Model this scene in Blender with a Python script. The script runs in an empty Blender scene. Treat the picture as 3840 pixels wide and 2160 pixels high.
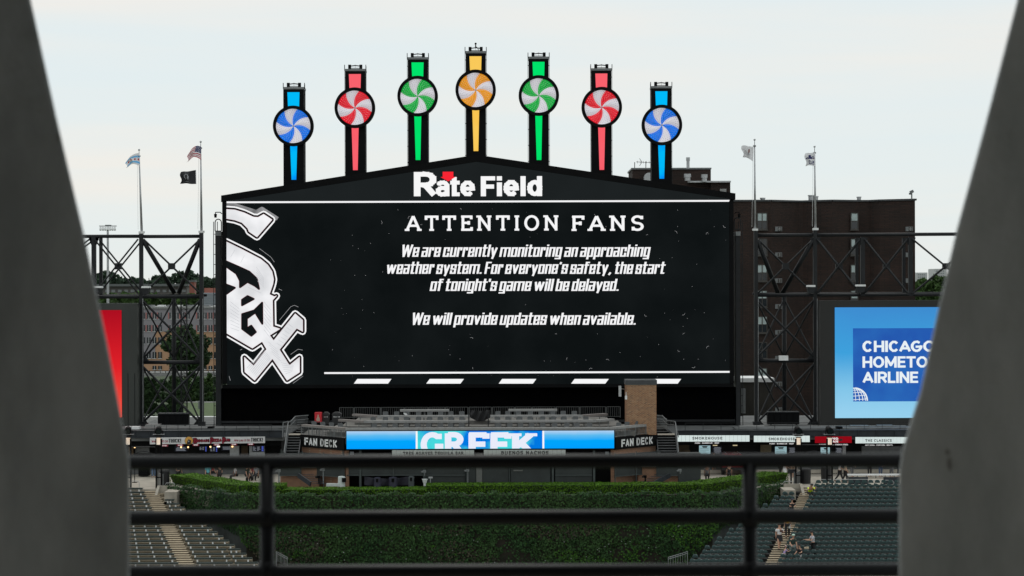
import bpy, bmesh, math, random
from mathutils import Vector, Matrix
R = math.radians
random.seed(7)
sc = bpy.context.scene
COL = sc.collection
F = 7820.0          # focal length in pixels of the 3840 px wide photograph
HC = 22.0           # eye height above the field
SL = 0.0030         # slight roll of the camera

# ---------------------------------------------------------------- camera
cd = bpy.data.cameras.new('camera'); cam = bpy.data.objects.new('camera', cd); COL.objects.link(cam)
cam.location = (0, 0, HC); cam.rotation_euler = (R(90), SL, 0)
cd.sensor_width = 36; cd.lens = F / 3840 * 36
cd.clip_start = 0.2; cd.clip_end = 20000
cd.dof.use_dof = True; cd.dof.focus_distance = 172; cd.dof.aperture_fstop = 5.0
sc.camera = cam

# ---------------------------------------------------------------- sky, sun, exposure
w = bpy.data.worlds.new('World'); sc.world = w; w.use_nodes = True
nt = w.node_tree; nt.nodes.clear(); N = nt.nodes.new; L = nt.links.new
out = N('ShaderNodeOutputWorld'); bg = N('ShaderNodeBackground')
sky = N('ShaderNodeTexSky'); sky.sky_type = 'NISHITA'; sky.sun_disc = False
sky.sun_elevation = R(60); sky.sun_rotation = R(-12)
tc = N('ShaderNodeTexCoord'); mp = N('ShaderNodeMapping'); mp.inputs['Scale'].default_value = (2.2, 2.2, 26)
mp.inputs['Rotation'].default_value = (R(1.5), R(2.0), 0)
no = N('ShaderNodeTexNoise'); no.inputs['Scale'].default_value = 1.6; no.inputs['Detail'].default_value = 4
no.inputs['Roughness'].default_value = .45; no.inputs['Distortion'].default_value = .3
cr = N('ShaderNodeValToRGB')
cr.color_ramp.elements[0].position = .34; cr.color_ramp.elements[0].color = (.785, .862, .876, 1)
cr.color_ramp.elements[1].position = .68; cr.color_ramp.elements[1].color = (.885, .868, .822, 1)
e = cr.color_ramp.elements.new(.5); e.color = (.815, .865, .860, 1)
sclr = N('ShaderNodeVectorMath'); sclr.operation = 'SCALE'; sclr.inputs['Scale'].default_value = .10
mx = N('ShaderNodeMix'); mx.data_type = 'RGBA'; mx.inputs['Factor'].default_value = .93
L(tc.outputs['Generated'], mp.inputs['Vector']); L(mp.outputs['Vector'], no.inputs['Vector'])
L(no.outputs['Fac'], cr.inputs['Fac']); L(sky.outputs['Color'], sclr.inputs[0])
L(sclr.outputs['Vector'], mx.inputs['A']); L(cr.outputs['Color'], mx.inputs['B'])
L(mx.outputs['Result'], bg.inputs['Color']); L(bg.outputs['Background'], out.inputs['Surface'])
bg.inputs['Strength'].default_value = 1.0
sd = bpy.data.lights.new('sun', 'SUN'); sd.energy = 1.0; sd.angle = R(30); sd.color = (1, .96, .9)
so = bpy.data.objects.new('sun', sd); COL.objects.link(so)
so.rotation_euler = (R(-30), 0, R(12))
sc.view_settings.view_transform = 'Standard'; sc.view_settings.look = 'None'
sc.view_settings.exposure = 0; sc.view_settings.gamma = 1; sc.view_settings.use_curve_mapping = False
sc.render.engine = 'CYCLES'
sc.cycles.max_bounces = 5; sc.cycles.diffuse_bounces = 3; sc.cycles.glossy_bounces = 3
sc.cycles.transmission_bounces = 4; sc.cycles.transparent_max_bounces = 8
sc.cycles.use_denoising = True

# ---------------------------------------------------------------- helpers
def at(px, py, Y):
    dx, dy = px - 1920, py - 1080
    return Vector(((dx - dy * SL) * Y / F, Y, HC - (dy + dx * SL) * Y / F))

def lin(c):
    c = c / 255
    return c / 12.92 if c <= .04045 else ((c + .055) / 1.055) ** 2.4
def rgb(r, g, b): return (lin(r), lin(g), lin(b))

def mat(name, col, rough=.7, metal=0, var=.18, scale=2.0, bump=0, col2=None, spec=.5, bscale=None, island=0, stretch=None, alpha=1):
    m = bpy.data.materials.new(name); m.use_nodes = True
    nt = m.node_tree; b = nt.nodes['Principled BSDF']
    b.inputs['Roughness'].default_value = rough; b.inputs['Metallic'].default_value = metal
    b.inputs['Specular IOR Level'].default_value = spec
    t = nt.nodes.new('ShaderNodeTexCoord'); n = nt.nodes.new('ShaderNodeTexNoise')
    n.inputs['Scale'].default_value = scale; n.inputs['Detail'].default_value = 5; n.inputs['Roughness'].default_value = .62
    if stretch:
        mpn = nt.nodes.new('ShaderNodeMapping'); mpn.inputs['Scale'].default_value = stretch
        nt.links.new(t.outputs['Object'], mpn.inputs['Vector']); nt.links.new(mpn.outputs['Vector'], n.inputs['Vector'])
    else: nt.links.new(t.outputs['Object'], n.inputs['Vector'])
    r = nt.nodes.new('ShaderNodeValToRGB'); r.color_ramp.elements[0].position = .32; r.color_ramp.elements[1].position = .68
    c2 = col2 or tuple(min(1, c * (1 + var)) for c in col); c1 = col if col2 else tuple(c * (1 - var) for c in col)
    r.color_ramp.elements[0].color = (*c1, 1); r.color_ramp.elements[1].color = (*c2, 1)
    nt.links.new(n.outputs['Fac'], r.inputs['Fac'])
    src = r.outputs['Color']
    if island:
        g = nt.nodes.new('ShaderNodeNewGeometry'); hs = nt.nodes.new('ShaderNodeHueSaturation')
        mr = nt.nodes.new('ShaderNodeMapRange'); mr.inputs['To Min'].default_value = 1 - island; mr.inputs['To Max'].default_value = 1 + island
        nt.links.new(g.outputs['Random Per Island'], mr.inputs['Value']); nt.links.new(mr.outputs['Result'], hs.inputs['Value'])
        nt.links.new(src, hs.inputs['Color']); src = hs.outputs['Color']
    nt.links.new(src, b.inputs['Base Color'])
    if bump:
        bp = nt.nodes.new('ShaderNodeBump'); bp.inputs['Strength'].default_value = bump; bp.inputs['Distance'].default_value = .02
        n2 = nt.nodes.new('ShaderNodeTexNoise'); n2.inputs['Scale'].default_value = bscale or scale * 6; n2.inputs['Detail'].default_value = 3
        nt.links.new(t.outputs['Object'], n2.inputs['Vector']); nt.links.new(n2.outputs['Fac'], bp.inputs['Height'])
        nt.links.new(bp.outputs['Normal'], b.inputs['Normal'])
    return m

def emit(name, col, strength=1.0, var=0.0, scale=3.0, col2=None, grad=None):
    """something that gives off light: LED panels, lamps"""
    m = bpy.data.materials.new(name); m.use_nodes = True; nt = m.node_tree; nt.nodes.clear()
    o = nt.nodes.new('ShaderNodeOutputMaterial'); e = nt.nodes.new('ShaderNodeEmission')
    e.inputs['Strength'].default_value = strength; e.inputs['Color'].default_value = (*col, 1)
    nt.links.new(e.outputs[0], o.inputs['Surface'])
    t = nt.nodes.new('ShaderNodeTexCoord')
    if grad:   # list of (z, colour) in object space
        s = nt.nodes.new('ShaderNodeSeparateXYZ'); nt.links.new(t.outputs['Object'], s.inputs[0])
        z0, z1 = grad[0][0], grad[-1][0]
        n = nt.nodes.new('ShaderNodeTexNoise'); n.inputs['Scale'].default_value = scale; nt.links.new(t.outputs['Object'], n.inputs['Vector'])
        mr = nt.nodes.new('ShaderNodeMapRange'); mr.inputs['From Min'].default_value = z0; mr.inputs['From Max'].default_value = z1
        nt.links.new(s.outputs['Z'], mr.inputs['Value'])
        ad = nt.nodes.new('ShaderNodeMath'); ad.operation = 'MULTIPLY_ADD'; ad.inputs[1].default_value = var; ad.inputs[2].default_value = -var / 2
        nt.links.new(n.outputs['Fac'], ad.inputs[0])
        a2 = nt.nodes.new('ShaderNodeMath'); a2.operation = 'ADD'; nt.links.new(ad.outputs[0], a2.inputs[0]); nt.links.new(mr.outputs['Result'], a2.inputs[1])
        r = nt.nodes.new('ShaderNodeValToRGB')
        while len(r.color_ramp.elements) < len(grad): r.color_ramp.elements.new(.5)
        for el, (z, c) in zip(r.color_ramp.elements, grad):
            el.position = (z - z0) / (z1 - z0)
        for el, (z, c) in zip(r.color_ramp.elements, grad): el.color = (*c, 1)
        nt.links.new(a2.outputs[0], r.inputs['Fac']); nt.links.new(r.outputs['Color'], e.inputs['Color'])
    elif var or col2:
        n = nt.nodes.new('ShaderNodeTexNoise'); n.inputs['Scale'].default_value = scale; n.inputs['Detail'].default_value = 4
        nt.links.new(t.outputs['Object'], n.inputs['Vector'])
        r = nt.nodes.new('ShaderNodeValToRGB'); r.color_ramp.elements[0].position = .38; r.color_ramp.elements[1].position = .66
        r.color_ramp.elements[0].color = (*col, 1); r.color_ramp.elements[1].color = (*(col2 or tuple(c * (1 + var) for c in col)), 1)
        nt.links.new(n.outputs['Fac'], r.inputs['Fac']); nt.links.new(r.outputs['Color'], e.inputs['Color'])
    return m

def tag(o, label=None, cat=None, group=None, kind=None):
    if label: o['label'] = label
    if cat: o['category'] = cat
    if group: o['group'] = group
    if kind: o['kind'] = kind
    return o

def thing(name, label, cat, loc=(0, 0, 0), rz=0, group=None):
    o = bpy.data.objects.new(name, None); COL.objects.link(o); o.location = loc; o.rotation_euler = (0, 0, rz)
    o.empty_display_size = .2
    return tag(o, label, cat, group)

def origin(p):
    while p.parent: p = p.parent
    return Vector(p.location)

class MB:
    def __init__(s): s.v = []; s.f = []; s.m = []
    def add(s, vs, fs, mi=0):
        b = len(s.v); s.v += [tuple(v) for v in vs]
        for f in fs: s.f.append(tuple(b + i for i in f)); s.m.append(mi)
        return s
    def hexa(s, p, mi=0):   # 8 points: bottom ring 0-3, top ring 4-7
        return s.add(p, [(0, 3, 2, 1), (4, 5, 6, 7), (0, 1, 5, 4), (1, 2, 6, 5), (2, 3, 7, 6), (3, 0, 4, 7)], mi)
    def box(s, x0, x1, y0, y1, z0, z1, mi=0):
        if x0 > x1: x0, x1 = x1, x0
        if y0 > y1: y0, y1 = y1, y0
        if z0 > z1: z0, z1 = z1, z0
        return s.hexa([(x0, y0, z0), (x1, y0, z0), (x1, y1, z0), (x0, y1, z0), (x0, y0, z1), (x1, y0, z1), (x1, y1, z1), (x0, y1, z1)], mi)
    def pbox(s, a, b, c, d, Y, dep, mi=0):   # pixel rectangle a..b by c..d with its front at distance Y, level and square
        cx = at((a + b) / 2, (c + d) / 2, Y); w = abs(b - a) * Y / F / 2; h = abs(d - c) * Y / F / 2
        return s.box(cx.x - w, cx.x + w, Y, Y + dep, cx.z - h, cx.z + h, mi)
    def beam(s, p, q, w, h=None, mi=0, up=(0, 0, 1)):
        p = Vector(p); q = Vector(q); h = h or w; d = (q - p).normalized(); u = Vector(up)
        if abs(d.dot(u)) > .98: u = Vector((0, 1, 0))
        sd = d.cross(u).normalized() * w / 2; uu = sd.cross(d).normalized() * h / 2
        return s.hexa([p - sd - uu, p + sd - uu, q + sd - uu, q - sd - uu, p - sd + uu, p + sd + uu, q + sd + uu, q - sd + uu], mi)
    def tube(s, p, q, r, r2=None, n=8, mi=0, cap=True):
        p = Vector(p); q = Vector(q); r2 = r if r2 is None else r2; d = (q - p).normalized()
        u = Vector((0, 0, 1)) if abs(d.z) < .9 else Vector((1, 0, 0))
        a = d.cross(u).normalized(); b = d.cross(a)
        vs = []
        for k in range(n):
            t = 2 * math.pi * k / n; c = a * math.cos(t) + b * math.sin(t); vs += [p + c * r, q + c * r2]
        fs = [(2 * k, 2 * ((k + 1) % n), 2 * ((k + 1) % n) + 1, 2 * k + 1) for k in range(n)]
        if cap: fs += [tuple(2 * k for k in range(n))[::-1], tuple(2 * k + 1 for k in range(n))]
        return s.add(vs, fs, mi)
    def path(s, pts, r, n=6, mi=0):
        for p, q in zip(pts[:-1], pts[1:]): s.tube(p, q, r, n=n, mi=mi)
        return s
    def prism(s, pts, depth_vec, mi=0):   # pts: 3D loop; extruded
        n = len(pts); dv = Vector(depth_vec); vs = [Vector(p) for p in pts] + [Vector(p) + dv for p in pts]
        fs = [tuple(range(n)), tuple(range(2 * n - 1, n - 1, -1))] + [(k, k + n, (k + 1) % n + n, (k + 1) % n) for k in range(n)]
        return s.add(vs, fs, mi)
    def ball(s, c, r, n=8, m=6, mi=0, sc_=(1, 1, 1)):
        c = Vector(c); vs = [c + Vector((0, 0, r * sc_[2]))]
        for i in range(1, m):
            t = math.pi * i / m
            for k in range(n):
                p = 2 * math.pi * k / n
                vs.append(c + Vector((r * sc_[0] * math.sin(t) * math.cos(p), r * sc_[1] * math.sin(t) * math.sin(p), r * sc_[2] * math.cos(t))))
        vs.append(c - Vector((0, 0, r * sc_[2]))); e = len(vs) - 1
        fs = [(0, 1 + k, 1 + (k + 1) % n) for k in range(n)]
        for i in range(m - 2):
            for k in range(n):
                a = 1 + i * n + k; b = 1 + i * n + (k + 1) % n; fs.append((a, a + n, b + n, b))
        fs += [(e, 1 + (m - 2) * n + (k + 1) % n, 1 + (m - 2) * n + k) for k in range(n)]
        return s.add(vs, fs, mi)
    def build(s, name, mats, parent=None, smooth=False, label=None):
        me = bpy.data.meshes.new(name)
        o0 = origin(parent) if parent else Vector((0, 0, 0))
        if parent: vs = [(v[0] - o0.x, v[1] - o0.y, v[2] - o0.z) for v in s.v]; loc = (0, 0, 0)
        else: vs = s.v; loc = (0, 0, 0)
        me.from_pydata(vs, [], s.f)
        if not isinstance(mats, (list, tuple)): mats = [mats]
        for m in mats: me.materials.append(m)
        if len(mats) > 1: me.polygons.foreach_set('material_index', s.m)
        if smooth: me.polygons.foreach_set('use_smooth', [True] * len(me.polygons))
        me.update()
        o = bpy.data.objects.new(name, me); COL.objects.link(o)
        if parent: o.parent = parent
        o.location = loc
        if label: o['label'] = label
        return o
    def solo(s, name, mats, label, cat, group=None, smooth=False):   # a thing that is one mesh, origin at its base
        xs = [v[0] for v in s.v]; ys = [v[1] for v in s.v]; zs = [v[2] for v in s.v]
        c = Vector(((min(xs) + max(xs)) / 2, (min(ys) + max(ys)) / 2, min(zs)))
        s.v = [(v[0] - c.x, v[1] - c.y, v[2] - c.z) for v in s.v]
        o = s.build(name, mats, None, smooth); o.location = c
        return tag(o, label, cat, group)

def structure(name, mb, mats, smooth=False):
    o = mb.build(name, mats, None, smooth); o['kind'] = 'structure'; return o

def copy_tree(o, parent=None):
    c = o.copy(); COL.objects.link(c)
    if parent: c.parent = parent
    for ch in o.children: copy_tree(ch, c)
    return c

ORD = ['first', 'second', 'third', 'fourth', 'fifth', 'sixth', 'seventh', 'eighth', 'ninth', 'tenth', 'eleventh', 'twelfth',
       'thirteenth', 'fourteenth', 'fifteenth', 'sixteenth', 'seventeenth', 'eighteenth', 'nineteenth', 'twentieth',
       'twenty-first', 'twenty-second', 'twenty-third', 'twenty-fourth', 'twenty-fifth', 'twenty-sixth', 'twenty-seventh', 'twenty-eighth', 'twenty-ninth', 'thirtieth']

# ---------------------------------------------------------------- lettering
_tc = {}
def raw_text(body, offset=0, shear=0, spacing=1.0):
    k = (body, offset, shear, spacing)
    if k in _tc: return _tc[k]
    c = bpy.data.curves.new('t', 'FONT'); c.body = body; c.offset = offset; c.shear = shear; c.space_character = spacing
    c.resolution_u = 3; c.dimensions = '2D'; c.fill_mode = 'FRONT'
    o = bpy.data.objects.new('t', c); COL.objects.link(o)
    dg = bpy.context.evaluated_depsgraph_get(); me = bpy.data.meshes.new_from_object(o.evaluated_get(dg))
    vs = [(v.co.x, v.co.y) for v in me.vertices]; fs = [tuple(p.vertices) for p in me.polygons]
    bpy.data.objects.remove(o); bpy.data.curves.remove(c); bpy.data.meshes.remove(me)
    _tc[k] = (vs, fs); return vs, fs

def text(mb, body, O, U, V, width, cap, offset=0, shear=0, spacing=1.0, mi=0, descender=False):
    """built-in letters from O along U (unit), up V (unit), squeezed to width and capital height"""
    vs, fs = raw_text(body, offset, shear, spacing)
    x0 = min(v[0] for v in vs); x1 = max(v[0] for v in vs)
    ch = .682 + 2 * offset; sx = width / (x1 - x0); sy = cap / ch
    O = Vector(O); U = Vector(U); V = Vector(V)
    mb.add([O + U * ((v[0] - x0) * sx) + V * ((v[1] + offset) * sy) for v in vs], fs, mi)

def _old_ptext(mb, body, x0, x1, ytop, ybase, Y, offset=0, shear=0, spacing=1.0, mi=0):
    O = at(x0, ybase, Y); k = Y / F
    text(mb, body, O, (1, 0, 0), (0, 0, 1), (x1 - x0) * k, (ybase - ytop) * k, offset, shear, spacing, mi)

def arc(cx, cy, rx, ry, a0, a1, n=10):
    return [(cx + rx * math.cos(R(a0 + (a1 - a0) * k / n)), cy + ry * math.sin(R(a0 + (a1 - a0) * k / n))) for k in range(n + 1)]
# slab letters drawn by hand: strokes, then serif centres on the base and cap lines
SLAB = {
 'A': (.92, [[(.12, .06), (.46, .97)], [(.46, .97), (.80, .06)], [(.24, .34), (.68, .34)]], [(.12, 0), (.80, 0)]),
 'B': (.80, [[(.2, 0), (.2, 1)], [(.2, .94), (.42, .94)] + arc(.42, .74, .20, .20, 90, -90) + [(.2, .54)], [(.42, .54)] + arc(.44, .30, .24, .24, 90, -90) + [(.2, .06)]], []),
 'C': (.82, [arc(.45, .5, .33, .44, 50, 310, 16), [(.70, .98), (.70, .74)]], []),
 'D': (.85, [[(.2, 0), (.2, 1)], [(.2, .94), (.4, .94)] + arc(.40, .5, .33, .44, 90, -90, 12) + [(.2, .06)]], []),
 'E': (.76, [[(.2, 0), (.2, 1)], [(.1, .93), (.68, .93)], [(.2, .52), (.52, .52)], [(.1, .07), (.70, .07)], [(.66, 1), (.66, .76)], [(.68, 0), (.68, .24)], [(.52, .64), (.52, .4)]], []),
 'F': (.74, [[(.2, 0), (.2, 1)], [(.1, .93), (.68, .93)], [(.2, .50), (.52, .50)], [(.66, 1), (.66, .74)], [(.52, .62), (.52, .38)]], [(.2, 0)]),
 'G': (.88, [arc(.45, .5, .33, .44, 50, 340, 18), [(.70, .98), (.70, .74)], [(.76, .0), (.76, .42)], [(.55, .42), (.88, .42)]], []),
 'H': (.92, [[(.2, 0), (.2, 1)], [(.72, 0), (.72, 1)], [(.2, .5), (.72, .5)]], [(.2, 0), (.2, 1), (.72, 0), (.72, 1)]),
 'I': (.42, [[(.21, 0), (.21, 1)]], [(.21, 0), (.21, 1)]),
 'K': (.92, [[(.2, 0), (.2, 1)], [(.24, .42), (.70, .94)], [(.40, .56), (.76, .06)]], [(.2, 0), (.2, 1), (.72, 1), (.76, 0)]),
 'L': (.74, [[(.2, 0), (.2, 1)], [(.1, .07), (.68, .07)], [(.66, 0), (.66, .28)]], [(.2, 1)]),
 'M': (1.08, [[(.17, 0), (.17, 1)], [(.9, 0), (.9, 1)], [(.17, .95), (.53, .3)], [(.53, .3), (.9, .95)]], [(.17, 0), (.12, 1), (.9, 0), (.95, 1)]),
 'N': (.94, [[(.2, 0), (.2, 1)], [(.74, 0), (.74, 1)], [(.2, .95), (.74, .08)]], [(.2, 0), (.16, 1), (.74, 1)]),
 'O': (.92, [arc(.46, .5, .34, .44, 0, 360, 20)], []),
 'P': (.78, [[(.2, 0), (.2, 1)], [(.2, .94), (.42, .94)] + arc(.42, .70, .24, .24, 90, -90) + [(.2, .46)]], [(.2, 0)]),
 'Q': (.92, [arc(.46, .5, .34, .44, 0, 360, 20), [(.50, .24), (.80, -.08)]], []),
 'R': (.88, [[(.2, 0), (.2, 1)], [(.2, .94), (.42, .94)] + arc(.42, .73, .22, .21, 90, -90) + [(.2, .52)], [(.42, .52), (.70, .06)]], [(.2, 0), (.74, 0)]),
 'S': (.76, [arc(.38, .72, .24, .22, 40, 270, 12) + arc(.38, .28, .25, .22, 90, -140, 12)[0:], [(.60, .98), (.60, .76)], [(.16, .02), (.16, .26)]], []),
 'T': (.82, [[(.41, 0), (.41, 1)], [(.08, .93), (.74, .93)], [(.10, 1), (.10, .72)], [(.72, 1), (.72, .72)]], [(.41, 0)]),
 'V': (.90, [[(.12, .94), (.45, .04)], [(.45, .04), (.78, .94)]], [(.12, 1), (.78, 1)]),
 'U': (.90, [[(.2, 1), (.2, .34)] + arc(.45, .32, .25, .26, 180, 360, 10) + [(.70, 1)]], [(.2, 1), (.70, 1)]),
 ' ': (.42, [], []),
}
def thick(mb, pts, t, P, mi=0, joins=True):
    """thick polyline in 2D, P maps (x, y) to 3D"""
    for (ax, ay), (bx, by) in zip(pts[:-1], pts[1:]):
        d = math.hypot(bx - ax, by - ay)
        if d < 1e-6: continue
        nx, ny = -(by - ay) / d * t / 2, (bx - ax) / d * t / 2
        mb.add([P(ax + nx, ay + ny), P(ax - nx, ay - ny), P(bx - nx, by - ny), P(bx + nx, by + ny)], [(0, 1, 2, 3)], mi)
    if joins:
        for (x, y) in pts[1:-1] if joins == 1 else pts:
            n = 8; mb.add([P(x + t / 2 * math.cos(2 * math.pi * k / n), y + t / 2 * math.sin(2 * math.pi * k / n)) for k in range(n)], [tuple(range(n))], mi)

def slab(mb, body, O, U, V, width, cap, weight=.17, gap=.06, serif=.15, mi=0, ybot=None):
    adv = sum(SLAB[c][0] + gap for c in body) - gap - .15
    sx = width / adv; x = -.08; O = Vector(O); U = Vector(U); V = Vector(V)
    for c in body:
        w_, st, se = SLAB[c]
        P = lambda a, b: O + U * ((x + a) * sx) + V * (b * cap)
        for s_ in st: thick(mb, s_, weight, P, mi)
        for (a, b) in se:
            bb = .065 if b == 0 else .935
            thick(mb, [(a - serif, bb), (a + serif, bb)], .13, P, mi)
        x += w_ + gap
def pslab(mb, body, x0, x1, ytop, ybase, Y, **k):
    slab(mb, body, at(x0, ybase, Y), (1, 0, 0), (0, 0, 1), (x1 - x0) * Y / F, (ybase - ytop) * Y / F, **k)


_A = lambda *a: arc(*a)
X = .76
SANS = {   # skeletons in a unit box: width, strokes; horizontals and verticals get their own weight
 'A': (.78, [[(0, 0), (.5, 1), (1, 0)], [(.16, .27), (.84, .27)]]), 'B': (.62, [[(0, 0), (0, 1), (.6, 1)] + _A(.6, .76, .4, .24, 90, -90, 6) + [(0, .52)], [(.6, .52)] + _A(.6, .26, .4, .26, 90, -90, 6) + [(0, 0)]]),
 'C': (.66, [_A(.5, .5, .5, .5, 38, 322, 14)]), 'D': (.68, [[(0, 0), (0, 1), (.45, 1)] + _A(.45, .5, .55, .5, 90, -90, 10) + [(0, 0)]]),
 'E': (.50, [[(1, 1), (0, 1), (0, 0), (1, 0)], [(0, .51), (.9, .51)]]), 'F': (.50, [[(1, 1), (0, 1), (0, 0)], [(0, .48), (.88, .48)]]),
 'G': (.76, [_A(.5, .5, .5, .5, 48, 350, 15) + [(1, .45), (.55, .45)]]), 'H': (.66, [[(0, 0), (0, 1)], [(1, 0), (1, 1)], [(0, .5), (1, .5)]]), 'I': (.0, [[(0, 0), (0, 1)]]),
 'K': (.68, [[(0, 0), (0, 1)], [(1, 1), (.1, .42)], [(.3, .55), (1, 0)]]), 'L': (.46, [[(0, 1), (0, 0), (1, 0)]]), 'M': (.84, [[(0, 0), (0, 1), (.5, .15), (1, 1), (1, 0)]]),
 'N': (.66, [[(0, 0), (0, 1), (1, 0), (1, 1)]]), 'O': (.78, [_A(.5, .5, .5, .5, 0, 360, 18)]), 'P': (.58, [[(0, 0), (0, 1), (.55, 1)] + _A(.55, .71, .45, .29, 90, -90, 7) + [(0, .42)]]),
 'R': (.62, [[(0, 0), (0, 1), (.55, 1)] + _A(.55, .73, .45, .27, 90, -90, 7) + [(0, .46)], [(.5, .46), (1, 0)]]), 'S': (.60, [_A(.5, .75, .48, .25, 35, 270, 10) + _A(.5, .25, .5, .25, 90, -145, 10)]),
 'T': (.62, [[(0, 1), (1, 1)], [(.5, 1), (.5, 0)]]), 'U': (.66, [[(0, 1), (0, .33)] + _A(.5, .33, .5, .33, 180, 360, 10) + [(1, 1)]]), 'V': (.76, [[(0, 1), (.5, 0), (1, 1)]]),
 'W': (1.1, [[(0, 1), (.26, 0), (.5, .9), (.74, 0), (1, 1)]]), 'Y': (.7, [[(0, 1), (.5, .45), (1, 1)], [(.5, .45), (.5, 0)]]), 'Z': (.6, [[(0, 1), (1, 1), (0, 0), (1, 0)]]),
 '2': (.55, [_A(.5, .72, .5, .28, 160, -30, 8) + [(0, 0), (1, 0)]]), '1': (.2, [[(0, .8), (1, 1), (1, 0)]]), '9': (.5, [_A(.5, .7, .5, .3, 0, 360, 10), [(1, .7), (1, 0)]]),
 'a': (.50, [[(0.05, X * .84)] + _A(.5, X * .72, .5, X * .28, 140, 0, 6) + [(1, 0)], _A(.5, X * .27, .5, X * .27, 60, 300, 9), [(.6, X * .54), (1, X * .54)], [(.6, .02), (1, .1)]]),
 't': (.26, [[(.35, 1), (.35, 0), (1, 0)], [(0, X), (1, X)]]), 'e': (.54, [_A(.5, X / 2, .5, X / 2, -42, -360, 16) + [(1, X * .48), (0, X * .48)]]),
 'i': (.0, [[(0, 0), (0, X * .8)], [(0, 1), (0, .99)]]), 'l': (.0, [[(0, 0), (0, 1)]]), 'd': (.52, [_A(.5, X / 2, .5, X / 2, 0, 360, 16), [(1, 0), (1, 1)]]),
 'y': (.5, [[(0, X), (.5, 0)], [(1, X), (.3, -.25)]]), 'n': (.46, [[(0, 0), (0, X), (1, X), (1, 0)]]),
 '!': (.0, [[(0, 1), (0, .36)], [(0, 0), (0, .01)]]), '\u2019': (.0, [[(0, 1), (0, .86)]]), '\u2022': (.04, [[(0, .42), (1, .42)]]), ' ': (.22, []), '.': (0, [[(0, 0), (0, .01)]]),
}
BLK = {
 'a': (1, [[(.05, X), (1, X), (1, 0), (0, 0), (0, .42), (1, .42)]]), 'b': (1, [[(0, 1), (0, 0), (1, 0), (1, X), (0, X)]]), 'c': (1, [[(1, .50), (1, X), (0, X), (0, 0), (1, 0), (1, .24)]]),
 'd': (1, [[(1, 1), (1, 0), (0, 0), (0, X), (1, X)]]), 'e': (1, [[(1, .2), (1, 0), (0, 0), (0, X), (1, X), (1, .37), (0, .37)]]), 'f': (.75, [[(1, 1), (.3, 1), (.3, 0)], [(0, X), (.9, X)]]),
 'g': (1, [[(1, 0), (0, 0), (0, X), (1, X), (1, -.24), (0, -.24)]]), 'h': (1, [[(0, 1), (0, 0)], [(0, X), (1, X), (1, 0)]]), 'i': (0, [[(0, X), (0, 0)], [(0, 1), (0, .99)]]),
 'l': (0, [[(0, 1), (0, 0)]]), 'm': (2.1, [[(0, 0), (0, X), (1, X), (1, 0)], [(.5, X), (.5, 0)]]), 'n': (1, [[(0, 0), (0, X), (1, X), (1, 0)]]), 'o': (1, [[(0, 0), (0, X), (1, X), (1, 0), (0, 0)]]),
 'p': (1, [[(0, -.24), (0, X), (1, X), (1, 0), (0, 0)]]), 'r': (.7, [[(0, 0), (0, X), (1, X), (1, .6)]]), 's': (1, [[(1, .56), (1, X), (0, X), (0, .39), (1, .39), (1, 0), (0, 0), (0, .2)]]),
 't': (.7, [[(.35, 1), (.35, 0), (1, 0)], [(0, X), (1, X)]]), 'u': (1, [[(0, X), (0, 0), (1, 0), (1, X)]]), 'v': (1.1, [[(0, X), (.5, 0), (1, X)]]), 'w': (2.0, [[(0, X), (.24, 0), (.5, X), (.76, 0), (1, X)]]),
 'y': (1.1, [[(0, X), (.5, .0)], [(1, X), (.36, -.24)]]), 'W': (2.2, [[(0, 1), (.22, 0), (.5, 1), (.78, 0), (1, 1)]]), 'F': (.9, [[(1, 1), (0, 1), (0, 0)], [(0, .5), (.8, .5)]]),
 '.': (0, [[(0, 0), (0, .01)]]), ',': (.3, [[(1, .03), (0, -.14)]]), "'": (0, [[(0, 1), (0, .84)]]), '\u2019': (.1, [[(1, 1), (0, .84)]]), ' ': (.55, []),
}
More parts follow.
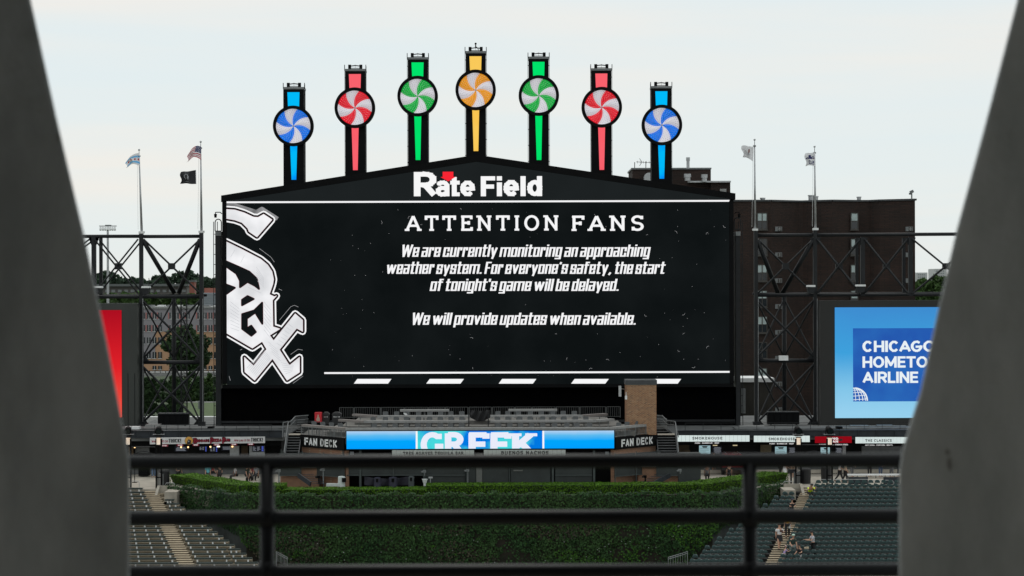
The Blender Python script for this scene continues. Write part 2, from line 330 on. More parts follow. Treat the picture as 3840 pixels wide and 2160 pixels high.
def write(mb, body, O, U, V, width, cap, font=SANS, tv=.20, th=.17, gap=.11, unit=1.0, shear=0, mi=0, kern=0):
    """letters built from strokes; tv / th are stem and bar weights as fractions of the capital height"""
    O = Vector(O); U = Vector(U); V = Vector(V)
    adv = sum(font[c][0] * unit + tv + gap for c in body) - gap
    sx = width / adv; x = 0
    for bi, c in enumerate(body):
        w_, st = font[c]; w_ = w_ * unit
        def P(a, b, x=x): return O + U * ((x + a + shear * b) * sx) + V * (b * cap)
        G = lambda a, b: (tv / 2 + a * w_, th / 2 + b * (1 - th))
        for s_ in st:
            pts = [G(*p) for p in s_]; closed = s_[0] == s_[-1] and len(s_) > 3
            n = len(pts)
            for i, (p, q) in enumerate(zip(pts[:-1], pts[1:])):
                dx, dy = q[0] - p[0], q[1] - p[1]; d = math.hypot(dx, dy)
                if d < 1e-6: continue
                ux, uy = dx / d, dy / d
                t_ = math.hypot(th * ux, tv * uy)      # weight across this stroke
                straight = abs(ux) > .98 or abs(uy) > .98
                e0 = (tv * abs(ux) + th * abs(uy)) / 2 if (straight or i == 0 or i == n - 2) else 0
                ea = e0 if (straight or (i == 0 and not closed)) else 0; eb = e0 if (straight or (i == n - 2 and not closed)) else 0
                if not straight and n > 5: ea = eb = 0
                if not straight and n <= 5: ea *= .35; eb *= .35
                a0 = (p[0] - ux * ea, p[1] - uy * ea); b0 = (q[0] + ux * eb, q[1] + uy * eb); nx, ny = -uy * t_ / 2, ux * t_ / 2
                mb.add([P(a0[0] + nx, a0[1] + ny), P(a0[0] - nx, a0[1] - ny), P(b0[0] - nx, b0[1] - ny), P(b0[0] + nx, b0[1] + ny)], [(0, 1, 2, 3)], mi)
            for i in range(0 if closed else 1, n - 1):
                nn = 8; mb.add([P(pts[i][0] + tv / 2 * math.cos(2 * math.pi * k / nn), pts[i][1] + th / 2 * math.sin(2 * math.pi * k / nn)) for k in range(nn)], [tuple(range(nn))], mi)
        x += w_ + tv + gap
        nxt = body[bi + 1] if bi + 1 < len(body) else ''
        if kern and nxt and ((c in 'CTLPFYV' and nxt == 'A') or (c == 'A' and nxt in 'GCTYV')): x -= kern
def ptext(mb, body, x0, x1, ytop, ybase, Y, **k):
    write(mb, body, at(x0, ybase, Y), (1, 0, 0), (0, 0, 1), (x1 - x0) * Y / F, (ybase - ytop) * Y / F, **k)

def ppoly(mb, pts, Y, mi=0):
    """flat polygon given by photo points on the plane at distance Y, triangulated"""
    from mathutils.geometry import tessellate_polygon
    vs = [at(a, b, Y) for a, b in pts]
    mb.add(vs, tessellate_polygon([vs]), mi)

# ---------------------------------------------------------------- materials
M = {}
M['steel'] = mat('dark_painted_steel', (.0105, .012, .014), .55, 0, .3, 1.5, .15, spec=.3)
M['steel_slate'] = mat('slate_painted_steel', (.022, .027, .034), .5, 0, .25, 1.2, .1, spec=.3)  # lighter slate tone than the truss steel
M['black'] = mat('black_paint', (.0022, .0024, .003), .7, 0, .3, .8, spec=.12)
M['fascia'] = mat('black_metal_cladding', (.006, .007, .008), .6, 0, .25, .5, spec=.15)
M['void'] = mat('matt_black_wall', (.0010, .0010, .0013), .9, 0, .2, 1, spec=.03)
M['galv'] = mat('galvanised_metal', (.42, .43, .44), .4, .6, .15, 3)
M['grey_paint'] = mat('grey_paint', (.16, .17, .175), .5, 0, .2, 3)
M['white'] = mat('white_paint', (.72, .73, .73), .5, 0, .08, 3)
M['concrete'] = mat('concrete', (.34, .31, .26), .85, 0, .18, 1.2, .3)
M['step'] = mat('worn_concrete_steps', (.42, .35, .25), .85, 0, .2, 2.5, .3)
M['step_edge'] = mat('dark_step_riser', (.15, .12, .085), .9, 0, .3, 4, .2)  # risers take a darker brown than the treads
M['darkconc'] = mat('dark_grey_concrete', (.10, .105, .105), .9, 0, .35, .8, .3)  # one dark grey for yard, stall roofs, counters and kerbs
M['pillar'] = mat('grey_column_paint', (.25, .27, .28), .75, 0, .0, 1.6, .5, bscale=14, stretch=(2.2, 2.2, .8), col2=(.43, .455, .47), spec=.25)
M['rail'] = mat('foreground_rail_paint', (.0025, .003, .0045), .42, 0, .2, 8, spec=.22)
M['brick'] = mat('buff_brick', (.36, .20, .105), .85, 0, .25, 5, .3, island=.25)
M['mortar'] = mat('mortar', (.40, .34, .25), .9, 0, .1, 8)
M['roofcap'] = mat('dark_grey_cap', (.04, .045, .05), .5, 0, .2, 4)
M['seat'] = mat('dark_green_plastic', (.022, .047, .046), .38, 0, .2, 6, spec=.18)
M['seatframe'] = mat('seat_iron', (.004, .006, .006), .6, 0, .2, 6)
M['bench'] = mat('dark_green_bench', (.013, .028, .025), .4, 0, .25, 3)
M['counter'] = mat('weathered_grey_counter', (.27, .27, .265), .6, 0, .18, 3)
M['counter_side'] = mat('brown_grey_counter', (.20, .18, .17), .6, 0, .18, 3)
M['deckchair'] = mat('grey_plastic_chair', (.075, .08, .083), .5, 0, .2, 6)
M['letter'] = mat('white_cut_letters', (.80, .80, .80), .5, 0, .04, 3)
M['glass'] = mat('dark_glass', (.012, .018, .019), .12, 0, .2, .7)
M['mesh'] = mat('dark_screen_mesh', (.022, .028, .027), .6, 0, .35, .6, .1)
M['frame_green'] = mat('dark_green_frame', (.045, .058, .056), .5, 0, .2, 2)
M['skin'] = mat('skin', (.50, .29, .20), .6, 0, .08, 10)
M['skin_dark'] = mat('skin_brown', (.20, .10, .065), .6, 0, .08, 10)
M['hair'] = mat('dark_hair', (.02, .014, .01), .7, 0, .3, 20)
M['trash'] = mat('black_bin_plastic', (.010, .010, .012), .5, 0, .2, 4)
def solid(name, c, rough=.7, **k): M[name] = mat(name, c, rough, 0, k.pop('var', .12), 6, **k); return M[name]
# ---------------------------------------------------------------- ground and terrain
g = MB(); g.box(-6000, 6000, -60, 12000, -1.0, 0); structure('ground', g, mat('grass_and_earth', (.035, .055, .022), .95, 0, .3, .05))
# upper deck the photograph is taken from
g = MB(); g.box(-14, 14, -9, 6.9, HC - 1.75, HC - 1.45); structure('upper_deck_floor', g, M['concrete'])
g = MB(); g.box(-14, 14, -9, 5.0, HC + 2.4, HC + 2.8); structure('upper_deck_ceiling', g, M['concrete'])
g = MB(); g.box(-14, 14, -9.4, -9.0, HC - 1.75, HC + 2.8); structure('unseen_back_wall', g, M['concrete'])  # unseen wall, added to darken the rail and bounce light

def column(pts, label):
    mb = MB(); n = len(pts)
    Yf = 5.6
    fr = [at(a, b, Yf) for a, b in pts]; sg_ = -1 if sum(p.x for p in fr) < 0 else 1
    bk = [p + Vector((sg_ * .16, .45, 0)) for p in fr]
    mb.add(fr + bk, [tuple(range(n)), tuple(range(2 * n - 1, n - 1, -1))] + [(k, k + n, (k + 1) % n + n, (k + 1) % n) for k in range(n)])
    o = mb.build('concrete_column', M['pillar'] if sg_ < 0 else mat('lit_column_paint', (.31, .335, .345), .75, 0, .0, 1.6, .5, bscale=14, stretch=(2.2, 2.2, .8), col2=(.54, .57, .585), spec=.25))  # right column: same paint, lightened to stand for stronger light there
    bm = bmesh.new(); bm.from_mesh(o.data); bmesh.ops.recalc_face_normals(bm, faces=bm.faces)
    ed = [e for e in bm.edges if abs((e.verts[0].co - e.verts[1].co).normalized().y) < .2]
    bmesh.ops.bevel(bm, geom=ed, offset=.012, segments=2, affect='EDGES', profile=.5)
    bm.to_mesh(o.data); bm.free()
    return tag(o, label, 'column', 'blurred grey columns framing the view')
_=0
top = 1080 - 2.42 * F / 5.6
bot = 1080 + 1.46 * F / 5.6
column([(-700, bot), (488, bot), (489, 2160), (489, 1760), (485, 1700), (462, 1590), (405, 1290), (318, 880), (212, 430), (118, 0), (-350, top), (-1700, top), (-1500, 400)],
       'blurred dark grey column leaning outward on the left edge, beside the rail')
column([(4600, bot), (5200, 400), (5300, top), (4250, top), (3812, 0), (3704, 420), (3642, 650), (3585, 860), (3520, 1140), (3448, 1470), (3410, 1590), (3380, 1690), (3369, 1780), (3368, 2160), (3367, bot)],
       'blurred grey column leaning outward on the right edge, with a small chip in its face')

for (px, py, w_, h_, par) in ((3562, 1742, 7, 28, 1), (3553, 1695, 9, 10, 1), (220, 515, 7, 16, 0)):
    o = [q for q in COL.objects if q.name.startswith('concrete_column')][par]
    mb = MB(); rr = random.Random(px); mb.prism([at(px + w_ * math.cos(a) * rr.uniform(.6, 1.2), py + h_ * math.sin(a) * rr.uniform(.6, 1.2), 5.597) for a in [k * .63 for k in range(10)]], (0, .004, 0)); mb.build('chipped_patch', mat('chipped_concrete', (.22, .22, .215), .9), o)
rl = thing('guard_rail', 'black three-bar steel guard rail, out of focus, crossing the bottom of the view', 'railing', (0, 6.5, HC - 1.45))
YR = 6.5
for (a, b) in ((1729, 1731), (1938, 1940), (2141, 2143)):
    z = at(1920, (a + b) / 2, YR).z
    MB().tube((-2.4, YR, z), (2.4, YR, z), .0225, n=20).build('rail', M['rail'], rl, True)
for x in (1001, 2811):
    p = at(x, 1731, YR); q = Vector((p.x, YR, HC - 1.44))
    post = MB().tube(p, q, .0225, n=20).build('post', M['rail'], rl, True)
    for yy in (1938, 2141):
        z = at(x, yy, YR).z; MB().tube((p.x, YR, z + .03), (p.x, YR, z - .03), .0262, n=20).build('weld_collar', M['rail'], post, True)
for x in (-1.55, 1.55, -2.3, 2.3):
    MB().tube((x, YR, at(1920, 1731, YR).z), (x, YR, HC - 1.44), .0225, n=16).build('post', M['rail'], rl, True)

# ---------------------------------------------------------------- main video board
YB = 185.0
KB = YB / F
sb = thing('video_scoreboard', 'huge black video board under a low gable, showing a white notice to the fans', 'scoreboard', (at(1790, 1600, YB).x, YB, 6.6))
def bx(a, b, c, d, off, dep, name, m, par=sb): return MB().pbox(a, b, c, d, YB + off, dep).build(name, m, par)
# frame: gabled housing behind the screen, fascia bands and side frames in front
hp = [(835, 1440), (835, 736), (1788, 584), (2751, 728), (2751, 1440)]
MB().prism([at(a, b, YB + .30) for a, b in hp], (0, 2.6, 0)).build('housing', M['fascia'], sb)
band = [(833, 733), (1785, 581), (2753, 724)]
low = [(833, 752), (1000, 727), (1787, 600), (2600, 720), (2753, 744)]
MB().prism([at(a, b, YB - .35) for a, b in [(829, 733), (1787, 580), (1787, 606), (829, 757)]], (0, 3.4, 0)).build('roof_edge', M['black'], sb)
MB().prism([at(a, b, YB - .35) for a, b in [(1787, 580), (2758, 725), (2758, 748), (1787, 606)]], (0, 3.4, 0)).build('roof_edge', M['black'], sb)
bx(834, 849.5, 757, 1440, -.25, .8, 'side_frame', M['black']); bx(2736, 2752, 752, 1436, -.25, .8, 'side_frame', M['black'])
bx(834, 2752, 1441, 1454, -.15, 1.0, 'bottom_frame', M['black'])
bx(829, 2757, 1454, 1583, .9, 1.8, 'lower_panel', M['void'])
bx(829, 2757, 1576, 1584, .55, .35, 'ledge', M['steel'])
bx(826, 2757, 1583, 1602, .9, 1.5, 'base_beam', M['black'])
for x0, x1 in ((808, 828), (2760, 2776)):
    MB().pbox(x0, x1, 878, 1604, YB + .6, 1.6).build('side_column', M['steel'], sb)
    MB().pbox(x0 - 1, x1 + 1, 868, 884, YB + .5, 1.8).build('column_cap', M['grey_paint'], sb)
# service ladders with hooped tops and small cameras on arms
for s, xa in ((-1, 808), (1, 2776)):
    lad = MB()
    z0 = at(xa, 1600, YB).z; z1 = at(xa, 830, YB).z; x = at(xa + s * 5, 1000, YB).x; k = .38
    for q in (-1, 1): lad.tube((x + q * .17, YB + .9, z0), (x + q * .17, YB + .9, z1), .035, n=6)
    nrr = int((z1 - z0) / .9)
    for i in range(nrr): lad.tube((x - .17, YB + .9, z0 + i * .9), (x + .17, YB + .9, z0 + i * .9), .03, n=5)
    xx = at(xa + s * -1, 1000, YB).x + s * -.12
    loop = [(xx - .28, YB + .8, at(0, 868, YB).z)] + [(xx - .28 * math.cos(R(t)), YB + .8, at(0, 835, YB).z + .28 * math.sin(R(t))) for t in range(0, 181, 30)] + [(xx + .28, YB + .8, at(0, 868, YB).z), (xx - .28, YB + .8, at(0, 868, YB).z)]
    lad.path(loop, .05); lad.build('service_ladder', M['steel'], sb)
    arm = MB(); c = at(xa - s * -1 + (18 if s < 0 else -22) , 800, YB); e = at(xa + (-2 if s < 0 else 2), 796, YB)
    c = at(832 if s < 0 else 2754, 802, YB); e = at(808 if s < 0 else 2772, 796, YB)
    arm.path([c, at(826 if s < 0 else 2759, 796, YB), e, e - Vector((0, 0, .2))], .045)
    arm.tube(e - Vector((0, 0, .15)), e - Vector((0, 0, .48)), .14, .10, n=8); arm.build('camera_arm', M['black'], sb)

# the lit picture on the board
EW = emit('led_white', (.93, .93, .94)); ER = emit('led_red', rgb(250, 38, 52)); EM = emit('led_maroon', (.16, .02, .03))
EK = emit('led_black', rgb(14, 18, 19), col2=rgb(21, 25, 26), scale=.16); EHd = emit('led_header_black', rgb(28, 32, 33), var=.12, scale=.3)
EFil = emit('led_pale_grey', (.70, .71, .73), scale=.35, col2=(.93, .93, .95)); EG = emit('led_grey_line', (.52, .53, .56)); ESp = emit('led_speck', (.42, .42, .43))
ESm = emit('led_smudge', (.020, .022, .024))
head = MB().prism([at(a, b, YB - .02) for a, b in [(850, 748), (1787, 606), (2736, 743), (2736, 760), (850, 760)]], (0, .3, 0)).build('header_panel', EHd, sb)
ln = MB(); ln.pbox(850, 2736, 752.5, 759, YB - .06, .03); ln.build('white_line', EW, head)
scr = MB().pbox(850, 2736, 760, 1441, YB, .2).build('screen', EK, sb)
Yt = YB - .06
sg = MB()
ptext(sg, 'R', 1552, 1637, 645, 736, Yt, tv=.26, th=.19)
ptext(sg, 'ate', 1634, 1781, 664, 736, Yt, tv=.28, th=.20, gap=.04)
ptext(sg, 'Field', 1803, 2033, 661, 736, Yt, tv=.28, th=.21, gap=.09)
sg.build('sign_lettering', M_sign := emit('sign_white', (.93, .93, .93)), head)
ar = MB(); ppoly(ar, [(1660, 644), (1700, 644), (1700, 663), (1709, 663), (1681, 680), (1652, 664), (1660, 663)], Yt - .03); ar.build('red_arrow', ER, head)
for wd, xa, xb in (('ATTENTION', 1524, 2094), ('FANS', 2144, 2413)):
    tt = MB(); pslab(tt, wd, xa, xb, 809, 866, Yt, weight=.150, gap=.16, serif=.13); tt.build('notice_heading', EW, scr)
def words(body, x0, x1):
    adv = lambda t: sum(BLK[c][0] * .30 + .165 + .06 for c in t) - .06
    sp = .22; ws = body.split(' '); tot = sum(adv(q) for q in ws) + sp * (len(ws) - 1); s_ = (x1 - x0) / (tot + .12); x = x0
    for q in ws:
        yield q, x, x + adv(q) * s_
        x += (adv(q) + sp) * s_
for body, x0, x1, yt, yb in (('We are currently monitoring an approaching', 1502, 2440, 918, 963),
                             ('weather system. For everyone\u2019s safety, the start', 1446, 2496, 982, 1027),
                             ("of tonight's game will be delayed.", 1611, 2325, 1046, 1091),
                             ('We will provide updates when available.', 1541, 2389, 1173, 1218)):
    
    for wi, (wd, wx0, wx1) in enumerate(words(body, x0, x1)):
        t = MB(); ptext(t, wd, wx0, wx1, yt, yb, Yt, font=BLK, tv=.165, th=.112, gap=.06, unit=.30, shear=.17); t.build('notice_word', EW, scr)
t = MB(); t.pbox(1216, 2736, 1393.5, 1400, Yt, .03); t.build('white_line', EW, scr)
for k in range(5):
    a = 1327 + 271.6 * k; t = MB(); ppoly(t, [(a, 1438.5), (a + 128, 1438.5), (a + 141, 1421), (a + 13, 1421)], Yt); t.build('slanted_bar', EW, scr)
# club emblem cut by the screen's left edge: nested outlines over a pale fill
LZ = lambda x, y: (800 + x / 1.857, 700 + y / 1.857)
p1 = [(40, 158), (93, 158), (150, 162), (215, 182), (280, 212), (312, 214), (350, 192), (408, 230), (304, 350), (248, 312), (240, 290), (200, 250), (150, 232), (93, 222), (40, 222)]
p2 = [(40, 365), (93, 385), (200, 437), (330, 505), (378, 545), (408, 590), (420, 645), (414, 680), (390, 750), (425, 766), (440, 760), (412, 790), (415, 975), (463, 990), (392, 1035), (420, 1073), (570, 885), (622, 930), (622, 1008), (580, 986), (460, 1135), (530, 1245), (600, 1188), (600, 1292), (514, 1348), (412, 1197), (288, 1348), (220, 1290), (216, 1188), (280, 1248), (372, 1132), (340, 1078), (272, 1124), (93, 1020), (40, 1010), (40, 790), (93, 765)]
p2 = [(40, 365)] + p2[1:]
lay = [(50, Yt - .00, EW), (29, Yt - .03, EK), (7, Yt - .06, EM), (3, Yt - .09, EFil)]
mb = MB(); thick(mb, [LZ(*q) for q in ((60, 120), (93, 122), (150, 128), (300, 176), (338, 153), (448, 224))], 14, lambda a, b: at(a, b, Yt + .03), joins=1)
h1 = [(40, 500), (93, 522), (180, 560), (250, 592), (302, 640), (318, 712), (290, 690), (238, 663), (186, 700), (186, 655), (160, 605), (93, 558), (40, 535)]
h2 = [(200, 826), (200, 788), (238, 762), (281, 782)]
h3 = [(201, 888), (285, 862), (340, 808), (341, 955), (292, 876), (233, 918), (233, 988), (264, 968), (296, 1012), (265, 1038), (201, 990)]
h4 = [(40, 660), (93, 683), (150, 704), (93, 745), (40, 780)]
def clipleft(mb):
    bm = bmesh.new(); vs = [bm.verts.new(v) for v in mb.v]
    for f in mb.f:
        try: bm.faces.new([vs[i] for i in f])
        except ValueError: pass
    x = at(850.5, 1000, YB).x
    bmesh.ops.bisect_plane(bm, geom=bm.verts[:] + bm.edges[:] + bm.faces[:], plane_co=(x, 0, 0), plane_no=(1, 0, 0), clear_inner=True)
    z = at(850, 1439.5, YB).z
    bmesh.ops.bisect_plane(bm, geom=bm.verts[:] + bm.edges[:] + bm.faces[:], plane_co=(0, 0, z), plane_no=(0, 0, 1), clear_inner=True)
    bm.verts.index_update(); o = MB(); o.v = [tuple(v.co) for v in bm.verts]; o.f = [tuple(v.index for v in f.verts) for f in bm.faces]; o.m = [0] * len(o.f); bm.free(); return o
logo = None
clipleft(mb).build('emblem_grey_band', emit('led_mid_grey', (.16, .16, .165), scale=1.2, col2=(.34, .34, .35)), scr)
for li, (wd, yy, mt) in enumerate(lay):
    mb = MB()
    for poly in (p1, p2):
        pp = [LZ(*q) for q in poly]
        thick(mb, pp + [pp[0]], wd / 1.857, lambda a, b, yy=yy: at(a, b, yy), joins=2)
        ppoly(mb, pp, yy)
    nm = ['emblem', 'emblem_dark_band', 'emblem_red_edge', 'emblem_fill'][li]
    clipleft(mb).build(nm, mt, scr)
mb = MB(); mr_ = MB(); mk_ = MB()
for hh in (h1, h2, h3, h4):
    pp = [LZ(*q) for q in hh]; ppoly(mb, pp, Yt - .15); thick(mr_, pp + [pp[0]], 15 / 1.857, lambda a, b: at(a, b, Yt - .11), joins=2); thick(mk_, pp + [pp[0]], 11 / 1.857, lambda a, b: at(a, b, Yt - .13), joins=2)
clipleft(mr_).build('emblem_red_edge', EM, scr)['kind'] = 'stuff'; mb.add(mk_.v, mk_.f); clipleft(mb).build('emblem_opening', EK, scr)
mb = MB()   # engraved chevrons inside the strokes
def seg(a, b, t=2.2): thick(mb, [LZ(*a), LZ(*b)], t / 1.857, lambda p, q: at(p, q, Yt - .13), joins=0)
for k in range(8):
    seg((235 + k * 9, 1262 + k * 9), (355 + k * 6, 1130 + k * 9)); seg((440 + k * 8, 1130 + k * 21), (380 + k * 9, 1080 + k * 22)) if k < 5 else None
    seg((440 + k * 14, 1090 - k * 22), (478 + k * 13, 1112 - k * 22)) if k < 7 else None
    seg((118, 800 + k * 26), (180, 850 + k * 22)); seg((352, 800 + k * 28), (400, 860 + k * 28))
    seg((300, 560 + k * 18), (352, 640 + k * 12)) if k < 6 else None
for k in range(6): seg((470 + k * 6, 1225 + k * 16), (560 - k * 2, 1275 + k * 8 - 30))
seg((240, 700), (330, 740)); seg((250, 690), (330, 650)); seg((150, 440), (120, 490)); seg((215, 480), (190, 530))
clipleft(mb).build('emblem_engraving', EG, scr)['kind'] = 'stuff'
mb = MB()
for a in ([(460, 930), (540, 835), (565, 826), (592, 838)], [(538, 1168), (590, 1132), (622, 1138)], [(455, 712), (478, 722)], [(186, 1138), (200, 1132)], [(320, 430), (400, 490), (425, 525)], [(555, 1370), (625, 1318)], [(118, 1350), (110, 1320)]):
    thick(mb, [LZ(*q) for q in a], 1.2, lambda p, q: at(p, q, Yt), joins=0)
rr = random.Random(4)
for k in range(150):
    x = rr.uniform(1230, 2725); y = rr.uniform(775, 1415)
    if 900 < y < 1235 and 1450 < x < 2480 and rr.random() < .8: continue
    if k % 6 == 0:
        a = rr.uniform(0, 6.3); l = rr.uniform(3, 8); pts = [(x, y), (x + l * math.cos(a), y + l * math.sin(a)), (x + l * 1.8 * math.cos(a + .5), y + l * 1.8 * math.sin(a + .5))]
        thick(mb, pts, .7, lambda p, q: at(p, q, Yt), joins=0)
    else:
        q = rr.uniform(.5, 1.7); thick(mb, [(x, y), (x + q, y + q * .4)], q, lambda p, q: at(p, q, Yt), joins=0)
o = mb.build('screen_speck', ESp, scr); o['kind'] = 'stuff'

# ---------------------------------------------------------------- pinwheel towers on the roof
YP = 186.2
WH = mat('pinwheel_white', (.78, .74, .80), .45, 0, .06, 2); BULB_D = mat('pinwheel_dark_bulb', (.03, .03, .05), .3)
BULB_W = emit('pinwheel_lit_bulb', (.95, .95, 1.0), .8)
cols = {'blue': ((.003, .135, .64), rgb(0, 190, 255), rgb(0, 128, 255)), 'red': ((.62, .008, .02), rgb(255, 100, 112), rgb(255, 92, 104)),
        'green': ((.006, .33, .045), rgb(0, 232, 110), rgb(0, 224, 104)), 'gold': ((.66, .25, .012), rgb(255, 206, 92), rgb(255, 196, 70))}
WHL = {}
for cn, (a, b, c) in cols.items():
    m_ = mat('pinwheel_' + cn, a, .6, 0, .15, 6, .2, bscale=7, spec=.05)
    e_ = m_.node_tree.nodes['Principled BSDF']; e_.inputs['Emission Color'].default_value = (*a, 1); e_.inputs['Emission Strength'].default_value = .58  # blade glows in its own colour, standing in for bulb light
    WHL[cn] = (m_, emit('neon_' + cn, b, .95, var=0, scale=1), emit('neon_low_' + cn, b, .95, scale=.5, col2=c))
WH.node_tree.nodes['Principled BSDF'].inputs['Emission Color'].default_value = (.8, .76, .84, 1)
WH.node_tree.nodes['Principled BSDF'].inputs['Emission Strength'].default_value = .30  # white blades glow too, in place of light from their bulbs
tw = [(1101.4, 473.5, 674, 683, 'blue', 'leftmost of the seven'), (1331.8, 405.5, 638, 655, 'red', 'between the left blue and green ones'),
      (1566.8, 361.8, 600, 617, 'green', 'just left of the gold one'), (1784, 338.7, 566.5, 590, 'gold', 'tallest, on the gable peak'),
      (2020.4, 359.6, 600, 613, 'green', 'just right of the gold one'), (2256, 403.4, 637, 652, 'red', 'between the right green and blue ones'),
      (2481, 470, 670, 682, 'blue', 'rightmost, in front of the brick penthouse')]
K = YP / F
def vane_mesh(i, Rr, c, cm):
    """one swirl blade: a fan between two bent edges, one edge standing proud"""
    b0 = 121 - 45 * i; mb = MB(); nr, na = 10, 6; vs = []
    for a in range(nr + 1):
        r = Rr * a / nr
        for k in range(na + 1):
            th = R(b0 - 45 * k / na + 34 * (1 - a / nr) ** 1.0)
            bul = .34 * math.sin(math.pi * k / na * .85) * (a / nr) ** .6 + (.20 * (1 - k / na)) * (a / nr)
            vs.append((c.x + r * math.cos(th), c.y - .1 - bul * .75, c.z + r * math.sin(th)))
    fs = [(a * (na + 1) + k, a * (na + 1) + k + 1, (a + 1) * (na + 1) + k + 1, (a + 1) * (na + 1) + k) for a in range(nr) for k in range(na)]
    mb.add(vs, fs); return mb
for (px, py, ly, ry, cn, where) in tw:
    c = at(px, py, YP)
    t = thing('pinwheel_tower', '%s and white pinwheel on a black tower, %s' % (cn, where), 'pinwheel', (c.x, YP + .9, at(px, ry, YP).z - .4), 0, 'pinwheel towers along the scoreboard roof')
    hw = 37.6 * K; zt = c.z + 146 * K; zb = at(px, ry, YP).z - .5
    MB().box(c.x - hw, c.x + hw, YP, YP + 1.7, zb, zt - .17).build('tower_box', M['black'], t)
    MB().box(c.x - hw - .03, c.x + hw + .03, YP - .06, YP + 1.8, zt - .17, zt + .03).build('cap', M['grey_paint'], t)
    gl = MB()
    for s in (-1, 1):
        gl.box(c.x + s * .50 - .13, c.x + s * .50 + .13, YP + .2, YP + .4, zt + .03, zt + .43)
        gl.box(c.x + s * .95 - .03, c.x + s * .95 + .03, YP + .2, YP + .27, zt - .1, zt + .42)
    gl.tube((c.x - .5, YP + .3, zt + .30), (c.x, YP + .3, zt + .36), .045); gl.tube((c.x, YP + .3, zt + .36), (c.x + .5, YP + .3, zt + .30), .045)
    gl.tube((c.x - .5, YP + .3, zt + .12), (c.x + .5, YP + .3, zt + .12), .03); gl.tube((c.x, YP + .3, zt + .45), (c.x, YP + .3, zt + .1), .012, n=4)
    gl.build('hoist_frame', M['black'], t)
    for s in (-1, 1):
        cb = MB(); x = c.x + s * (hw + .07); cb.tube((x, YP + .5, zb), (x, YP + .5, zt + .3), .018, n=5)
        for k in range(7): z = zb + (zt - zb) * (k + .5) / 7; cb.box(min(x, c.x + s * hw), max(x, c.x + s * hw), YP + .45, YP + .55, z - .03, z + .03)
        cb.build('conduit', M['steel'], t)
    if cn == 'gold':
        cb = MB(); cb.tube((c.x, YP + .3, zt + .3), (c.x, YP + .3, zt + .62), .05); cb.ball((c.x, YP + .3, zt + .72), .10)
        cb.path([(c.x, YP + .3, zt + .5), (c.x + .2, YP + .3, zt + .28), (c.x + .26, YP + .3, zt + .1)], .03, 5); cb.build('camera', M['black'], t)
    sc_ = c.z
    MB().prism([(c.x - 23.2 * K, YP - .05, sc_ + 127.5 * K), (c.x + 22 * K, YP - .05, sc_ + 127.5 * K), (c.x + 20.5 * K, YP - .05, sc_ + 72 * K), (c.x - 21 * K, YP - .05, sc_ + 72 * K)], (0, .08, 0)).build('upper_light_panel', WHL[cn][1], t)
    MB().prism([(c.x - 13.2 * K, YP - .05, sc_ - 73 * K), (c.x + 12.8 * K, YP - .05, sc_ - 73 * K), (c.x + 9 * K, YP - .05, at(px, ly, YP).z), (c.x - 8.6 * K, YP - .05, at(px, ly, YP).z)], (0, .08, 0)).build('lower_light_panel', WHL[cn][2], t)
    # ring
    Ro, Ri = 75.8 * K, 65.2 * K; n = 48; vs = []; fs = []
    for k in range(n):
        a = 2 * math.pi * k / n; cs, sn = math.cos(a), math.sin(a)
        for r, y in ((Ro, YP + .02), (Ro, YP - .55), (Ri, YP - .55), (Ri, YP - .06)): vs.append((c.x + r * cs, y, c.z + r * sn))
    for k in range(n):
        a, b = 4 * k, 4 * ((k + 1) % n)
        for q in range(3): fs.append((a + q, a + q + 1, b + q + 1, b + q))
    rg = MB(); rg.add(vs, fs); rg.build('ring', M['black'], t, False)
    bk = MB(); bk.add([(c.x + Ri * 1.01 * math.cos(2 * math.pi * k / n), YP - .07, c.z + Ri * 1.01 * math.sin(2 * math.pi * k / n)) for k in range(n)], [tuple(range(n))]); bk.build('back_disc', M['black'], t)
    cc = Vector((c.x, YP - .06, c.z)); bd = MB(); bw = MB()
    for i in range(8):
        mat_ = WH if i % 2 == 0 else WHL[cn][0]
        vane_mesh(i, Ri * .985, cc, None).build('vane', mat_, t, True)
        b0 = 121 - 45 * i
        for a in range(2, 10):
            r = Ri * (a / 10.0)
            cnt = max(1, int(round(r * math.pi / 4 / .20)))
            for k in range(cnt):
                f = (k + .5) / cnt; th = R(b0 - 45 * f + 34 * (1 - r / Ri))
                bul = .34 * math.sin(math.pi * f * .85) * (r / Ri) ** .6 + .20 * (1 - f) * (r / Ri)
                p = (cc.x + r * math.cos(th), cc.y - .1 - bul * .75 - .015, cc.z + r * math.sin(th))
                s = .026; (bd if i % 2 == 0 else bw).add([(p[0] - s, p[1], p[2]), (p[0], p[1], p[2] - s), (p[0] + s, p[1], p[2]), (p[0], p[1], p[2] + s), (p[0], p[1] - s, p[2])], [(0, 1, 4), (1, 2, 4), (2, 3, 4), (3, 0, 4)])
    bd.build('bulb', BULB_D, t)['kind'] = 'stuff'; bw.build('bulb', BULB_W, t)['kind'] = 'stuff'
    MB().tube((cc.x, cc.y - .05, cc.z), (cc.x, cc.y - .28, cc.z), .07, n=10).build('hub', M['galv'], t)

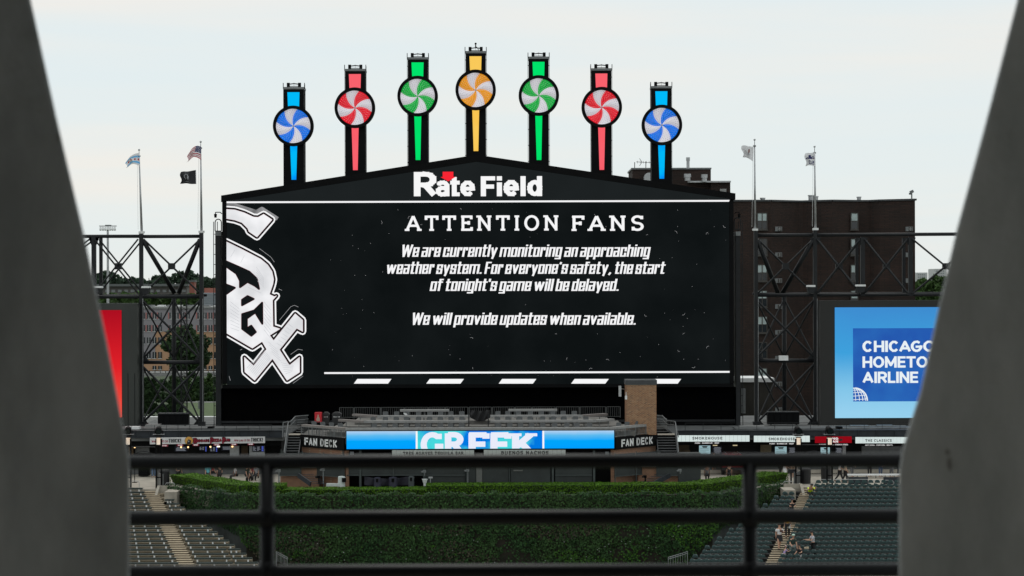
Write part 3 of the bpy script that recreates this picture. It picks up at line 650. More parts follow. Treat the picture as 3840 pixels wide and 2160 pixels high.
# ---------------------------------------------------------------- side trusses
def truss(side):
    s = 'left' if side < 0 else 'right'
    if side < 0:
        A, B, C = 529.5, 755, 630; tyA, tyB = 877, 874; chords = [(-60, 540, 887, 886), (540, 752, 887, 886)]; lowc = (-60, 756, 1114, 1113); mid = 1358.5
        posts = [352, 60]; panels = [(361, 525, True), (537, 749, False), (70, 344, True)]; nodes = [352, 529]
    else:
        A, B, C = 2834, 3056, 2958; tyA, tyB = 866, 864; chords = [(2838, 3056, 882, 881), (3062, 3900, 881, 876)]; lowc = (2838, 3900, 1107, 1103); mid = 1352.5
        posts = [3234.5, 3414, 3680]; panels = [(2843, 3050, False), (3066, 3228, True), (3244, 3406, True), (3424, 3672, True)]; nodes = [3058, 3234]
    Yt_ = 186.5; base = at(630 if side < 0 else 2944, 1598, Yt_)
    t = thing('steel_truss', 'dark steel lattice frame %s of the video board, carrying a side board and flagpoles' % s, 'truss', (base.x, Yt_, base.z), 0, 'lattice trusses either side of the board')
    Yf, Yb = Yt_, Yt_ + 3.2; m = M['steel']; k = Yt_ / F
    P = lambda x, y, Y=Yf: at(x, y, Y)
    def Pb(x, y):   # rear plane: same structure 3.2 m further back
        p = at(x, y, Yf); return Vector((p.x, Yb, p.z))
    for (x, ty) in ((A, tyA), (B, tyB)):
        p = P(x, ty); q = P(x, 1598); MB().box(p.x - .17, p.x + .17, Yf - .17, Yf + .17, q.z, p.z).build('column', m, t)
        MB().box(p.x - .30, p.x + .30, Yf - .3, Yf + .3, q.z - .05, q.z + .42).build('base_plate', m, t)
        MB().box(p.x - .19, p.x + .19, Yf - .19, Yf + .19, p.z, p.z + .12).build('column_cap', M['galv'], t)
    pc = Pb(C, 1110); qc = Pb(C, 1598); MB().tube((pc.x, Yb, qc.z), (pc.x, Yb, pc.z), .20, n=12).build('rear_column', m, t, True)
    for a, b, ya, yb in chords: MB().tube(P(a, ya), P(b, yb), .155, n=12).build('chord', m, t, True)
    MB().tube(P(lowc[0], lowc[2]), P(lowc[1], lowc[3]), .155, n=12).build('chord', m, t, True)
    MB().tube(Pb(lowc[0], lowc[2] - 5), Pb(lowc[1], lowc[3] - 5), .12, n=10).build('rear_chord', m, t, True)
    MB().tube(P(A, mid), P(B, mid), .17, n=12).build('chord', m, t, True)
    for q in posts:
        for fn, r in ((P, .19), (Pb, .14)):
            p0 = fn(q, 889); p1 = fn(q, 1110); MB().box(p0.x - r, p0.x + r, p0.y - r, p0.y + r, p1.z, p0.z).build('post', m, t)
    def gus(x, y, w=20, h=15, Y=None):
        p = P(x, y); h2 = h * k; w2 = w * k
        MB().prism([p + Vector((-w2, -.04, 0)), p + Vector((w2, -.04, 0)), p + Vector((w2 * .5, -.04, -h2 * 1.8)), p + Vector((-w2 * .5, -.04, -h2 * 1.8))], (0, .08, 0)).build('gusset', m, t)
    for q in posts + nodes[:1]: gus(q, 891)
    for (x0, x1, dbl) in panels:
        for o_ in ((0,) if not dbl else (-.12, .12)):
            for (ya, yb) in ((897, 1100), (1100, 897)):
                a = P(x0, ya); b = P(x1, yb); a.y += o_ * 4 + .2; b.y += o_ * 4 + .2; a.x += o_; b.x += o_
                MB().tube(a, b, .075 if dbl else .085, n=8).build('brace', m, t)
        p = P((x0 + x1) / 2, 998.5); MB().box(p.x - .30, p.x + .30, Yf - .1, Yf + .3, p.z - .28, p.z + .28).build('node_plate', m, t)
    xm = (A + B) / 2 - 5
    MB().tube(P(A + 6, 900), Pb(xm - 6, 1098), .2, n=12).build('raking_strut', m, t, True)
    MB().tube(P(B - 6, 900), Pb(xm + 12, 1098), .2, n=12).build('raking_strut', m, t, True)
    for (y0, y1) in ((1122, mid - 8), (mid + 10, 1590)):
        for a, b in ((P(A, y0), P(B, y1)), (P(B, y0), P(A, y1))): MB().tube(a, b, .10, n=8).build('brace', m, t)
        for a, b in ((P(A, y0), Pb(C, y1)), (Pb(C, y0), P(A, y1)), (P(B, y0), Pb(C, y1)), (Pb(C, y0), P(B, y1))): MB().tube(a, b, .075, n=8).build('brace', m, t)
        for xx in (A, B):
            p = P(xx, y1 + 2); sgn = 1 if xx == A else -1
            MB().prism([p + Vector((0, -.03, 0)), p + Vector((sgn * .7, -.03, 0)), p + Vector((0, -.03, .9))], (0, .06, 0)).build('gusset', m, t)
    # light cable / tube up each column
    for x in (A + 8, B + 7): MB().tube(P(x, 1120) + Vector((0, -.25, 0)), P(x, 1580) + Vector((0, -.25, 0)), .025, n=5).build('cable', M['galv'], t)
    return t
TL = truss(-1); TR = truss(1)
def flood(px, py, Y, label, w=30):
    t = MB(); c = at(px, py, Y); s = Y / F * w
    t.prism([c + Vector((-s, -.5, .0)), c + Vector((s, -.5, 0)), c + Vector((s * .7, -.5, -.5)), c + Vector((-s * .6, -.5, -.62))], (0, .9, 0), 0)
    t.prism([c + Vector((-s * 1.02, -.55, 0)), c + Vector((s * 1.02, -.55, 0)), c + Vector((s * .95, -.55, .17)), c + Vector((-s * .85, -.55, .17))], (0, 1.0, 0), 1)
    t.tube(c + Vector((.2, .3, .1)), c + Vector((.2, .3, .9)), .03, mi=0)
    t.solo('floodlight', [M['steel'], M['white']], label, 'floodlight', 'box floodlights on the lower chords')
flood(548, 1080, 186.0, 'box floodlight on the left truss where its middle column crosses', 15); flood(362, 1080, 186.0, 'box floodlight at the left end of the left truss by the column', 22)
flood(3040, 1076, 186.0, 'box floodlight beside the second flagpole column of the right truss', 15); flood(3226, 1074, 186.0, 'box floodlight under the third post of the right truss', 17)
t = MB(); t.pbox(2922, 2956, 1334, 1352, 185.9, .5); t.solo('junction_box', M['white'], 'white box on the middle chord of the right lattice tower', 'box')
for (a, b, c_, d, lab) in ((591, 706, 1552, 1596, 'left'), (2879, 2998, 1546, 1593, 'right')):
    t = thing('speaker_array', 'wide black loudspeaker bank at the foot of the %s lattice tower' % lab, 'loudspeaker', at((a + b) / 2, d + 12, 185.6), 0, 'loudspeaker banks at the tower feet')
    n = 5; wx = (b - a) / n
    for k in range(n): MB().pbox(a + k * wx + .5, a + (k + 1) * wx - .5, c_ + 2, d - 2, 185.5, .9).build('speaker_cabinet', M['black'], t)
    MB().pbox(a, b, c_ - 2, c_ + 2, 185.4, 1.1).build('frame', M['steel'], t)
    fr = MB()
    for x in (a + 12, b - 12): p = at(x, d - 2, 185.9); q = at(x, d + 14, 185.9); fr.tube(p, q, .06)
    fr.build('leg', M['steel'], t)
# slim lattice mast behind the left tower
t = MB()
for x in (677, 698):
    for dy in (0, .5): p = at(x, 1118, 189.2); q = at(x, 1598, 189.2); t.tube((p.x, p.y + dy, q.z), (p.x, p.y + dy, p.z), .035, n=5)
for k in range(34):
    y = 1120 + k * 14; t.tube(at(677, y, 189.2), at(698, y, 189.2), .02, n=4)
    t.tube(at(677, y, 189.2), at(698, y + 14, 189.2), .02, n=4)
t.solo('lattice_mast', M['steel'], 'slim ladder-like mast standing inside the left lattice tower', 'mast')
# junction boxes and fittings on roof edge come with the concourse
# ---------------------------------------------------------------- side boards
YS = 184.6
t = thing('side_board', 'side video board with a plain red picture, half hidden by the left column', 'video board', at(300, 1602, YS + 1), 0, 'video boards under the trusses')
MB().pbox(-150, 515, 1138, 1602, YS + .1, 1.6).build('frame', mat('dull_green_black_casing', (.020, .024, .021), .4, 0, .35, .25, .1, stretch=(1, 1, .3)), t)
cr_ = MB(); [cr_.pbox(x - .8, x + .8, 1400, 1600, YS + .06, .05) for x in (480, 505)]; cr_.build('casing_seam', M['fascia'], t)
red = MB(); red.pbox(-100, 455.7, 1163.7, 1566, YS, .12); zt_ = at(0, 1164, YS).z - t.location.z; zb_ = at(0, 1566, YS).z - t.location.z
red.build('screen', emit('led_red_field', rgb(205, 20, 34), 1, var=.06, scale=.3, grad=[(zb_, rgb(246, 84, 66)), (zb_ + (zt_ - zb_) * .45, rgb(224, 32, 40)), (zt_, rgb(170, 14, 32))]), t)
t = thing('side_board', 'side video board showing a blue airline advert, cut by the right column', 'video board', at(3350, 1596, YS + 1), 0, 'video boards under the trusses')
MB().pbox(3076, 3760, 1126, 1596, YS + .1, 1.6).build('frame', mat('brown_black_casing', (.012, .012, .011), .6, 0, .25, .4), t)
zt_ = at(0, 1155, YS).z - t.location.z; zb_ = at(0, 1569, YS).z - t.location.z; d_ = zt_ - zb_
sk = MB().pbox(3131.6, 3700, 1152, 1567, YS, .12).build('screen', emit('led_sky', rgb(80, 170, 220), 1, var=.22, scale=.22,
     grad=[(zb_, rgb(150, 208, 238)), (zb_ + d_ * .25, rgb(128, 196, 232)), (zb_ + d_ * .6, rgb(62, 160, 220)), (zt_, rgb(62, 140, 208))]), t)
sq = MB().pbox(3199, 3640, 1230.5, 1505, YS - .03, .03).build('blue_square', emit('led_royal_blue', rgb(42, 104, 184), 1, var=.12, scale=.3, col2=rgb(36, 84, 172)), t)
tx = MB(); k = YS / F
for body, x1, yt, yb in (("CHICAGO\u2019S", 3568, 1278, 1320), ('HOMETOWN', 3576, 1336.5, 1379), ('AIRLINE', 3443, 1394, 1436.5)):
    ptext(tx, body, 3234.5, x1, yt, yb, YS - .06, tv=.235, th=.195, gap=.075, kern=.09)
tx.build('advert_lettering', EW2 := emit('led_white_soft', rgb(232, 240, 244)), t)
gl = MB()
gc = at(3199, 1506, YS).to_2d(); cx, cz = at(3199, 1506, YS).x, at(3199, 1506, YS).z
Rg = 54 * k
def GP(lon, lat):   # quarter of a tilted globe
    return (cx + Rg * math.sin(R(lon)) * math.cos(R(lat)) , YS - .06, cz + Rg * (math.sin(R(lat)) * .96 + .06 * math.cos(R(lat))))
mr = []
for la in range(4, 88, 16):
    P2 = [GP(lo, la + lo * .06) for lo in range(0, 91, 10)]
    thick(gl, [(p[0], p[2]) for p in P2], .05, lambda a, b: (a, YS - .06, b), joins=0)
for i, lo in enumerate(range(10, 91, 16)):
    P2 = [GP(lo, la) for la in range(0, 86, 8)]
    thick(gl, [(p[0], p[2]) for p in P2], .05 + .006 * i, lambda a, b: (a, YS - .06, b), joins=0)
gl.build('globe_mark', EW2, t)

# ---------------------------------------------------------------- flagpoles and flags
def pole(bx_, by, tx_, ty, Y, label):
    b = at(bx_, by, Y); tp = at(tx_, ty, Y)
    t = thing('flagpole', label, 'flagpole', b, 0, 'flagpoles standing on the truss columns')
    MB().tube(b, tp - Vector((0, 0, .45)), .115, .055, n=12).build('pole', M['galv'], t, True)
    MB().box(b.x - .24, b.x + .24, Y - .24, Y + .24, b.z - .02, b.z + .16).build('base', M['white'], t)
    h = MB(); h.tube(tp - Vector((0, 0, .62)), tp - Vector((0, 0, .5)), .13, n=10); h.tube(tp - Vector((0, 0, .5)), tp - Vector((0, 0, .12)), .03, n=6); h.build('truck', M['grey_paint'], t)
    MB().ball(tp, .10).build('ball', M['galv'], t, True)
    MB().path([tp + Vector((-.15, -.1, -.5)), b + Vector((-.3, -.12, .3))], .012, 4).build('halyard', M['white'], t)
    return t
Yf_ = 186.5
pole(531.5, 874, 521.5, 562, Yf_, 'grey flagpole flying the pale blue striped flag, far left')
pole(755.5, 872, 752.6, 532, Yf_, 'flagpole carrying two flags, the striped one above the black one')
pole(2831.6, 864, 2829.7, 524, Yf_, 'tall flagpole with the plain white seal flag, right of the board')
pole(3058, 862, 3054.6, 550, Yf_, 'flagpole with the small white flag with dark markings, rightmost')
FM = [solid('flag_white', (.80, .80, .82)), solid('flag_red', (.50, .015, .04)), solid('flag_navy', (.015, .02, .12)), solid('flag_sky', (.16, .50, .85)),
      solid('flag_black', (.012, .013, .016)), solid('flag_grey', (.30, .31, .33)), solid('flag_brown', (.20, .06, .05))]
def flag(name, ht, hb, ft, fb, Y, fn, label, group='flags on the poles', droop=0.0, nx=54, ny=36, wave=1.0):
    a, b, c, d = at(*ht, Y), at(*hb, Y), at(*ft, Y), at(*fb, Y)
    mb = MB(); vs = []
    for j in range(ny + 1):
        for i in range(nx + 1):
            u, v = i / nx, j / ny
            p = (a * (1 - u) + c * u) * (1 - v) + (b * (1 - u) + d * u) * v
            p = p + Vector((0, math.sin(u * 8 + v * 1.5) * .28 * u ** .5 * wave, (droop * math.sin(math.pi * u) + .05 * math.sin(u * 9 + v * 2) * u) * wave))
            p.x += .08 * math.sin(v * 7 + u * 3) * u * wave
            vs.append(p)
    mb.v = [tuple(p) for p in vs]
    for j in range(ny):
        for i in range(nx):
            q = j * (nx + 1) + i; mb.f.append((q, q + nx + 1, q + nx + 2, q + 1)); mb.m.append(fn((i + .5) / nx, (j + .5) / ny))
    return mb.solo(name, FM, label, 'flag', group, True)
def star6(x, y, cx, cy, r):
    dx, dy = (x - cx) / r, (y - cy) / r * .66
    a = math.atan2(dy, dx); rr_ = math.hypot(dx, dy); f = abs(((a / (math.pi / 3)) % 1) - .5) * 2
    return rr_ < .45 + .55 * f ** 1.4
def f_city(u, v):
    if v < .20: return 0
    if v < .36: return 3
    if v < .66:
        for cx in (.1, .33, .58, .83):
            if star6(u, v, cx, .51, .085): return 1
        return 0
    return 3 if v < .84 else 0
def f_us(u, v):
    if u < .40 and v < 7 / 13: return 0 if (int(u * 30) + int(v * 24)) % 2 == 0 and (u * 30) % 1 < .45 and (v * 24) % 1 < .5 else 2
    return 1 if int(v * 13) % 2 == 0 else 0
def f_pow(u, v):
    if u < .035: return 0
    r = math.hypot((u - .60) / .155, (v - .48) / .27)
    if r < 1:
        if math.hypot((u - .60) / .075, (v - .42) / .16) < 1 or (v > .58 and abs(u - .60) < .09): return 4
        return 5 if r > .35 else 4
    if abs(u - .60) < .14 and (.10 < v < .15 or .82 < v < .87): return 5
    return 4
def f_seal(u, v):
    r = math.hypot((u - .42) / .17, (v - .5) / .33)
    if r < 1:
        if math.hypot((u - .40) / .07, (v - .36) / .17) < 1: return 6
        if math.hypot((u - .44) / .10, (v - .60) / .12) < 1: return 5
        return 0 if (int(u * 50) + int(v * 40)) % 3 else 5
    if abs(u - .42) < .14 and .88 < v < .92: return 5
    return 0
def f_club(u, v):
    # dark batter shape above two block numerals, seen from behind
    x = 1 - u
    if .10 < x < .92:
        if .16 < v < .50:
            if abs(v - (.44 - (x - .15) * .22)) < .045 and x < .86: return 2
            if abs(v - (.44 - (x - .3) * .05)) < .04 and x > .3: return 2
            if math.hypot((x - .42) / .12, (v - .25) / .10) < 1: return 2
            if math.hypot((x - .90) / .05, (v - .42) / .05) < 1: return 1
    if .62 < v < .88:
        for x0 in (.30, .62):
            a, b = (x - x0) / .26, (v - .62) / .26
            if 0 < a < 1:
                if x0 == .30: 
                    if b < .2 or b > .8 or a < .22 or a > .78: return 2
                else:
                    if b < .2 or b > .8 or abs(b - .5) < .1 or (a > .78 and b < .5) or (a < .22 and b > .5): return 2
    return 0
flag('city_flag', (523.6, 574.5), (524.5, 623.5), (471, 606), (474, 628), Yf_ - .2, f_city, 'white flag with two pale blue stripes and red stars, on the leftmost pole', droop=.25)
flag('national_flag', (753.5, 550), (754.5, 600), (704, 578), (702, 607.5), Yf_ - .2, f_us, 'red and white striped flag with a starry navy corner, top of its pole', droop=.35)
flag('black_flag', (735.5, 637), (736.5, 690), (676, 645), (677, 687), Yf_ - .2, f_pow, 'black flag with a white round emblem, flying below the striped flag', droop=-.02)
flag('state_flag', (2826, 551), (2824, 605), (2783, 546), (2787, 587), Yf_ - .2, f_seal, 'thin white flag with a small brown seal, on the pole right of the board', droop=.02)
flag('club_flag', (3056.5, 572.5), (3057, 624), (3021, 576), (3022, 621), Yf_ - .2, f_club, 'small white flag with navy shapes and numerals, on the rightmost pole', droop=.03)

# ---------------------------------------------------------------- dark brick apartment block behind the right truss
def brickwall(name, c1, c2, mortar, scale, rough=.9):
    m = bpy.data.materials.new(name); m.use_nodes = True; nt = m.node_tree; b = nt.nodes['Principled BSDF']; b.inputs['Roughness'].default_value = rough
    t = nt.nodes.new('ShaderNodeTexCoord'); s = nt.nodes.new('ShaderNodeSeparateXYZ'); c = nt.nodes.new('ShaderNodeCombineXYZ')
    ad = nt.nodes.new('ShaderNodeMath'); nt.links.new(t.outputs['Object'], s.inputs[0]); nt.links.new(s.outputs['X'], ad.inputs[0]); nt.links.new(s.outputs['Y'], ad.inputs[1])
    nt.links.new(ad.outputs[0], c.inputs['X']); nt.links.new(s.outputs['Z'], c.inputs['Y'])
    k = nt.nodes.new('ShaderNodeTexBrick'); k.inputs['Scale'].default_value = scale; k.inputs['Color1'].default_value = (*c1, 1); k.inputs['Color2'].default_value = (*c2, 1)
    k.inputs['Mortar'].default_value = (*mortar, 1); k.inputs['Mortar Size'].default_value = .022; k.inputs['Brick Width'].default_value = .62; k.inputs['Row Height'].default_value = .24
    nt.links.new(c.outputs[0], k.inputs['Vector'])
    n = nt.nodes.new('ShaderNodeTexNoise'); n.inputs['Scale'].default_value = .22; n.inputs['Detail'].default_value = 5; nt.links.new(t.outputs['Object'], n.inputs['Vector'])
    mr = nt.nodes.new('ShaderNodeMapRange'); mr.inputs['From Min'].default_value = .3; mr.inputs['From Max'].default_value = .7; mr.inputs['To Min'].default_value = .72; mr.inputs['To Max'].default_value = 1.35
    nt.links.new(n.outputs['Fac'], mr.inputs['Value']); h = nt.nodes.new('ShaderNodeHueSaturation'); nt.links.new(mr.outputs['Result'], h.inputs['Value'])
    nt.links.new(k.outputs['Color'], h.inputs['Color']); nt.links.new(h.outputs['Color'], b.inputs['Base Color'])
    bp = nt.nodes.new('ShaderNodeBump'); bp.inputs['Strength'].default_value = .6; bp.inputs['Distance'].default_value = .03; bp.invert = True
    nt.links.new(k.outputs['Fac'], bp.inputs['Height']); nt.links.new(bp.outputs['Normal'], b.inputs['Normal'])
    return m
BW = brickwall('dark_brown_brick', (.022, .0128, .0102), (.036, .0185, .0140), (.013, .0105, .0095), 1.15)
GW = mat('window_glass_dark', (.02, .025, .03), .08, 0, .3, .5); BL = mat('window_blind', (.42, .50, .50), .5, 0, .15, 1.5)
WFr = mat('bronze_window_frame', (.05, .045, .04), .5)
YBd = 262.0
bt = thing('apartment_block', 'tall dark brown brick apartment block with folded facade, behind the right truss', 'building', (at(3000, 1600, YBd).x, YBd, 0))
fold = [(2560, 2.0), (2745, 2.0), (2892, 2.0), (2996, 4.4), (3012, 4.4), (3122, 2.2), (3222, 3.6), (3262, 3.6), (3300, 2.2), (3432, 0.0)]
pts = []
for px, dy in fold: p = at(px, 1000, YBd); pts.append((p.x * (1 + dy / YBd), YBd + dy))
zt = at(3100, 752, YBd).z
wl = MB()
for (a, b) in zip(pts[:-1], pts[1:]): wl.add([(a[0], a[1], 0), (b[0], b[1], 0), (b[0], b[1], zt), (a[0], a[1], zt)], [(0, 1, 2, 3)])
bk = [(pts[-1][0] + 1.0, YBd + 22), (pts[0][0], YBd + 22)]
loop = pts + bk
wl.add([(a[0], a[1], zt - .3) for a in loop], [tuple(range(len(loop)))])
for (a, b) in ((pts[-1], bk[0]), (bk[0], bk[1]), (bk[1], pts[0])): wl.add([(a[0], a[1], 0), (b[0], b[1], 0), (b[0], b[1], zt), (a[0], a[1], zt)], [(0, 1, 2, 3)])
wl.build('wall', BW, bt)
cp = MB()
for (a, b) in zip(pts[:-1], pts[1:]): cp.beam((a[0], a[1] + .05, zt + .1), (b[0], b[1] + .05, zt + .1), .45, .22)
cp.beam((pts[-1][0], pts[-1][1], zt + .1), (bk[0][0], bk[0][1], zt + .1), .45, .22); cp.build('coping', M['grey_paint'] if False else M['roofcap'], bt)
kb = YBd / F
def bwin(x0, x1, y0, y1, dy, lit=True, split=True):
    Y = YBd + dy; c = at((x0 + x1) / 2, (y0 + y1) / 2, Y); w = (x1 - x0) / 2 * kb; h = (y1 - y0) / 2 * kb
    fr = MB(); T = .10
    xs = (-w, 0, w) if split else (-w, w)
    for x in xs: fr.box(c.x + x - T / 2, c.x + x + T / 2, Y - .12, Y + .06, c.z - h, c.z + h)
    for z in (-h, 0, h): fr.box(c.x - w, c.x + w, Y - .10, Y + .05, c.z + z - T / 2, c.z + z + T / 2)
    fr.box(c.x - w - .1, c.x + w + .1, Y - .2, Y + .05, c.z - h - .2, c.z - h - .05)
    f = fr.build('window', WFr, bt)
    for z, m_ in ((1, BL if lit else GW), (-1, GW)):
        for s in ((-1, 1) if split else (0,)):
            g = MB(); xa = c.x + (min(0, s) * w if split else -w) + T / 2; xb = c.x + (max(0, s) * w if split else w) - T / 2
            za, zb = (c.z + T / 2, c.z + h - T / 2) if z > 0 else (c.z - h + T / 2, c.z - T / 2)
            g.box(xa, xb, Y - .05, Y - .02, za, zb); g.build('pane', m_, f)
for i in range(8): bwin(2840, 2876, 799 + 97 * i, 859 + 97 * i, 1.90, lit=(i not in (1, 5)))
for i in range(8): bwin(3191, 3217, 799 + 97 * i, 859 + 97 * i, 2.9, lit=True, split=False)
for i in range(8):
    for px, dy, ok in ((2920, 2.5, 1), (3411, -.2, 1)):
        if px > 3000 and i > 3: continue
        Y = YBd + dy; a = MB(); a.pbox(px - 13, px + 13, 850 + 97 * i, 867 + 97 * i, Y - .25, .5)
        ac = a.build('air_conditioner', M['grey_paint'], bt)
        s = MB(); s.pbox(px - 3, px + 11, 852 + 97 * i, 865.5 + 97 * i, Y - .30, .04); s.build('grille', WFr, ac)
        s = MB(); s.pbox(px + 3.4, px + 4.6, 852 + 97 * i, 865.5 + 97 * i, Y - .34, .03); s.pbox(px - 3, px + 11, 858, 859.5, Y - .34, .03) if i == 0 else None; s.build('grille_bar', M['galv'], ac)
# penthouse and roof plant
MB().pbox(2372, 2666, 632, 860, YBd + 4, 9).build('penthouse', BW, bt)
MB().pbox(2368, 2668, 629, 635, YBd + 3.8, 9.4).build('penthouse_coping', M['grey_paint'], bt)
MB().pbox(2666, 2739, 680, 860, YBd + 3, 9).build('penthouse_wing', BW, bt)
MB().pbox(2580, 2741, 678, 684, YBd + 2.5, 9.4).build('penthouse_coping', M['galv'], bt)
MB().pbox(2700, 2724, 708, 722, YBd + 2.7, .3).build('window', M['counter'], bt)
for (px, y0, y1, r) in ((2580, 593, 632, 6), (2578, 655, 678, 11), (2641, 657, 682, 10)):
    v = MB(); a, b = at(px, y1, YBd + 2.2), at(px, y0, YBd + 2.2); v.tube(a, b, r * kb, n=10); v.tube(b - Vector((0, 0, .35)), b + Vector((0, 0, .1)), r * kb * 1.25, n=10); v.build('vent_pipe', M['galv'], bt)
v = MB(); c = at(2434, 665, YBd + 2); n = 12
v.prism([c + Vector((-18 * kb, 0, -.6))] + [c + Vector((18 * kb * math.cos(R(180 - 15 * q)), 0, 18 * kb * math.sin(R(180 - 15 * q)))) for q in range(13)] + [c + Vector((18 * kb, 0, -.6))], (0, 2, 0)); v.build('exhaust_hood', M['galv'], bt)
for (px, w_, y0) in ((2860, 9, 744), (3042, 11, 734), (3060, 8, 738), (3221, 8, 740)):
    v = MB(); a, b = at(px, 753, YBd + 6), at(px, y0, YBd + 6); v.tube(a - Vector((0, 0, .3)), b, w_ * kb, n=12); v.tube(b - Vector((0, 0, .06)), b + Vector((0, 0, .08)), w_ * kb * 1.2, n=12); v.build('roof_vent', M['galv'], bt)
an = MB(); a = at(2422, 605, YBd + 5)
an.tube(at(2422, 632, YBd + 5), a, .05, n=5); an.tube(at(2386, 607, YBd + 5), at(2442, 610, YBd + 5), .03, n=4); an.tube(at(2380, 632, YBd + 5), at(2380, 608, YBd + 5), .05, n=5)
for q in range(5): x = 2390 + q * 11; an.tube(at(x, 604 - 1, YBd + 5), at(x + 1, 613, YBd + 5), .02, n=4)
an.tube(at(2398, 594, YBd + 5), at(2407, 607, YBd + 5), .03, n=4); an.tube(at(2407, 609, YBd + 5), at(2398, 622, YBd + 5), .03, n=4)
an.solo('rooftop_aerial', M['steel'], 'thin television aerial on the roof of the brick penthouse', 'aerial')
cm = MB(); a = at(3419, 748, YBd); cm.tube(a, at(3419, 725, YBd), .09, n=6); cm.beam(at(3413, 722, YBd), at(3425, 716, YBd), .35); cm.box(a.x - .3, a.x - .05, YBd, YBd + .3, at(0, 740, YBd).z, at(0, 733, YBd).z)
cm.solo('security_camera', M['grey_paint'], 'camera on a short mast at the right end of the brick roof', 'camera')
# concrete stair tower behind the board's right foot
t = thing('service_block', 'stained grey concrete block with white coping beside the right lattice tower', 'building', at(2840, 1600, 205))
MB().pbox(2770, 2898, 1432, 1640, 205, 5).build('wall', mat('stained_concrete', (.035, .032, .027), .9, 0, .4, .7, .2, stretch=(1, 1, .3)), t)
MB().pbox(2765, 2904, 1418, 1433, 204.8, 5.4).build('coping', M['white'], t)
MB().pbox(2783, 2796, 1458, 1550, 204.4, .6).build('duct', M['grey_paint'], t)

# ---------------------------------------------------------------- trees and far background
def leafmat(name, c, var=.35, island=.45): return mat(name, c, .75, 0, var, .25, island=island, spec=.2)
LF = [leafmat('tree_leaf_dark', (.030, .060, .022)), leafmat('tree_leaf_mid', (.050, .095, .026)), leafmat('tree_leaf_hazed', (.045, .075, .048))]  # bluer third tone puts distance haze into the far woods' colour
BARK = mat('bark', (.06, .045, .03), .9, 0, .3, 3)
def leaves(mb, c, rx, ry, rz, n, size, rr):
    for _ in range(n):
        a = rr.uniform(0, 2 * math.pi); z = rr.uniform(-1, 1); s = math.sqrt(1 - z * z); q = rr.uniform(.55, 1.0) ** .5
        p = Vector((c[0] + rx * q * s * math.cos(a), c[1] + ry * q * s * math.sin(a), c[2] + rz * q * z))
        u = Vector((rr.gauss(0, 1), rr.gauss(0, 1), rr.gauss(0, 1))).normalized(); v = u.cross(Vector((rr.gauss(0, 1), rr.gauss(0, 1), rr.gauss(0, 1)))).normalized()
        sz = size * rr.uniform(.6, 1.4); mb.add([p - u * sz, p - v * sz * .6, p + u * sz, p + v * sz * .6], [(0, 1, 2, 3)])
def tree(px0, px1, ytop, ybase, Y, lm, label, seed, size=.4, n=36, per=70, cat='tree', group=None):
    rr = random.Random(seed); b = at((px0 + px1) / 2, ybase, Y); hgt = (ybase - ytop) * Y / F; w_ = (px1 - px0) * Y / F / 2
    t = thing('broadleaf_tree', label, cat, b, 0, group)
    tr = MB(); tr.tube(b - Vector((0, 0, .3)), b + Vector((.1, 0, hgt * .5)), hgt * .028, hgt * .016, n=7)
    cr2 = MB()
    for k in range(n):
        a = rr.uniform(0, 6.28); zz = rr.uniform(.22, .94); rad = math.sin(math.pi * min(1, (zz - .1) / .95)) ** .6
        q = rr.uniform(.15, .85); c = b + Vector((w_ * q * rad * math.cos(a), w_ * q * rad * math.sin(a), hgt * zz))
        if k % 5 == 0: tr.tube(b + Vector((0, 0, hgt * .3)), c, hgt * .01, hgt * .004, n=5)
        s = w_ * rr.uniform(.22, .42); leaves(cr2, c, s, s, s * .75, per, size, rr)
    tr.build('trunk', BARK, t); cr2.build('crown', lm, t); return t
def woods(name, px0, px1, ytop, ybase, Y, lm, label, seed, size, n, per, amp=12):
    rr = random.Random(seed); mb = MB()
    for k in range(n):
        x = px0 + (px1 - px0) * (k + rr.random()) / n; yt = ytop + amp * (math.sin(x * .021 + seed) * .5 + rr.uniform(-.5, .7)); Yk = Y + rr.uniform(0, 20)
        h = (ybase - yt) * Yk / F; c = at(x, (yt + ybase) / 2, Yk); wd = (px1 - px0) / n * Yk / F * rr.uniform(.9, 1.7)
        for q in range(4):
            leaves(mb, (c.x + rr.uniform(-.4, .4) * wd, c.y, c.z + h * (.5 - .28 * q) - wd * .35), wd * .75, wd * .75, min(wd * .6, h * .35), per, size, rr)
    o = mb.solo(name, lm, label, 'trees'); o['kind'] = 'stuff'; return o
woods('distant_woods', 150, 830, 1040, 1110, 900, LF[2], 'dark line of far-off trees on the left horizon behind the truss', 3, 1.0, 44, 90, 22)
woods('distant_woods', 3380, 3700, 1048, 1125, 800, LF[1], 'green far-off trees low on the right behind the truss', 5, 1.0, 22, 90, 20)
woods('scrub_bank', 100, 830, 1108, 1165, 560, LF[1], 'green treetops between the far long building and the apartment building', 6, .7, 34, 80, 14)
woods('shrub_bank', 380, 830, 1432, 1600, 300, LF[0], 'dense dark shrubs on the bank behind the left lattice tower', 9, .32, 44, 150, 40)
woods('shrub_bank', 640, 830, 1418, 1530, 310, LF[1], 'lighter green brush beside the lawn behind the left lattice tower', 12, .30, 22, 130, 26)
woods('shrub_bank', 505, 690, 1440, 1592, 252, LF[0], 'dark bushes low behind the left half of the lattice tower foot', 19, .3, 24, 140, 26)
tree(600, 790, 1218, 1440, 345, LF[0], 'big dark leafy tree in front of the orange and grey building', 2, .34, 60, 110)
tree(490, 545, 1355, 1470, 330, LF[0], 'small tree by the side board, left of the big leafy tree', 22, .3, 22, 60)
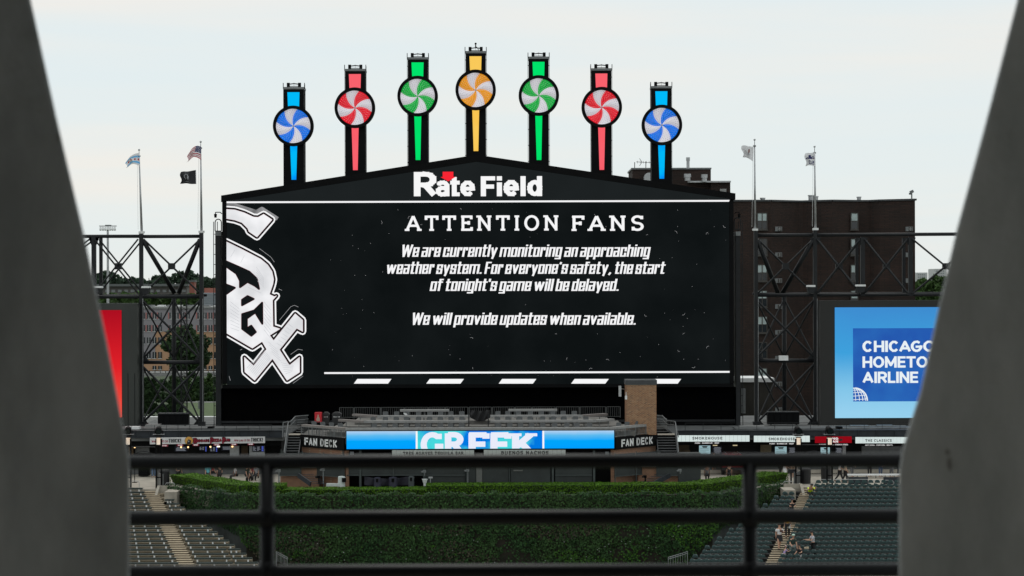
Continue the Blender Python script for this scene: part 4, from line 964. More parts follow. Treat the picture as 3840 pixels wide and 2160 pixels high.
# far long building, its brick chimney block
t = thing('long_low_building', 'long flat-roofed building with small windows far behind the left truss', 'building', at(520, 1130, 700))
MB().pbox(150, 700, 1072, 1130, 700, 14).build('wall', solid('far_brown_wall', (.125, .115, .11)), t)
MB().pbox(150, 706, 1065, 1074, 698, 17).build('roof', solid('far_roof', (.12, .13, .13)), t)
for k in range(14):
    f = MB().pbox(370 + k * 24, 384 + k * 24, 1086, 1096, 699.6, .3).build('window', solid('far_window', (.25, .26, .27)) if k == 0 else M['far_window'], t)
t = thing('brick_stack', 'red brick chimney block at the end of the long low building', 'building', at(719, 1110, 690))
MB().pbox(710, 729, 1055, 1125, 690, 4).build('wall', solid('far_red_brick', (.26, .085, .06)), t); MB().pbox(708, 731, 1051, 1057, 689.5, 5).build('coping', M['far_roof'], t)
t = thing('warehouse', 'pale grey warehouse with a corrugated roof, just left of the scoreboard', 'building', at(780, 1155, 520))
MB().pbox(762, 840, 1098, 1160, 520, 12).build('wall', solid('pale_cladding', (.34, .37, .40)), t)
rb = MB(); [rb.pbox(762, 840, 1100 + 6 * q, 1102 + 6 * q, 519.8, .3) for q in range(9)]; rb.build('cladding_rib', solid('pale_rib', (.25, .28, .31)), t)
MB().pbox(766, 812, 1080, 1098, 524, 8).build('roof_shed', solid('red_shed', (.30, .11, .08)), t)
# orange and grey apartments
YA = 445.0; ka = YA / F
t = thing('apartment_building', 'four-storey apartment building, grey above and orange below, seen through the left lattice tower', 'building', at(660, 1395, YA))
MB().pbox(440, 840, 1158, 1400, YA, 16).build('wall', solid('orange_render', (.46, .27, .16), var=.06), t)
MB().pbox(440, 840, 1156, 1243, YA - .08, .1).build('grey_cladding', solid('grey_render', (.26, .245, .265), var=.06), t)
MB().pbox(536, 582, 1243, 1345, YA - .08, .1).build('grey_cladding', M['grey_render'], t)
MB().pbox(436, 844, 1150, 1157, YA - .4, 17).build('parapet', M['counter'], t)
gwin = GW; acc = solid('red_accent', (.42, .16, .15)); rails_ = M['grey_paint']
for r in range(5):
    y0 = 1175 + r * 48.5 + (0 if r < 2 else -3) if r else 1172
    y0 = [1172, 1219, 1265, 1320, 1372][r]
    for cx in list(range(531, 840, 21)):
        if (cx - 531) // 21 % 5 == 4: continue
        if r == 4 and cx < 560: continue
        f = MB().pbox(cx - 1, cx + 13, y0, y0 + 24 if r < 4 else y0 + 14, YA - .16, .2).build('window', gwin, t)
        br = MB(); br.pbox(cx + 5.5, cx + 6.5, y0, y0 + (24 if r < 4 else 14), YA - .2, .04); br.pbox(cx - 1.5, cx + 13.5, y0 + (24 if r < 4 else 14), y0 + (25.5 if r < 4 else 15.5), YA - .25, .1); br.build('frame', M['white'], f)
        if r < 2: MB().pbox(cx - 6, cx - 2, y0, y0 + 24, YA - .12, .06).build('accent_panel', acc, t)
for k in range(9): MB().pbox(520 + k * 35, 532 + k * 35 + (k % 3) * 6, 1144, 1150, YA + 2, 3).build('roof_unit', M['grey_paint'] if k % 2 else M['white'], t)
# raised roadway with barrier, lawn, parapets
t = MB(); t.pbox(430, 838, 1396, 1411, 320, 3); t.solo('road_barrier', M['counter'], 'pale concrete road barrier crossing behind the left lattice tower', 'barrier')
t = MB(); t.pbox(430, 838, 1390, 1393, 318, .2)
for k in range(20): t.pbox(440 + k * 20, 442 + k * 20, 1390, 1400, 318, .15)
t.solo('guard_fence', M['steel'], 'dark rail above the pale road barrier behind the left tower', 'fence')
g = MB(); a = at(688, 1565, 235); b = at(860, 1565, 235); c = at(860, 1510, 262); d = at(688, 1510, 262)
a.z = b.z; g.add([(a.x, a.y, a.z), (b.x, b.y, a.z), (c.x, c.y, a.z + .2), (d.x, d.y, a.z + .2), (a.x, a.y, -.5), (b.x, b.y, -.5), (c.x, c.y, -.5), (d.x, d.y, -.5)], [(0, 1, 2, 3), (0, 4, 5, 1), (1, 5, 6, 2), (3, 2, 6, 7), (0, 3, 7, 4)])
structure('lawn', g, mat('lawn_grass', (.05, .085, .02), .9, 0, .2, 1))
t = MB(); t.pbox(690, 830, 1508, 1527, 264, 1.0); t.solo('low_wall', M['counter'], 'low pale wall at the back of the small lawn', 'wall')
t = MB(); t.pbox(743, 763, 1505, 1545, 250, .6); t.pbox(733, 780, 1541, 1548, 249.6, 1.6); t.solo('stone_marker', M['grey_paint'], 'grey upright stone on a plinth on the small lawn', 'monument')
t = MB(); t.pbox(505, 830, 1563, 1602, 205, 1.0); t.solo('parapet_wall', M['white'], 'long off-white parapet wall behind the foot of the left tower', 'wall')
t = MB(); t.pbox(2990, 3080, 1560, 1602, 207, 1.0); t.solo('parapet_wall', M['white'], 'off-white parapet wall behind the foot of the right tower', 'wall')
# distant light mast
Ym = 430.0; b = at(405, 1110, Ym)
t = thing('light_mast', 'distant grey floodlight mast on the left, seen through the truss', 'light mast', (b.x, b.y, 0))
MB().tube((b.x, b.y, 0), at(404, 850, Ym), .32, .22, n=8).build('pole', M['galv'], t)
c = MB(); c.pbox(372, 436, 846, 849, Ym, .5); c.pbox(394, 413, 843, 846, Ym, 1.5); c.build('crossarm', M['grey_paint'], t)
for k in range(7):
    x = 377 + k * 9; l = MB(); l.tube(at(x, 852, Ym - .2), at(x, 863, Ym - .5), .20, .24, n=7); l.build('lamp', M['white'], t)
for (a, b_, c_, d_, Y, lab) in ((3437, 3478, 1022, 1050, 1500, 'low white'), (3505, 3550, 1008, 1058, 1300, 'white high-rise')):
    t = thing('far_building', '%s building on the right horizon beyond the truss' % lab, 'building', at((a + b_) / 2, d_, Y))
    MB().pbox(a, b_, c_, d_ + 20, Y, 20).build('wall', solid('far_white', (.52, .53, .53)), t)
    for r in range(3):
        for q in range(4): MB().pbox(a + 6 + q * (b_ - a - 12) / 4, a + 6 + (q + .55) * (b_ - a - 12) / 4, c_ + 6 + r * 9, c_ + 10 + r * 9, Y - .3, .4).build('window', M['far_window'], t)
# ---------------------------------------------------------------- concourse, stands, ivy wall
ZF = 6.6
def slabpoly(mb, pts, z0, z1): mb.prism([(a, b, z1) for a, b in pts], (0, 0, z0 - z1))
XWR = lambda Y: 14.7 + .7875 * (Y - 153.4)      # right wing wall
XWL = lambda Y: -19.6 - .895 * (Y - 153.4)
XSR = lambda Y: 11.9 + .64 * (Y - 144.8)         # inner edge of the right stand
XSL = lambda Y: -17.2 - .65 * (Y - 144.8)
XAR = lambda Y: 18.1 + .32 * (Y - 145.6)     # right aisle centre
XAL = lambda Y: -22.5 - .35 * (Y - 145)
YC = 153.4
cl_, crr = XWL(YC), XWR(YC)
el = (XWL(161.0), 161.0); er = (XWR(161.4), 161.4)
g = MB(); slabpoly(g, [(-70, 160.45), (el[0], 160.45), (cl_ + .1, YC + .3), (crr - .1, YC + .3), (er[0] - .7, 160.45), (70, 160.45), (70, 200), (-70, 200)], 5.6, ZF)
structure('concourse_floor', g, M['concrete'])
rowY = lambda k: 160.0 - .8 * k
rowZ = lambda k: 6.30 - .213 * k
NR = 21
g = MB()
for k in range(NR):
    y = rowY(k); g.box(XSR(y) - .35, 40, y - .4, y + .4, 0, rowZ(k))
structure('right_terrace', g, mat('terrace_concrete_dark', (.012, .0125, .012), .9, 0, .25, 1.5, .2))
g = MB()
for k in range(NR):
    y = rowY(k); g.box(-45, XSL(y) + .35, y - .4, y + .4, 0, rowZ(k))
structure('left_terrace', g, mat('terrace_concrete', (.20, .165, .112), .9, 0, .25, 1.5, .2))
g = MB(); g.box(-46, 46, 120, 143.6, 0, 2.2); structure('lower_walkway', g, M['concrete'])
g = MB(); g.box(-28, 23, 143.6, 162, .5, 1.35); structure('inner_yard', g, M['darkconc'])
def aisle(name, XA, hw):
    base = thing(name, None, None, (XA(150), 150, 0)); base['kind'] = 'structure'
    dim = mat(name + '_side', (.2, .17, .13), .9)
    for k in range(NR):
        for h in (0, 1):
            y = rowY(k) + .4 - .4 * h; z = rowZ(k) + .155 - .107 * h; x = XA(y - .2)
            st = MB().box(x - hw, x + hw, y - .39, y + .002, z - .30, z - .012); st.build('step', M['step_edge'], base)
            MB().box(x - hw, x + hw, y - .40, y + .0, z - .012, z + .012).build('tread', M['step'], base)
aisle('right_aisle_steps', XAR, .54); aisle('left_aisle_steps', XAL, .57)
g = MB(); x = XAR(160.6)   # low concrete cheek walls at the top of the aisles
t = MB(); t.box(20.55, XAR(158) - .62, 158.0, 160.4, 4.8, 6.62); t.prism([(er[0] - .1, 160.6, ZF + .25), (x - .58, 160.6, ZF + .25), (x - .58, 160.6, 5.2), (er[0] - .1, 160.6, 5.2)], (0, .22, 0)); t.prism([(x - .78, 158.2, 5.75), (x - .78, 160.6, ZF + .25), (x - .78, 160.6, 5.2), (x - .78, 158.2, 5.2)], (.2, 0, 0))
t.solo('cheek_wall', M['concrete'], 'low pale concrete wall at the top of the right aisle', 'wall')
x = XAL(160.6); t = MB(); t.box(-25.45, XAL(158) + .66, 158.0, 160.4, 4.8, 6.62); t.prism([(el[0] + .1, 160.6, ZF + .25), (x + .60, 160.6, ZF + .25), (x + .60, 160.6, 5.2), (el[0] + .1, 160.6, 5.2)], (0, .22, 0)); t.prism([(x + .60, 158.4, 5.75), (x + .60, 160.6, ZF + .25), (x + .60, 160.6, 5.2), (x + .60, 158.4, 5.2)], (.2, 0, 0))
t.solo('cheek_wall', M['concrete'], 'low pale concrete wall at the top of the left aisle', 'wall')

# seats
rnd = random.Random(11)
def seat_proto():
    t = thing('stadium_seat', 'x', 'seat', (0, 0, 0), 0, 'dark green folding seats of the right stand')
    def panel(w0, w1, z0, z1, y0, y1, dep, belly):   # rounded panel, leaning from y0 at the base to y1 at the top
        pr = [(-w0, z0 + .04), (-w0 + .04, z0), (w0 - .04, z0), (w0, z0 + .04), (w1, z1 - .09), (w1 - .05, z1 - .02), (w1 - .13, z1), (-w1 + .13, z1), (-w1 + .05, z1 - .02), (-w1, z1 - .09)]
        f = lambda z: y0 + (y1 - y0) * (z - z0) / (z1 - z0)
        mb = MB(); n = len(pr); zc = (z0 + z1) / 2
        a = [(x, f(z), z) for x, z in pr]; b = [(x, f(z) + dep, z) for x, z in pr]; c = [(x * .72, f(zc + (z - zc) * .6) - belly, zc + (z - zc) * .6) for x, z in pr]
        mb.v = a + b + c; mb.f = [tuple(range(2 * n - 1, n - 1, -1))] + [(k, k + n, (k + 1) % n + n, (k + 1) % n) for k in range(n)] + [(k, (k + 1) % n, (k + 1) % n + 2 * n, k + 2 * n) for k in range(n)] + [tuple(2 * n + k for k in range(n))]; mb.m = [0] * len(mb.f); return mb
    panel(.215, .178, .635, .865, .16, .27, .035, .012).build('backrest', M['seat'], t, True)
    panel(.205, .195, .34, .53, -.10, -.02, .07, .03).build('seat_pan', M['seat'], t, True)
    lip = MB(); lip.box(-.195, .195, .125, .175, .625, .640); lip.build('pan_lip', M['seat_lip'], t)
    sl = MB(); sl.hexa([(a, .195 + b, c) for c, b in ((.715, 0.0), (.735, .010)) for a, b in ((-.11, b - .035), (.11, b - .035), (.11, b), (-.11, b))]); sl.build('slot', M['seatframe'], t)
    nb_ = MB(); nb_.box(.08, .135, .222, .24, .80, .83); nb_.build('number_plate', M['galv'], t)
    s = MB(); s.box(-.262, -.225, -.12, .22, .60, .635); s.box(-.262, -.235, .02, .10, 0, .6); s.build('armrest', M['seatframe'], t)
    return t
M['seat_lip'] = mat('pale_green_edge', (.05, .075, .075), .4)  # lip in a paler green than the seat shell
proto = seat_proto()
spots = []
for k in range(20):
    y = rowY(k) + .12; n = 0
    xa = XAR(rowY(k)) + .54 + .27
    i = 0
    while (xa + i * .503) / y * F + 1920 < 3425: spots.append((k, 1, i, xa + i * .503, y)); i += 1
    xa = XAR(rowY(k)) - .54 - .27; i = 0 if k > 2 else 99
    while xa - i * .503 > XSR(y) + .1: spots.append((k, -1, i, xa - i * .503, y)); i += 1
def shown(s):
    px = s[3] / s[4] * F + 1920; return (s[0] not in (7, 8, 9)) and px < 3366 and not (2792 < px < 2830)
spots.sort(key=lambda s: (0 if shown(s) else 1, -s[0], s[2]))
pos = {'taken': set()}
def rowname(k):
    if k <= 6: return '%s row from the top' % ORD[k]
    return '%s row under the middle rail' % ORD[k - 10]
rest = MB(); pm = [(c.name, c.data) for c in proto.children]; first = True
for q, (k, sd_, i, x, y) in enumerate(spots):
    z = rowZ(k)
    if q < 300 and shown((k, sd_, i, x, y)):
        o = proto if first else copy_tree(proto); first = False
        o.location = (x, y, z); o.rotation_euler = (0, 0, rnd.uniform(-.03, .03))
        o['label'] = 'dark green seat, %s to the %s of the aisle, %s' % (ORD[i], 'right' if sd_ > 0 else 'left', rowname(k))
    else:
        for nm, me in pm:
            if nm.split('.')[0] in ('pan_lip', 'slot', 'number_plate'): continue
            rest.add([(v.co.x + x, v.co.y + y, v.co.z + z) for v in me.vertices], [tuple(p.vertices) for p in me.polygons])
o = rest.build('stadium_seats', M['seat']); tag(o, 'remaining dark green folding seats farther back and behind the rail bars', 'seats', None, 'stuff')

# benches of the left stand
M['bracket'] = mat('pale_bracket', (.80, .80, .80), .5)
def bench(x0, x1, k, label, first):
    y, z = rowY(k), rowZ(k); L_ = x1 - x0
    t = thing('bench', label, 'bench', ((x0 + x1) / 2, y, z), 0, 'dark green benches of the left stand')
    pl = MB(); pl.box(x0, x1, y - .15, y + .16, z + .385, z + .455); pl.box(x0, x1, y - .165, y - .15, z + .345, z + .45); pl.build('plank', M['bench'], t)
    n = max(2, int(round(L_ / 1.15)) + 1)
    for q in range(n):
        xx = x0 + .22 + (L_ - .5) * q / (n - 1) + .0
        MB().box(xx - .045, xx + .045, y - .13, y + .10, z + .16, z + .345).build('bracket', M['bracket'], t)
        MB().box(xx - .03, xx + .03, y + .10, y + .16, z, z + .385).build('leg', M['seatframe'], t)
    b = MB()
    for q in range(int(L_ / .46)): b.ball((x0 + .3 + q * .46, y - .157, z + .43), .014, 5, 3)
    if b.v: b.build('bolt', M['galv'], t)['kind'] = 'stuff'
for k in range(20):
    y = rowY(k); xa = XAL(y)
    rn = '%s row from the top' % ORD[k] if k < 7 else '%s row under the middle rail' % ORD[max(0, k - 10)]
    if k in (7, 8, 9): rn = ['uppermost', 'middle', 'lowest'][k - 7] + ' of the rows behind the middle rail'
    px_l = (445 - 1920) * y / F
    bench(px_l, xa - .62, k, 'long green bench left of the pale aisle, ' + rn, k == 0)
    xw = XSL(y) - .05; x0 = xa + .64; J = -20.9 - .33 * (y - 149.9)
    if xw - x0 < .5 or k < 3: continue
    if xw > J + .9:
        bench(x0, J - .05, k, 'green bench just right of the pale aisle, ' + rn, 0)
        bench(J + .08, xw, k, 'short green bench beside the sloping wall, ' + rn, 0)
    else: bench(x0, xw, k, 'green bench between aisle and sloping wall, ' + rn, 0)

# batter's eye wall with ivy
WM = mat('grey_green_wall', (.075, .085, .082), .9, 0, .3, .7, .2)
WB = mat('bare_stem_tangle', (.020, .017, .010), .95, 0, .4, 1.6, .3)
wt = thing('ivy_wall', 'tall ivy-covered wall across the centre with grey wings sloping down beside the stands', 'wall', (-1.5, YC, 1.0))
MB().box(cl_, crr, YC, YC + .3, 1.0, 6.75).build('wall', WB, wt)
for (p, q) in (((cl_, YC), el), ((crr, YC), er)):
    w_ = MB(); d = Vector((q[0] - p[0], q[1] - p[1], 0)).normalized(); n_ = Vector((-d.y, d.x, 0)) * .25
    if n_.y < 0: n_ = -n_
    w_.hexa([(p[0], p[1], 1.0), (q[0], q[1], 1.0), (q[0] + n_.x, q[1] + n_.y, 1.0), (p[0] + n_.x, p[1] + n_.y, 1.0), (p[0], p[1], 6.75), (q[0], q[1], 6.75), (q[0] + n_.x, q[1] + n_.y, 6.75), (p[0] + n_.x, p[1] + n_.y, 6.75)])
    w_.build('wing_wall', WM, wt)
IV = mat('ivy_leaf', (.014, .042, .014), .65, 0, .0, .35, island=.65, spec=.12, col2=(.030, .062, .018))
IV2 = mat('ivy_leaf_yellow_green', (.035, .095, .010), .6, 0, .2, .5, island=.4, spec=.15); IV3 = mat('ivy_leaf_brown', (.030, .027, .010), .7, 0, .3, .5, island=.4)
from mathutils import noise as NZ
def leaf(mb, p, nrm, s, mi, r):
    n = (nrm + Vector((r.gauss(0, .38), r.gauss(0, .38), r.gauss(0, .30) + .28))).normalized()
    dn = Vector((r.gauss(0, .45), r.gauss(0, .25), -1)); dn = (dn - n * dn.dot(n)).normalized(); sd_ = n.cross(dn)
    if s < .03 or True:
        P = [p, p + sd_ * s * .62 + dn * s * .10, p + sd_ * s * .42 + dn * s * .55, p + dn * s * 1.15, p - sd_ * s * .42 + dn * s * .55, p - sd_ * s * .62 + dn * s * .10]
        mb.add([P[0]] + P[1:], [(0, 1, 2, 3), (0, 3, 4, 5)], mi)
iv = MB(); r = random.Random(5)
def ivyface(p, q, zlo, ztop, dens, s=.115, seed=0):
    d = Vector((q[0] - p[0], q[1] - p[1], 0)); Lh = d.length; d.normalize(); n_ = Vector((d.y, -d.x, 0));
    if n_.y > 0: n_ = -n_
    N_ = int(Lh * 5.2 * dens)
    for _ in range(N_):
        u = r.uniform(0, Lh); zt_ = ztop + .10 * math.sin(u * 1.7 + seed) + .06 * math.sin(u * 5.1)
        z = zt_ - (zt_ - 1.5) * r.random()
        X_, Y_ = p[0] + d.x * u, p[1] + d.y * u; zl = zlo(Y_, u)
        edge = .5 * NZ.noise(Vector((u * .9, seed, z * .2)))
        if z < zl + edge: continue
        b = NZ.noise(Vector((u * .22 + seed * 7, z * .42, 3.1))) + .45 * NZ.noise(Vector((u * .7, z * 1.1, 9.1)))
        deep = (ztop - z) / 5
        if b > .40 - .05 * deep and z < 5.0 and r.random() < .80: continue      # thin, bare patches
        g_ = NZ.noise(Vector((u * .35 + 20 + seed, z * .6, 1.7))); br = NZ.noise(Vector((u * .15 + 50, z * .5, 7)))
        mi = 0
        if g_ > (.26 if X_ > 3 else .44) and z < 5.4: mi = 1 if r.random() < .5 else 0
        elif br > .12 and z < 5.2 and r.random() < .40: mi = 2
        if r.random() < .012: mi = 1
        bul = .12 + .16 * NZ.noise(Vector((u * 1.1, z * 1.3, seed))) + .14 * r.random() + (.16 if ztop - z < 1.9 else 0)
        leaf(iv, Vector((X_, Y_, z)) + n_ * bul, n_, s * r.uniform(.7, 1.35), mi, r)
    for _ in range(int(Lh * 40)):   # shaggy top
        u = r.uniform(0, Lh); zt_ = ztop + .10 * math.sin(u * 1.7 + seed) + .06 * math.sin(u * 5.1)
        leaf(iv, Vector((p[0] + d.x * u, p[1] + d.y * u, zt_ + r.uniform(-.12, .10 + .08 * NZ.noise(Vector((u, seed, 0)))))) - n_ * r.uniform(-.25, .35), Vector((0, -.5, 1)) + n_ * .5, s * r.uniform(.7, 1.2), 0, r)
ivyface((cl_ - .45, YC), (crr + .45, YC), lambda Y, u: 1.5 + 1.15 * max(0, (cl_ + u) - 13.1) + .9 * max(0, -17.5 - (cl_ + u)), 6.90, 150, seed=1)
ivyface((cl_, YC), el, lambda Y, u: 3.8 + .25 * (Y - 153.4), 6.90, 150, seed=2)
ivyface((crr, YC), er, lambda Y, u: 3.8 + .25 * (Y - 153.4), 6.90, 150, seed=3)
for _ in range(60):   # a few pale stems and turned leaves
    u = r.uniform(cl_, crr); z = r.uniform(1.8, 4.6); leaf(iv, Vector((u, YC - .42, z)), Vector((0, -1, .3)), .06, 3, r)
o = iv.build('ivy', [IV, IV2, IV3, M['counter']]); tag(o, 'thick dark green climbing ivy hanging over the centre wall and its wings', 'ivy', None, 'stuff')

g = MB()
for (p, q, w0, w1) in (((cl_ - .2, YC), (el[0], el[1] + 3.6), .2, 4.0), ((crr + .2, YC), (er[0], er[1] + 3.6), -.2, -4.0)): g.hexa([(p[0] + (.12 if w0 > 0 else -.12), p[1] + .3, z_) if i_ == 0 else (q[0] + (.12 if w0 > 0 else -.12), q[1], z_) if i_ == 1 else (q[0] + w1, q[1], z_) if i_ == 2 else (p[0] + w1, p[1] + .3, z_) for z_ in (ZF - .3, ZF + .03) for i_ in range(4)])
g.box(cl_ + 3.9, crr - 3.9, YC + .3, 157.4, ZF - .3, ZF + .031)
structure('planting_bed', g, mat('dark_soil', (.018, .014, .010), .95))
# clipped hedge behind the wall top
HG = mat('hedge_leaf', (.066, .155, .007), .7, 0, .2, .8, island=.35, spec=.2); HGc = mat('hedge_core', (.010, .022, .005), .9)
hz = []
def hedge_seg(p, q, wd, z1, core, lv, z0=ZF, dens=1.0, endcap=True):
    d = Vector((q[0] - p[0], q[1] - p[1], 0)); Lh = d.length; d.normalize(); n_ = Vector((d.y, -d.x, 0))
    if n_.y > 0: n_ = -n_
    a = Vector((p[0], p[1], 0)); c = [a + n_ * wd / 2, a + d * Lh + n_ * wd / 2, a + d * Lh - n_ * wd / 2, a - n_ * wd / 2]
    ci = [c[0] - n_ * .34, c[1] - n_ * .34, c[2], c[3]]; ct_ = [c[0] - n_ * .07, c[1] - n_ * .07, c[2], c[3]]
    core.hexa([(v.x, v.y, z0) for v in ci] + [(v.x, v.y, z1 - .05) for v in ct_])
    H_ = z1 - z0
    for _ in range(int(Lh * wd * 260 * dens)):
        pnt = a + d * r.uniform(0, Lh) + n_ * r.uniform(-wd / 2, wd / 2); pnt.z = z1 + .05 * NZ.noise(pnt * .9) + r.uniform(-.045, .02)
        small(lv, pnt, Vector((0, 0, 1)))
    for _ in range(int(Lh * H_ * 230 * dens)):
        f = r.random(); pnt = a + d * r.uniform(0, Lh) + n_ * (wd / 2 + r.uniform(-.06, .05) - .30 * (1 - f)); pnt.z = z0 + H_ * f; small(lv, pnt, n_)
    for e, sg_ in ((0, -1), (Lh, 1)):
        for _ in range(int(wd * H_ * 300)):
            pnt = a + d * (e + sg_ * r.uniform(-.02, .04)) + n_ * r.uniform(-wd / 2, wd / 2); pnt.z = z0 + H_ * r.random(); small(lv, pnt, d * sg_)
def small(lv, p, n):
    n = (n + Vector((r.gauss(0, .45), r.gauss(0, .45), r.gauss(0, .45)))).normalized(); u = n.cross(Vector((r.gauss(0, 1), r.gauss(0, 1), r.gauss(0, 1)))).normalized(); v = n.cross(u); s = r.uniform(.022, .045)
    lv.add([p - u * s * 1.5, p - v * s, p + u * s * 1.5, p + v * s], [(0, 1, 2, 3)])
hed = [((XWL(161) + .2, 165.4), (-19.6, 156.2), 2.2, 7.34, 'clipped hedge of the left wing, running back towards the concourse'),
       ((-19.3, 156.0), (-17.0, 156.0), 2.2, 7.42, 'short taller clipped hedge block at the left corner of the ivy wall'),
       ((-17.0, 155.7), (-6.4, 155.7), 2.0, 7.10, 'lower stretch of clipped hedge in front of the covered cameras'),
       ((-6.4, 156.0), (13.4, 156.0), 2.2, 7.36, 'long clipped hedge along the top of the centre ivy wall'),
       ((13.4, 156.0), (20.9, 165.2), 2.2, 7.36, 'clipped hedge of the right wing, running back to the concourse')]
hmat2 = [HGc, HG]
for i, (p, q, wd, z1, lab) in enumerate(hed):
    t = thing('hedge', lab, 'hedge', ((p[0] + q[0]) / 2, (p[1] + q[1]) / 2, ZF), 0, 'clipped hedges on top of the ivy wall')
    c_, l_ = MB(), MB(); hedge_seg(p, q, wd, z1, c_, l_); c_.build('core', HGc, t); l_.build('foliage', HG, t)['kind'] = 'stuff'

# ---------------------------------------------------------------- concession buildings
PN = emit('lit_white_sign', rgb(205, 218, 216), 1.0, var=.04, scale=1); DARKTXT = mat('black_lettering', (.01, .01, .012), .6); REDTXT = emit('sign_red_print', rgb(176, 20, 44), 1)
PR = solid('printed_sign_white', (.62, .62, .63)); PRD = solid('printed_red', (.36, .012, .04)); ORG = solid('printed_orange', (.62, .33, .07)); WT = emit('sign_white_print', rgb(215, 215, 215), 1)
DK = mat('dark_interior', (.008, .008, .009), .8, 0, .3, 1); TAN = solid('tan_interior', (.13, .085, .045)); STL = solid('stall_white_counter', (.33, .35, .36))
WARM = emit('warm_lamp', (1.0, .62, .28), 2.2); SCRB = emit('menu_screen_black', (.008, .009, .012)); SCRL = emit('menu_screen_text', (.30, .32, .36)); SCRP = emit('menu_screen_blue', (.06, .09, .42)); BOARD = emit('pale_menu_board', rgb(140, 170, 176))
def girder(name, pxa, pxb, ytop, Yg, lab, nstiff):
    a, b = at(pxa, ytop, Yg), at(pxb, ytop, Yg); z1 = (a.z + b.z) / 2; z0 = z1 - .62
    t = thing(name, lab, 'beam', ((a.x + b.x) / 2, Yg, z0), 0, 'deep steel beams above the food stalls')
    MB().box(a.x, b.x, Yg, Yg + .12, z0 + .05, z1 - .05).build('web', M['steel_slate'], t)
    MB().box(a.x, b.x, Yg - .14, Yg + .3, z1 - .05, z1).build('flange', M['steel_slate'], t); MB().box(a.x, b.x, Yg - .14, Yg + .3, z0, z0 + .05).build('flange', M['steel_slate'], t)
    for k in range(nstiff + 1):
        x = a.x + (b.x - a.x) * k / nstiff; MB().box(x - .03, x + .03, Yg - .12, Yg, z0 + .05, z1 - .05).build('stiffener', M['steel_slate'], t)
    return t
girder('roof_beam', 395, 1062, 1614, 172.2, 'deep slate steel beam over the pizza stall, left of the deck', 12)
girder('roof_beam', 2538, 3560, 1612.5, 171.6, 'deep slate steel beam over the smokehouse stalls, right of the deck', 15)
def stall(pxa, pxb, Yg, lab):
    a, b = at(pxa, 1640, Yg), at(pxb, 1640, Yg)
    t = thing('food_stall', lab, 'stall', ((a.x + b.x) / 2, Yg + 2, ZF))
    MB().box(a.x, b.x, Yg + 3.2, Yg + 3.4, ZF, 9.7).build('back_wall', DK, t); MB().box(a.x, b.x, Yg, 200, 9.45, 9.70).build('roof', M['darkconc'], t)
    MB().box(a.x, b.x, Yg + .5, Yg + .7, 9.0, 9.46).build('fascia', M['black'], t)
    MB().box(a.x, a.x + .2, Yg + .4, Yg + 3.2, ZF, 9.45).build('side_wall', DK, t); MB().box(b.x - .2, b.x, Yg + .4, Yg + 3.2, ZF, 9.45).build('side_wall', DK, t)
    MB().box(a.x + .2, b.x - .2, Yg + 1.0, Yg + 1.5, ZF, ZF + 1.02).build('counter', M['darkconc'], t)
    return t
S1 = stall(395, 1062, 172.2, 'dark open-fronted pizza and drinks stall under the left beam'); S2 = stall(2538, 3560, 171.6, 'dark open-fronted row of food stalls under the right beam')
for (a, b, c, d, Y, m_) in ((862, 896, 1659, 1712, 173, STL), (935, 992, 1659, 1712, 173, STL), (507, 560, 1670, 1700, 174.5, M['grey_paint']), (482, 500, 1676, 1712, 174, TAN), (905, 930, 1668, 1705, 175.0, TAN)):
    MB().pbox(a, b, c, d, Y, .3).build('stall_panel', m_, S1)
for (a, b, c, d, Y, m_) in ((2545, 2585, 1667, 1710, 174.2, TAN), (2565, 2588, 1688, 1705, 173.9, ORG if 0 else TAN), (2852, 2892, 1668, 1696, 174.4, solid('patterned_tan', (.26, .20, .12))), (3160, 3172, 1668, 1712, 172.9, STL), (3232, 3380, 1673, 1710, 172.9, M['grey_paint']), (3196, 3206, 1760, 1790, 173, M['grey_paint'])):
    MB().pbox(a, b, c, d, Y, .2).build('stall_panel', m_, S2)
sh = MB(); [sh.pbox(3233, 3379, 1675 + 5 * q, 1676.2 + 5 * q, 172.85, .04) for q in range(7)]; sh.build('shutter_groove', M['steel'], S2)['kind'] = 'stuff'
def screen(px0, px1, py0, py1, Y, lab, kind):
    c = at((px0 + px1) / 2, py1, Y); t = thing('menu_screen', lab, 'menu board', c, 0, 'menu boards of the food stalls')
    MB().pbox(px0, px1, py0, py1, Y, .10).build('panel', SCRB if kind != 'pale' else BOARD, t)
    tx = MB(); rr_ = random.Random(int(px0))
    if kind == 'pale':
        tx.prism([at(px0 + 10, py0 + 2, Y - .02), at(px1 - 10, py0 + 2, Y - .02), at(px1 - 14, py0 + 8, Y - .02), at(px0 + 14, py0 + 8, Y - .02)], (0, .01, 0)); tx.build('logo_shape', DARKTXT, t); tx = MB()
        for q in range(4): tx.pbox(px0 + 3, px1 - 4 - rr_.random() * 12, py0 + 11 + q * 6, py0 + 12.2 + q * 6, Y - .02, .01)
        tx.build('print', M['grey_paint'], t)['kind'] = 'stuff'; return
    w_ = (px1 - px0)
    for q in range(int((py1 - py0) / 4) - 1):
        if kind == 'cols':
            for cc in (0, 1): tx.pbox(px0 + w_ * (.06 + .36 * cc), px0 + w_ * (.06 + .36 * cc + rr_.uniform(.12, .28)), py0 + 4 + q * 4, py0 + 5.1 + q * 4, Y - .02, .01)
        else: tx.pbox(px0 + w_ * rr_.uniform(.1, .2), px0 + w_ * rr_.uniform(.8, .92), py0 + 4 + q * 4, py0 + 5 + q * 4, Y - .02, .01)
    tx.build('print', SCRL, t)['kind'] = 'stuff'
    if kind == 'cols':
        for q in range(3): MB().pbox(px1 - w_ * .2, px1 - 2, py0 + 2 + q * 6.5, py0 + 7 + q * 6.5, Y - .02, .01).build('advert', SCRP, t)
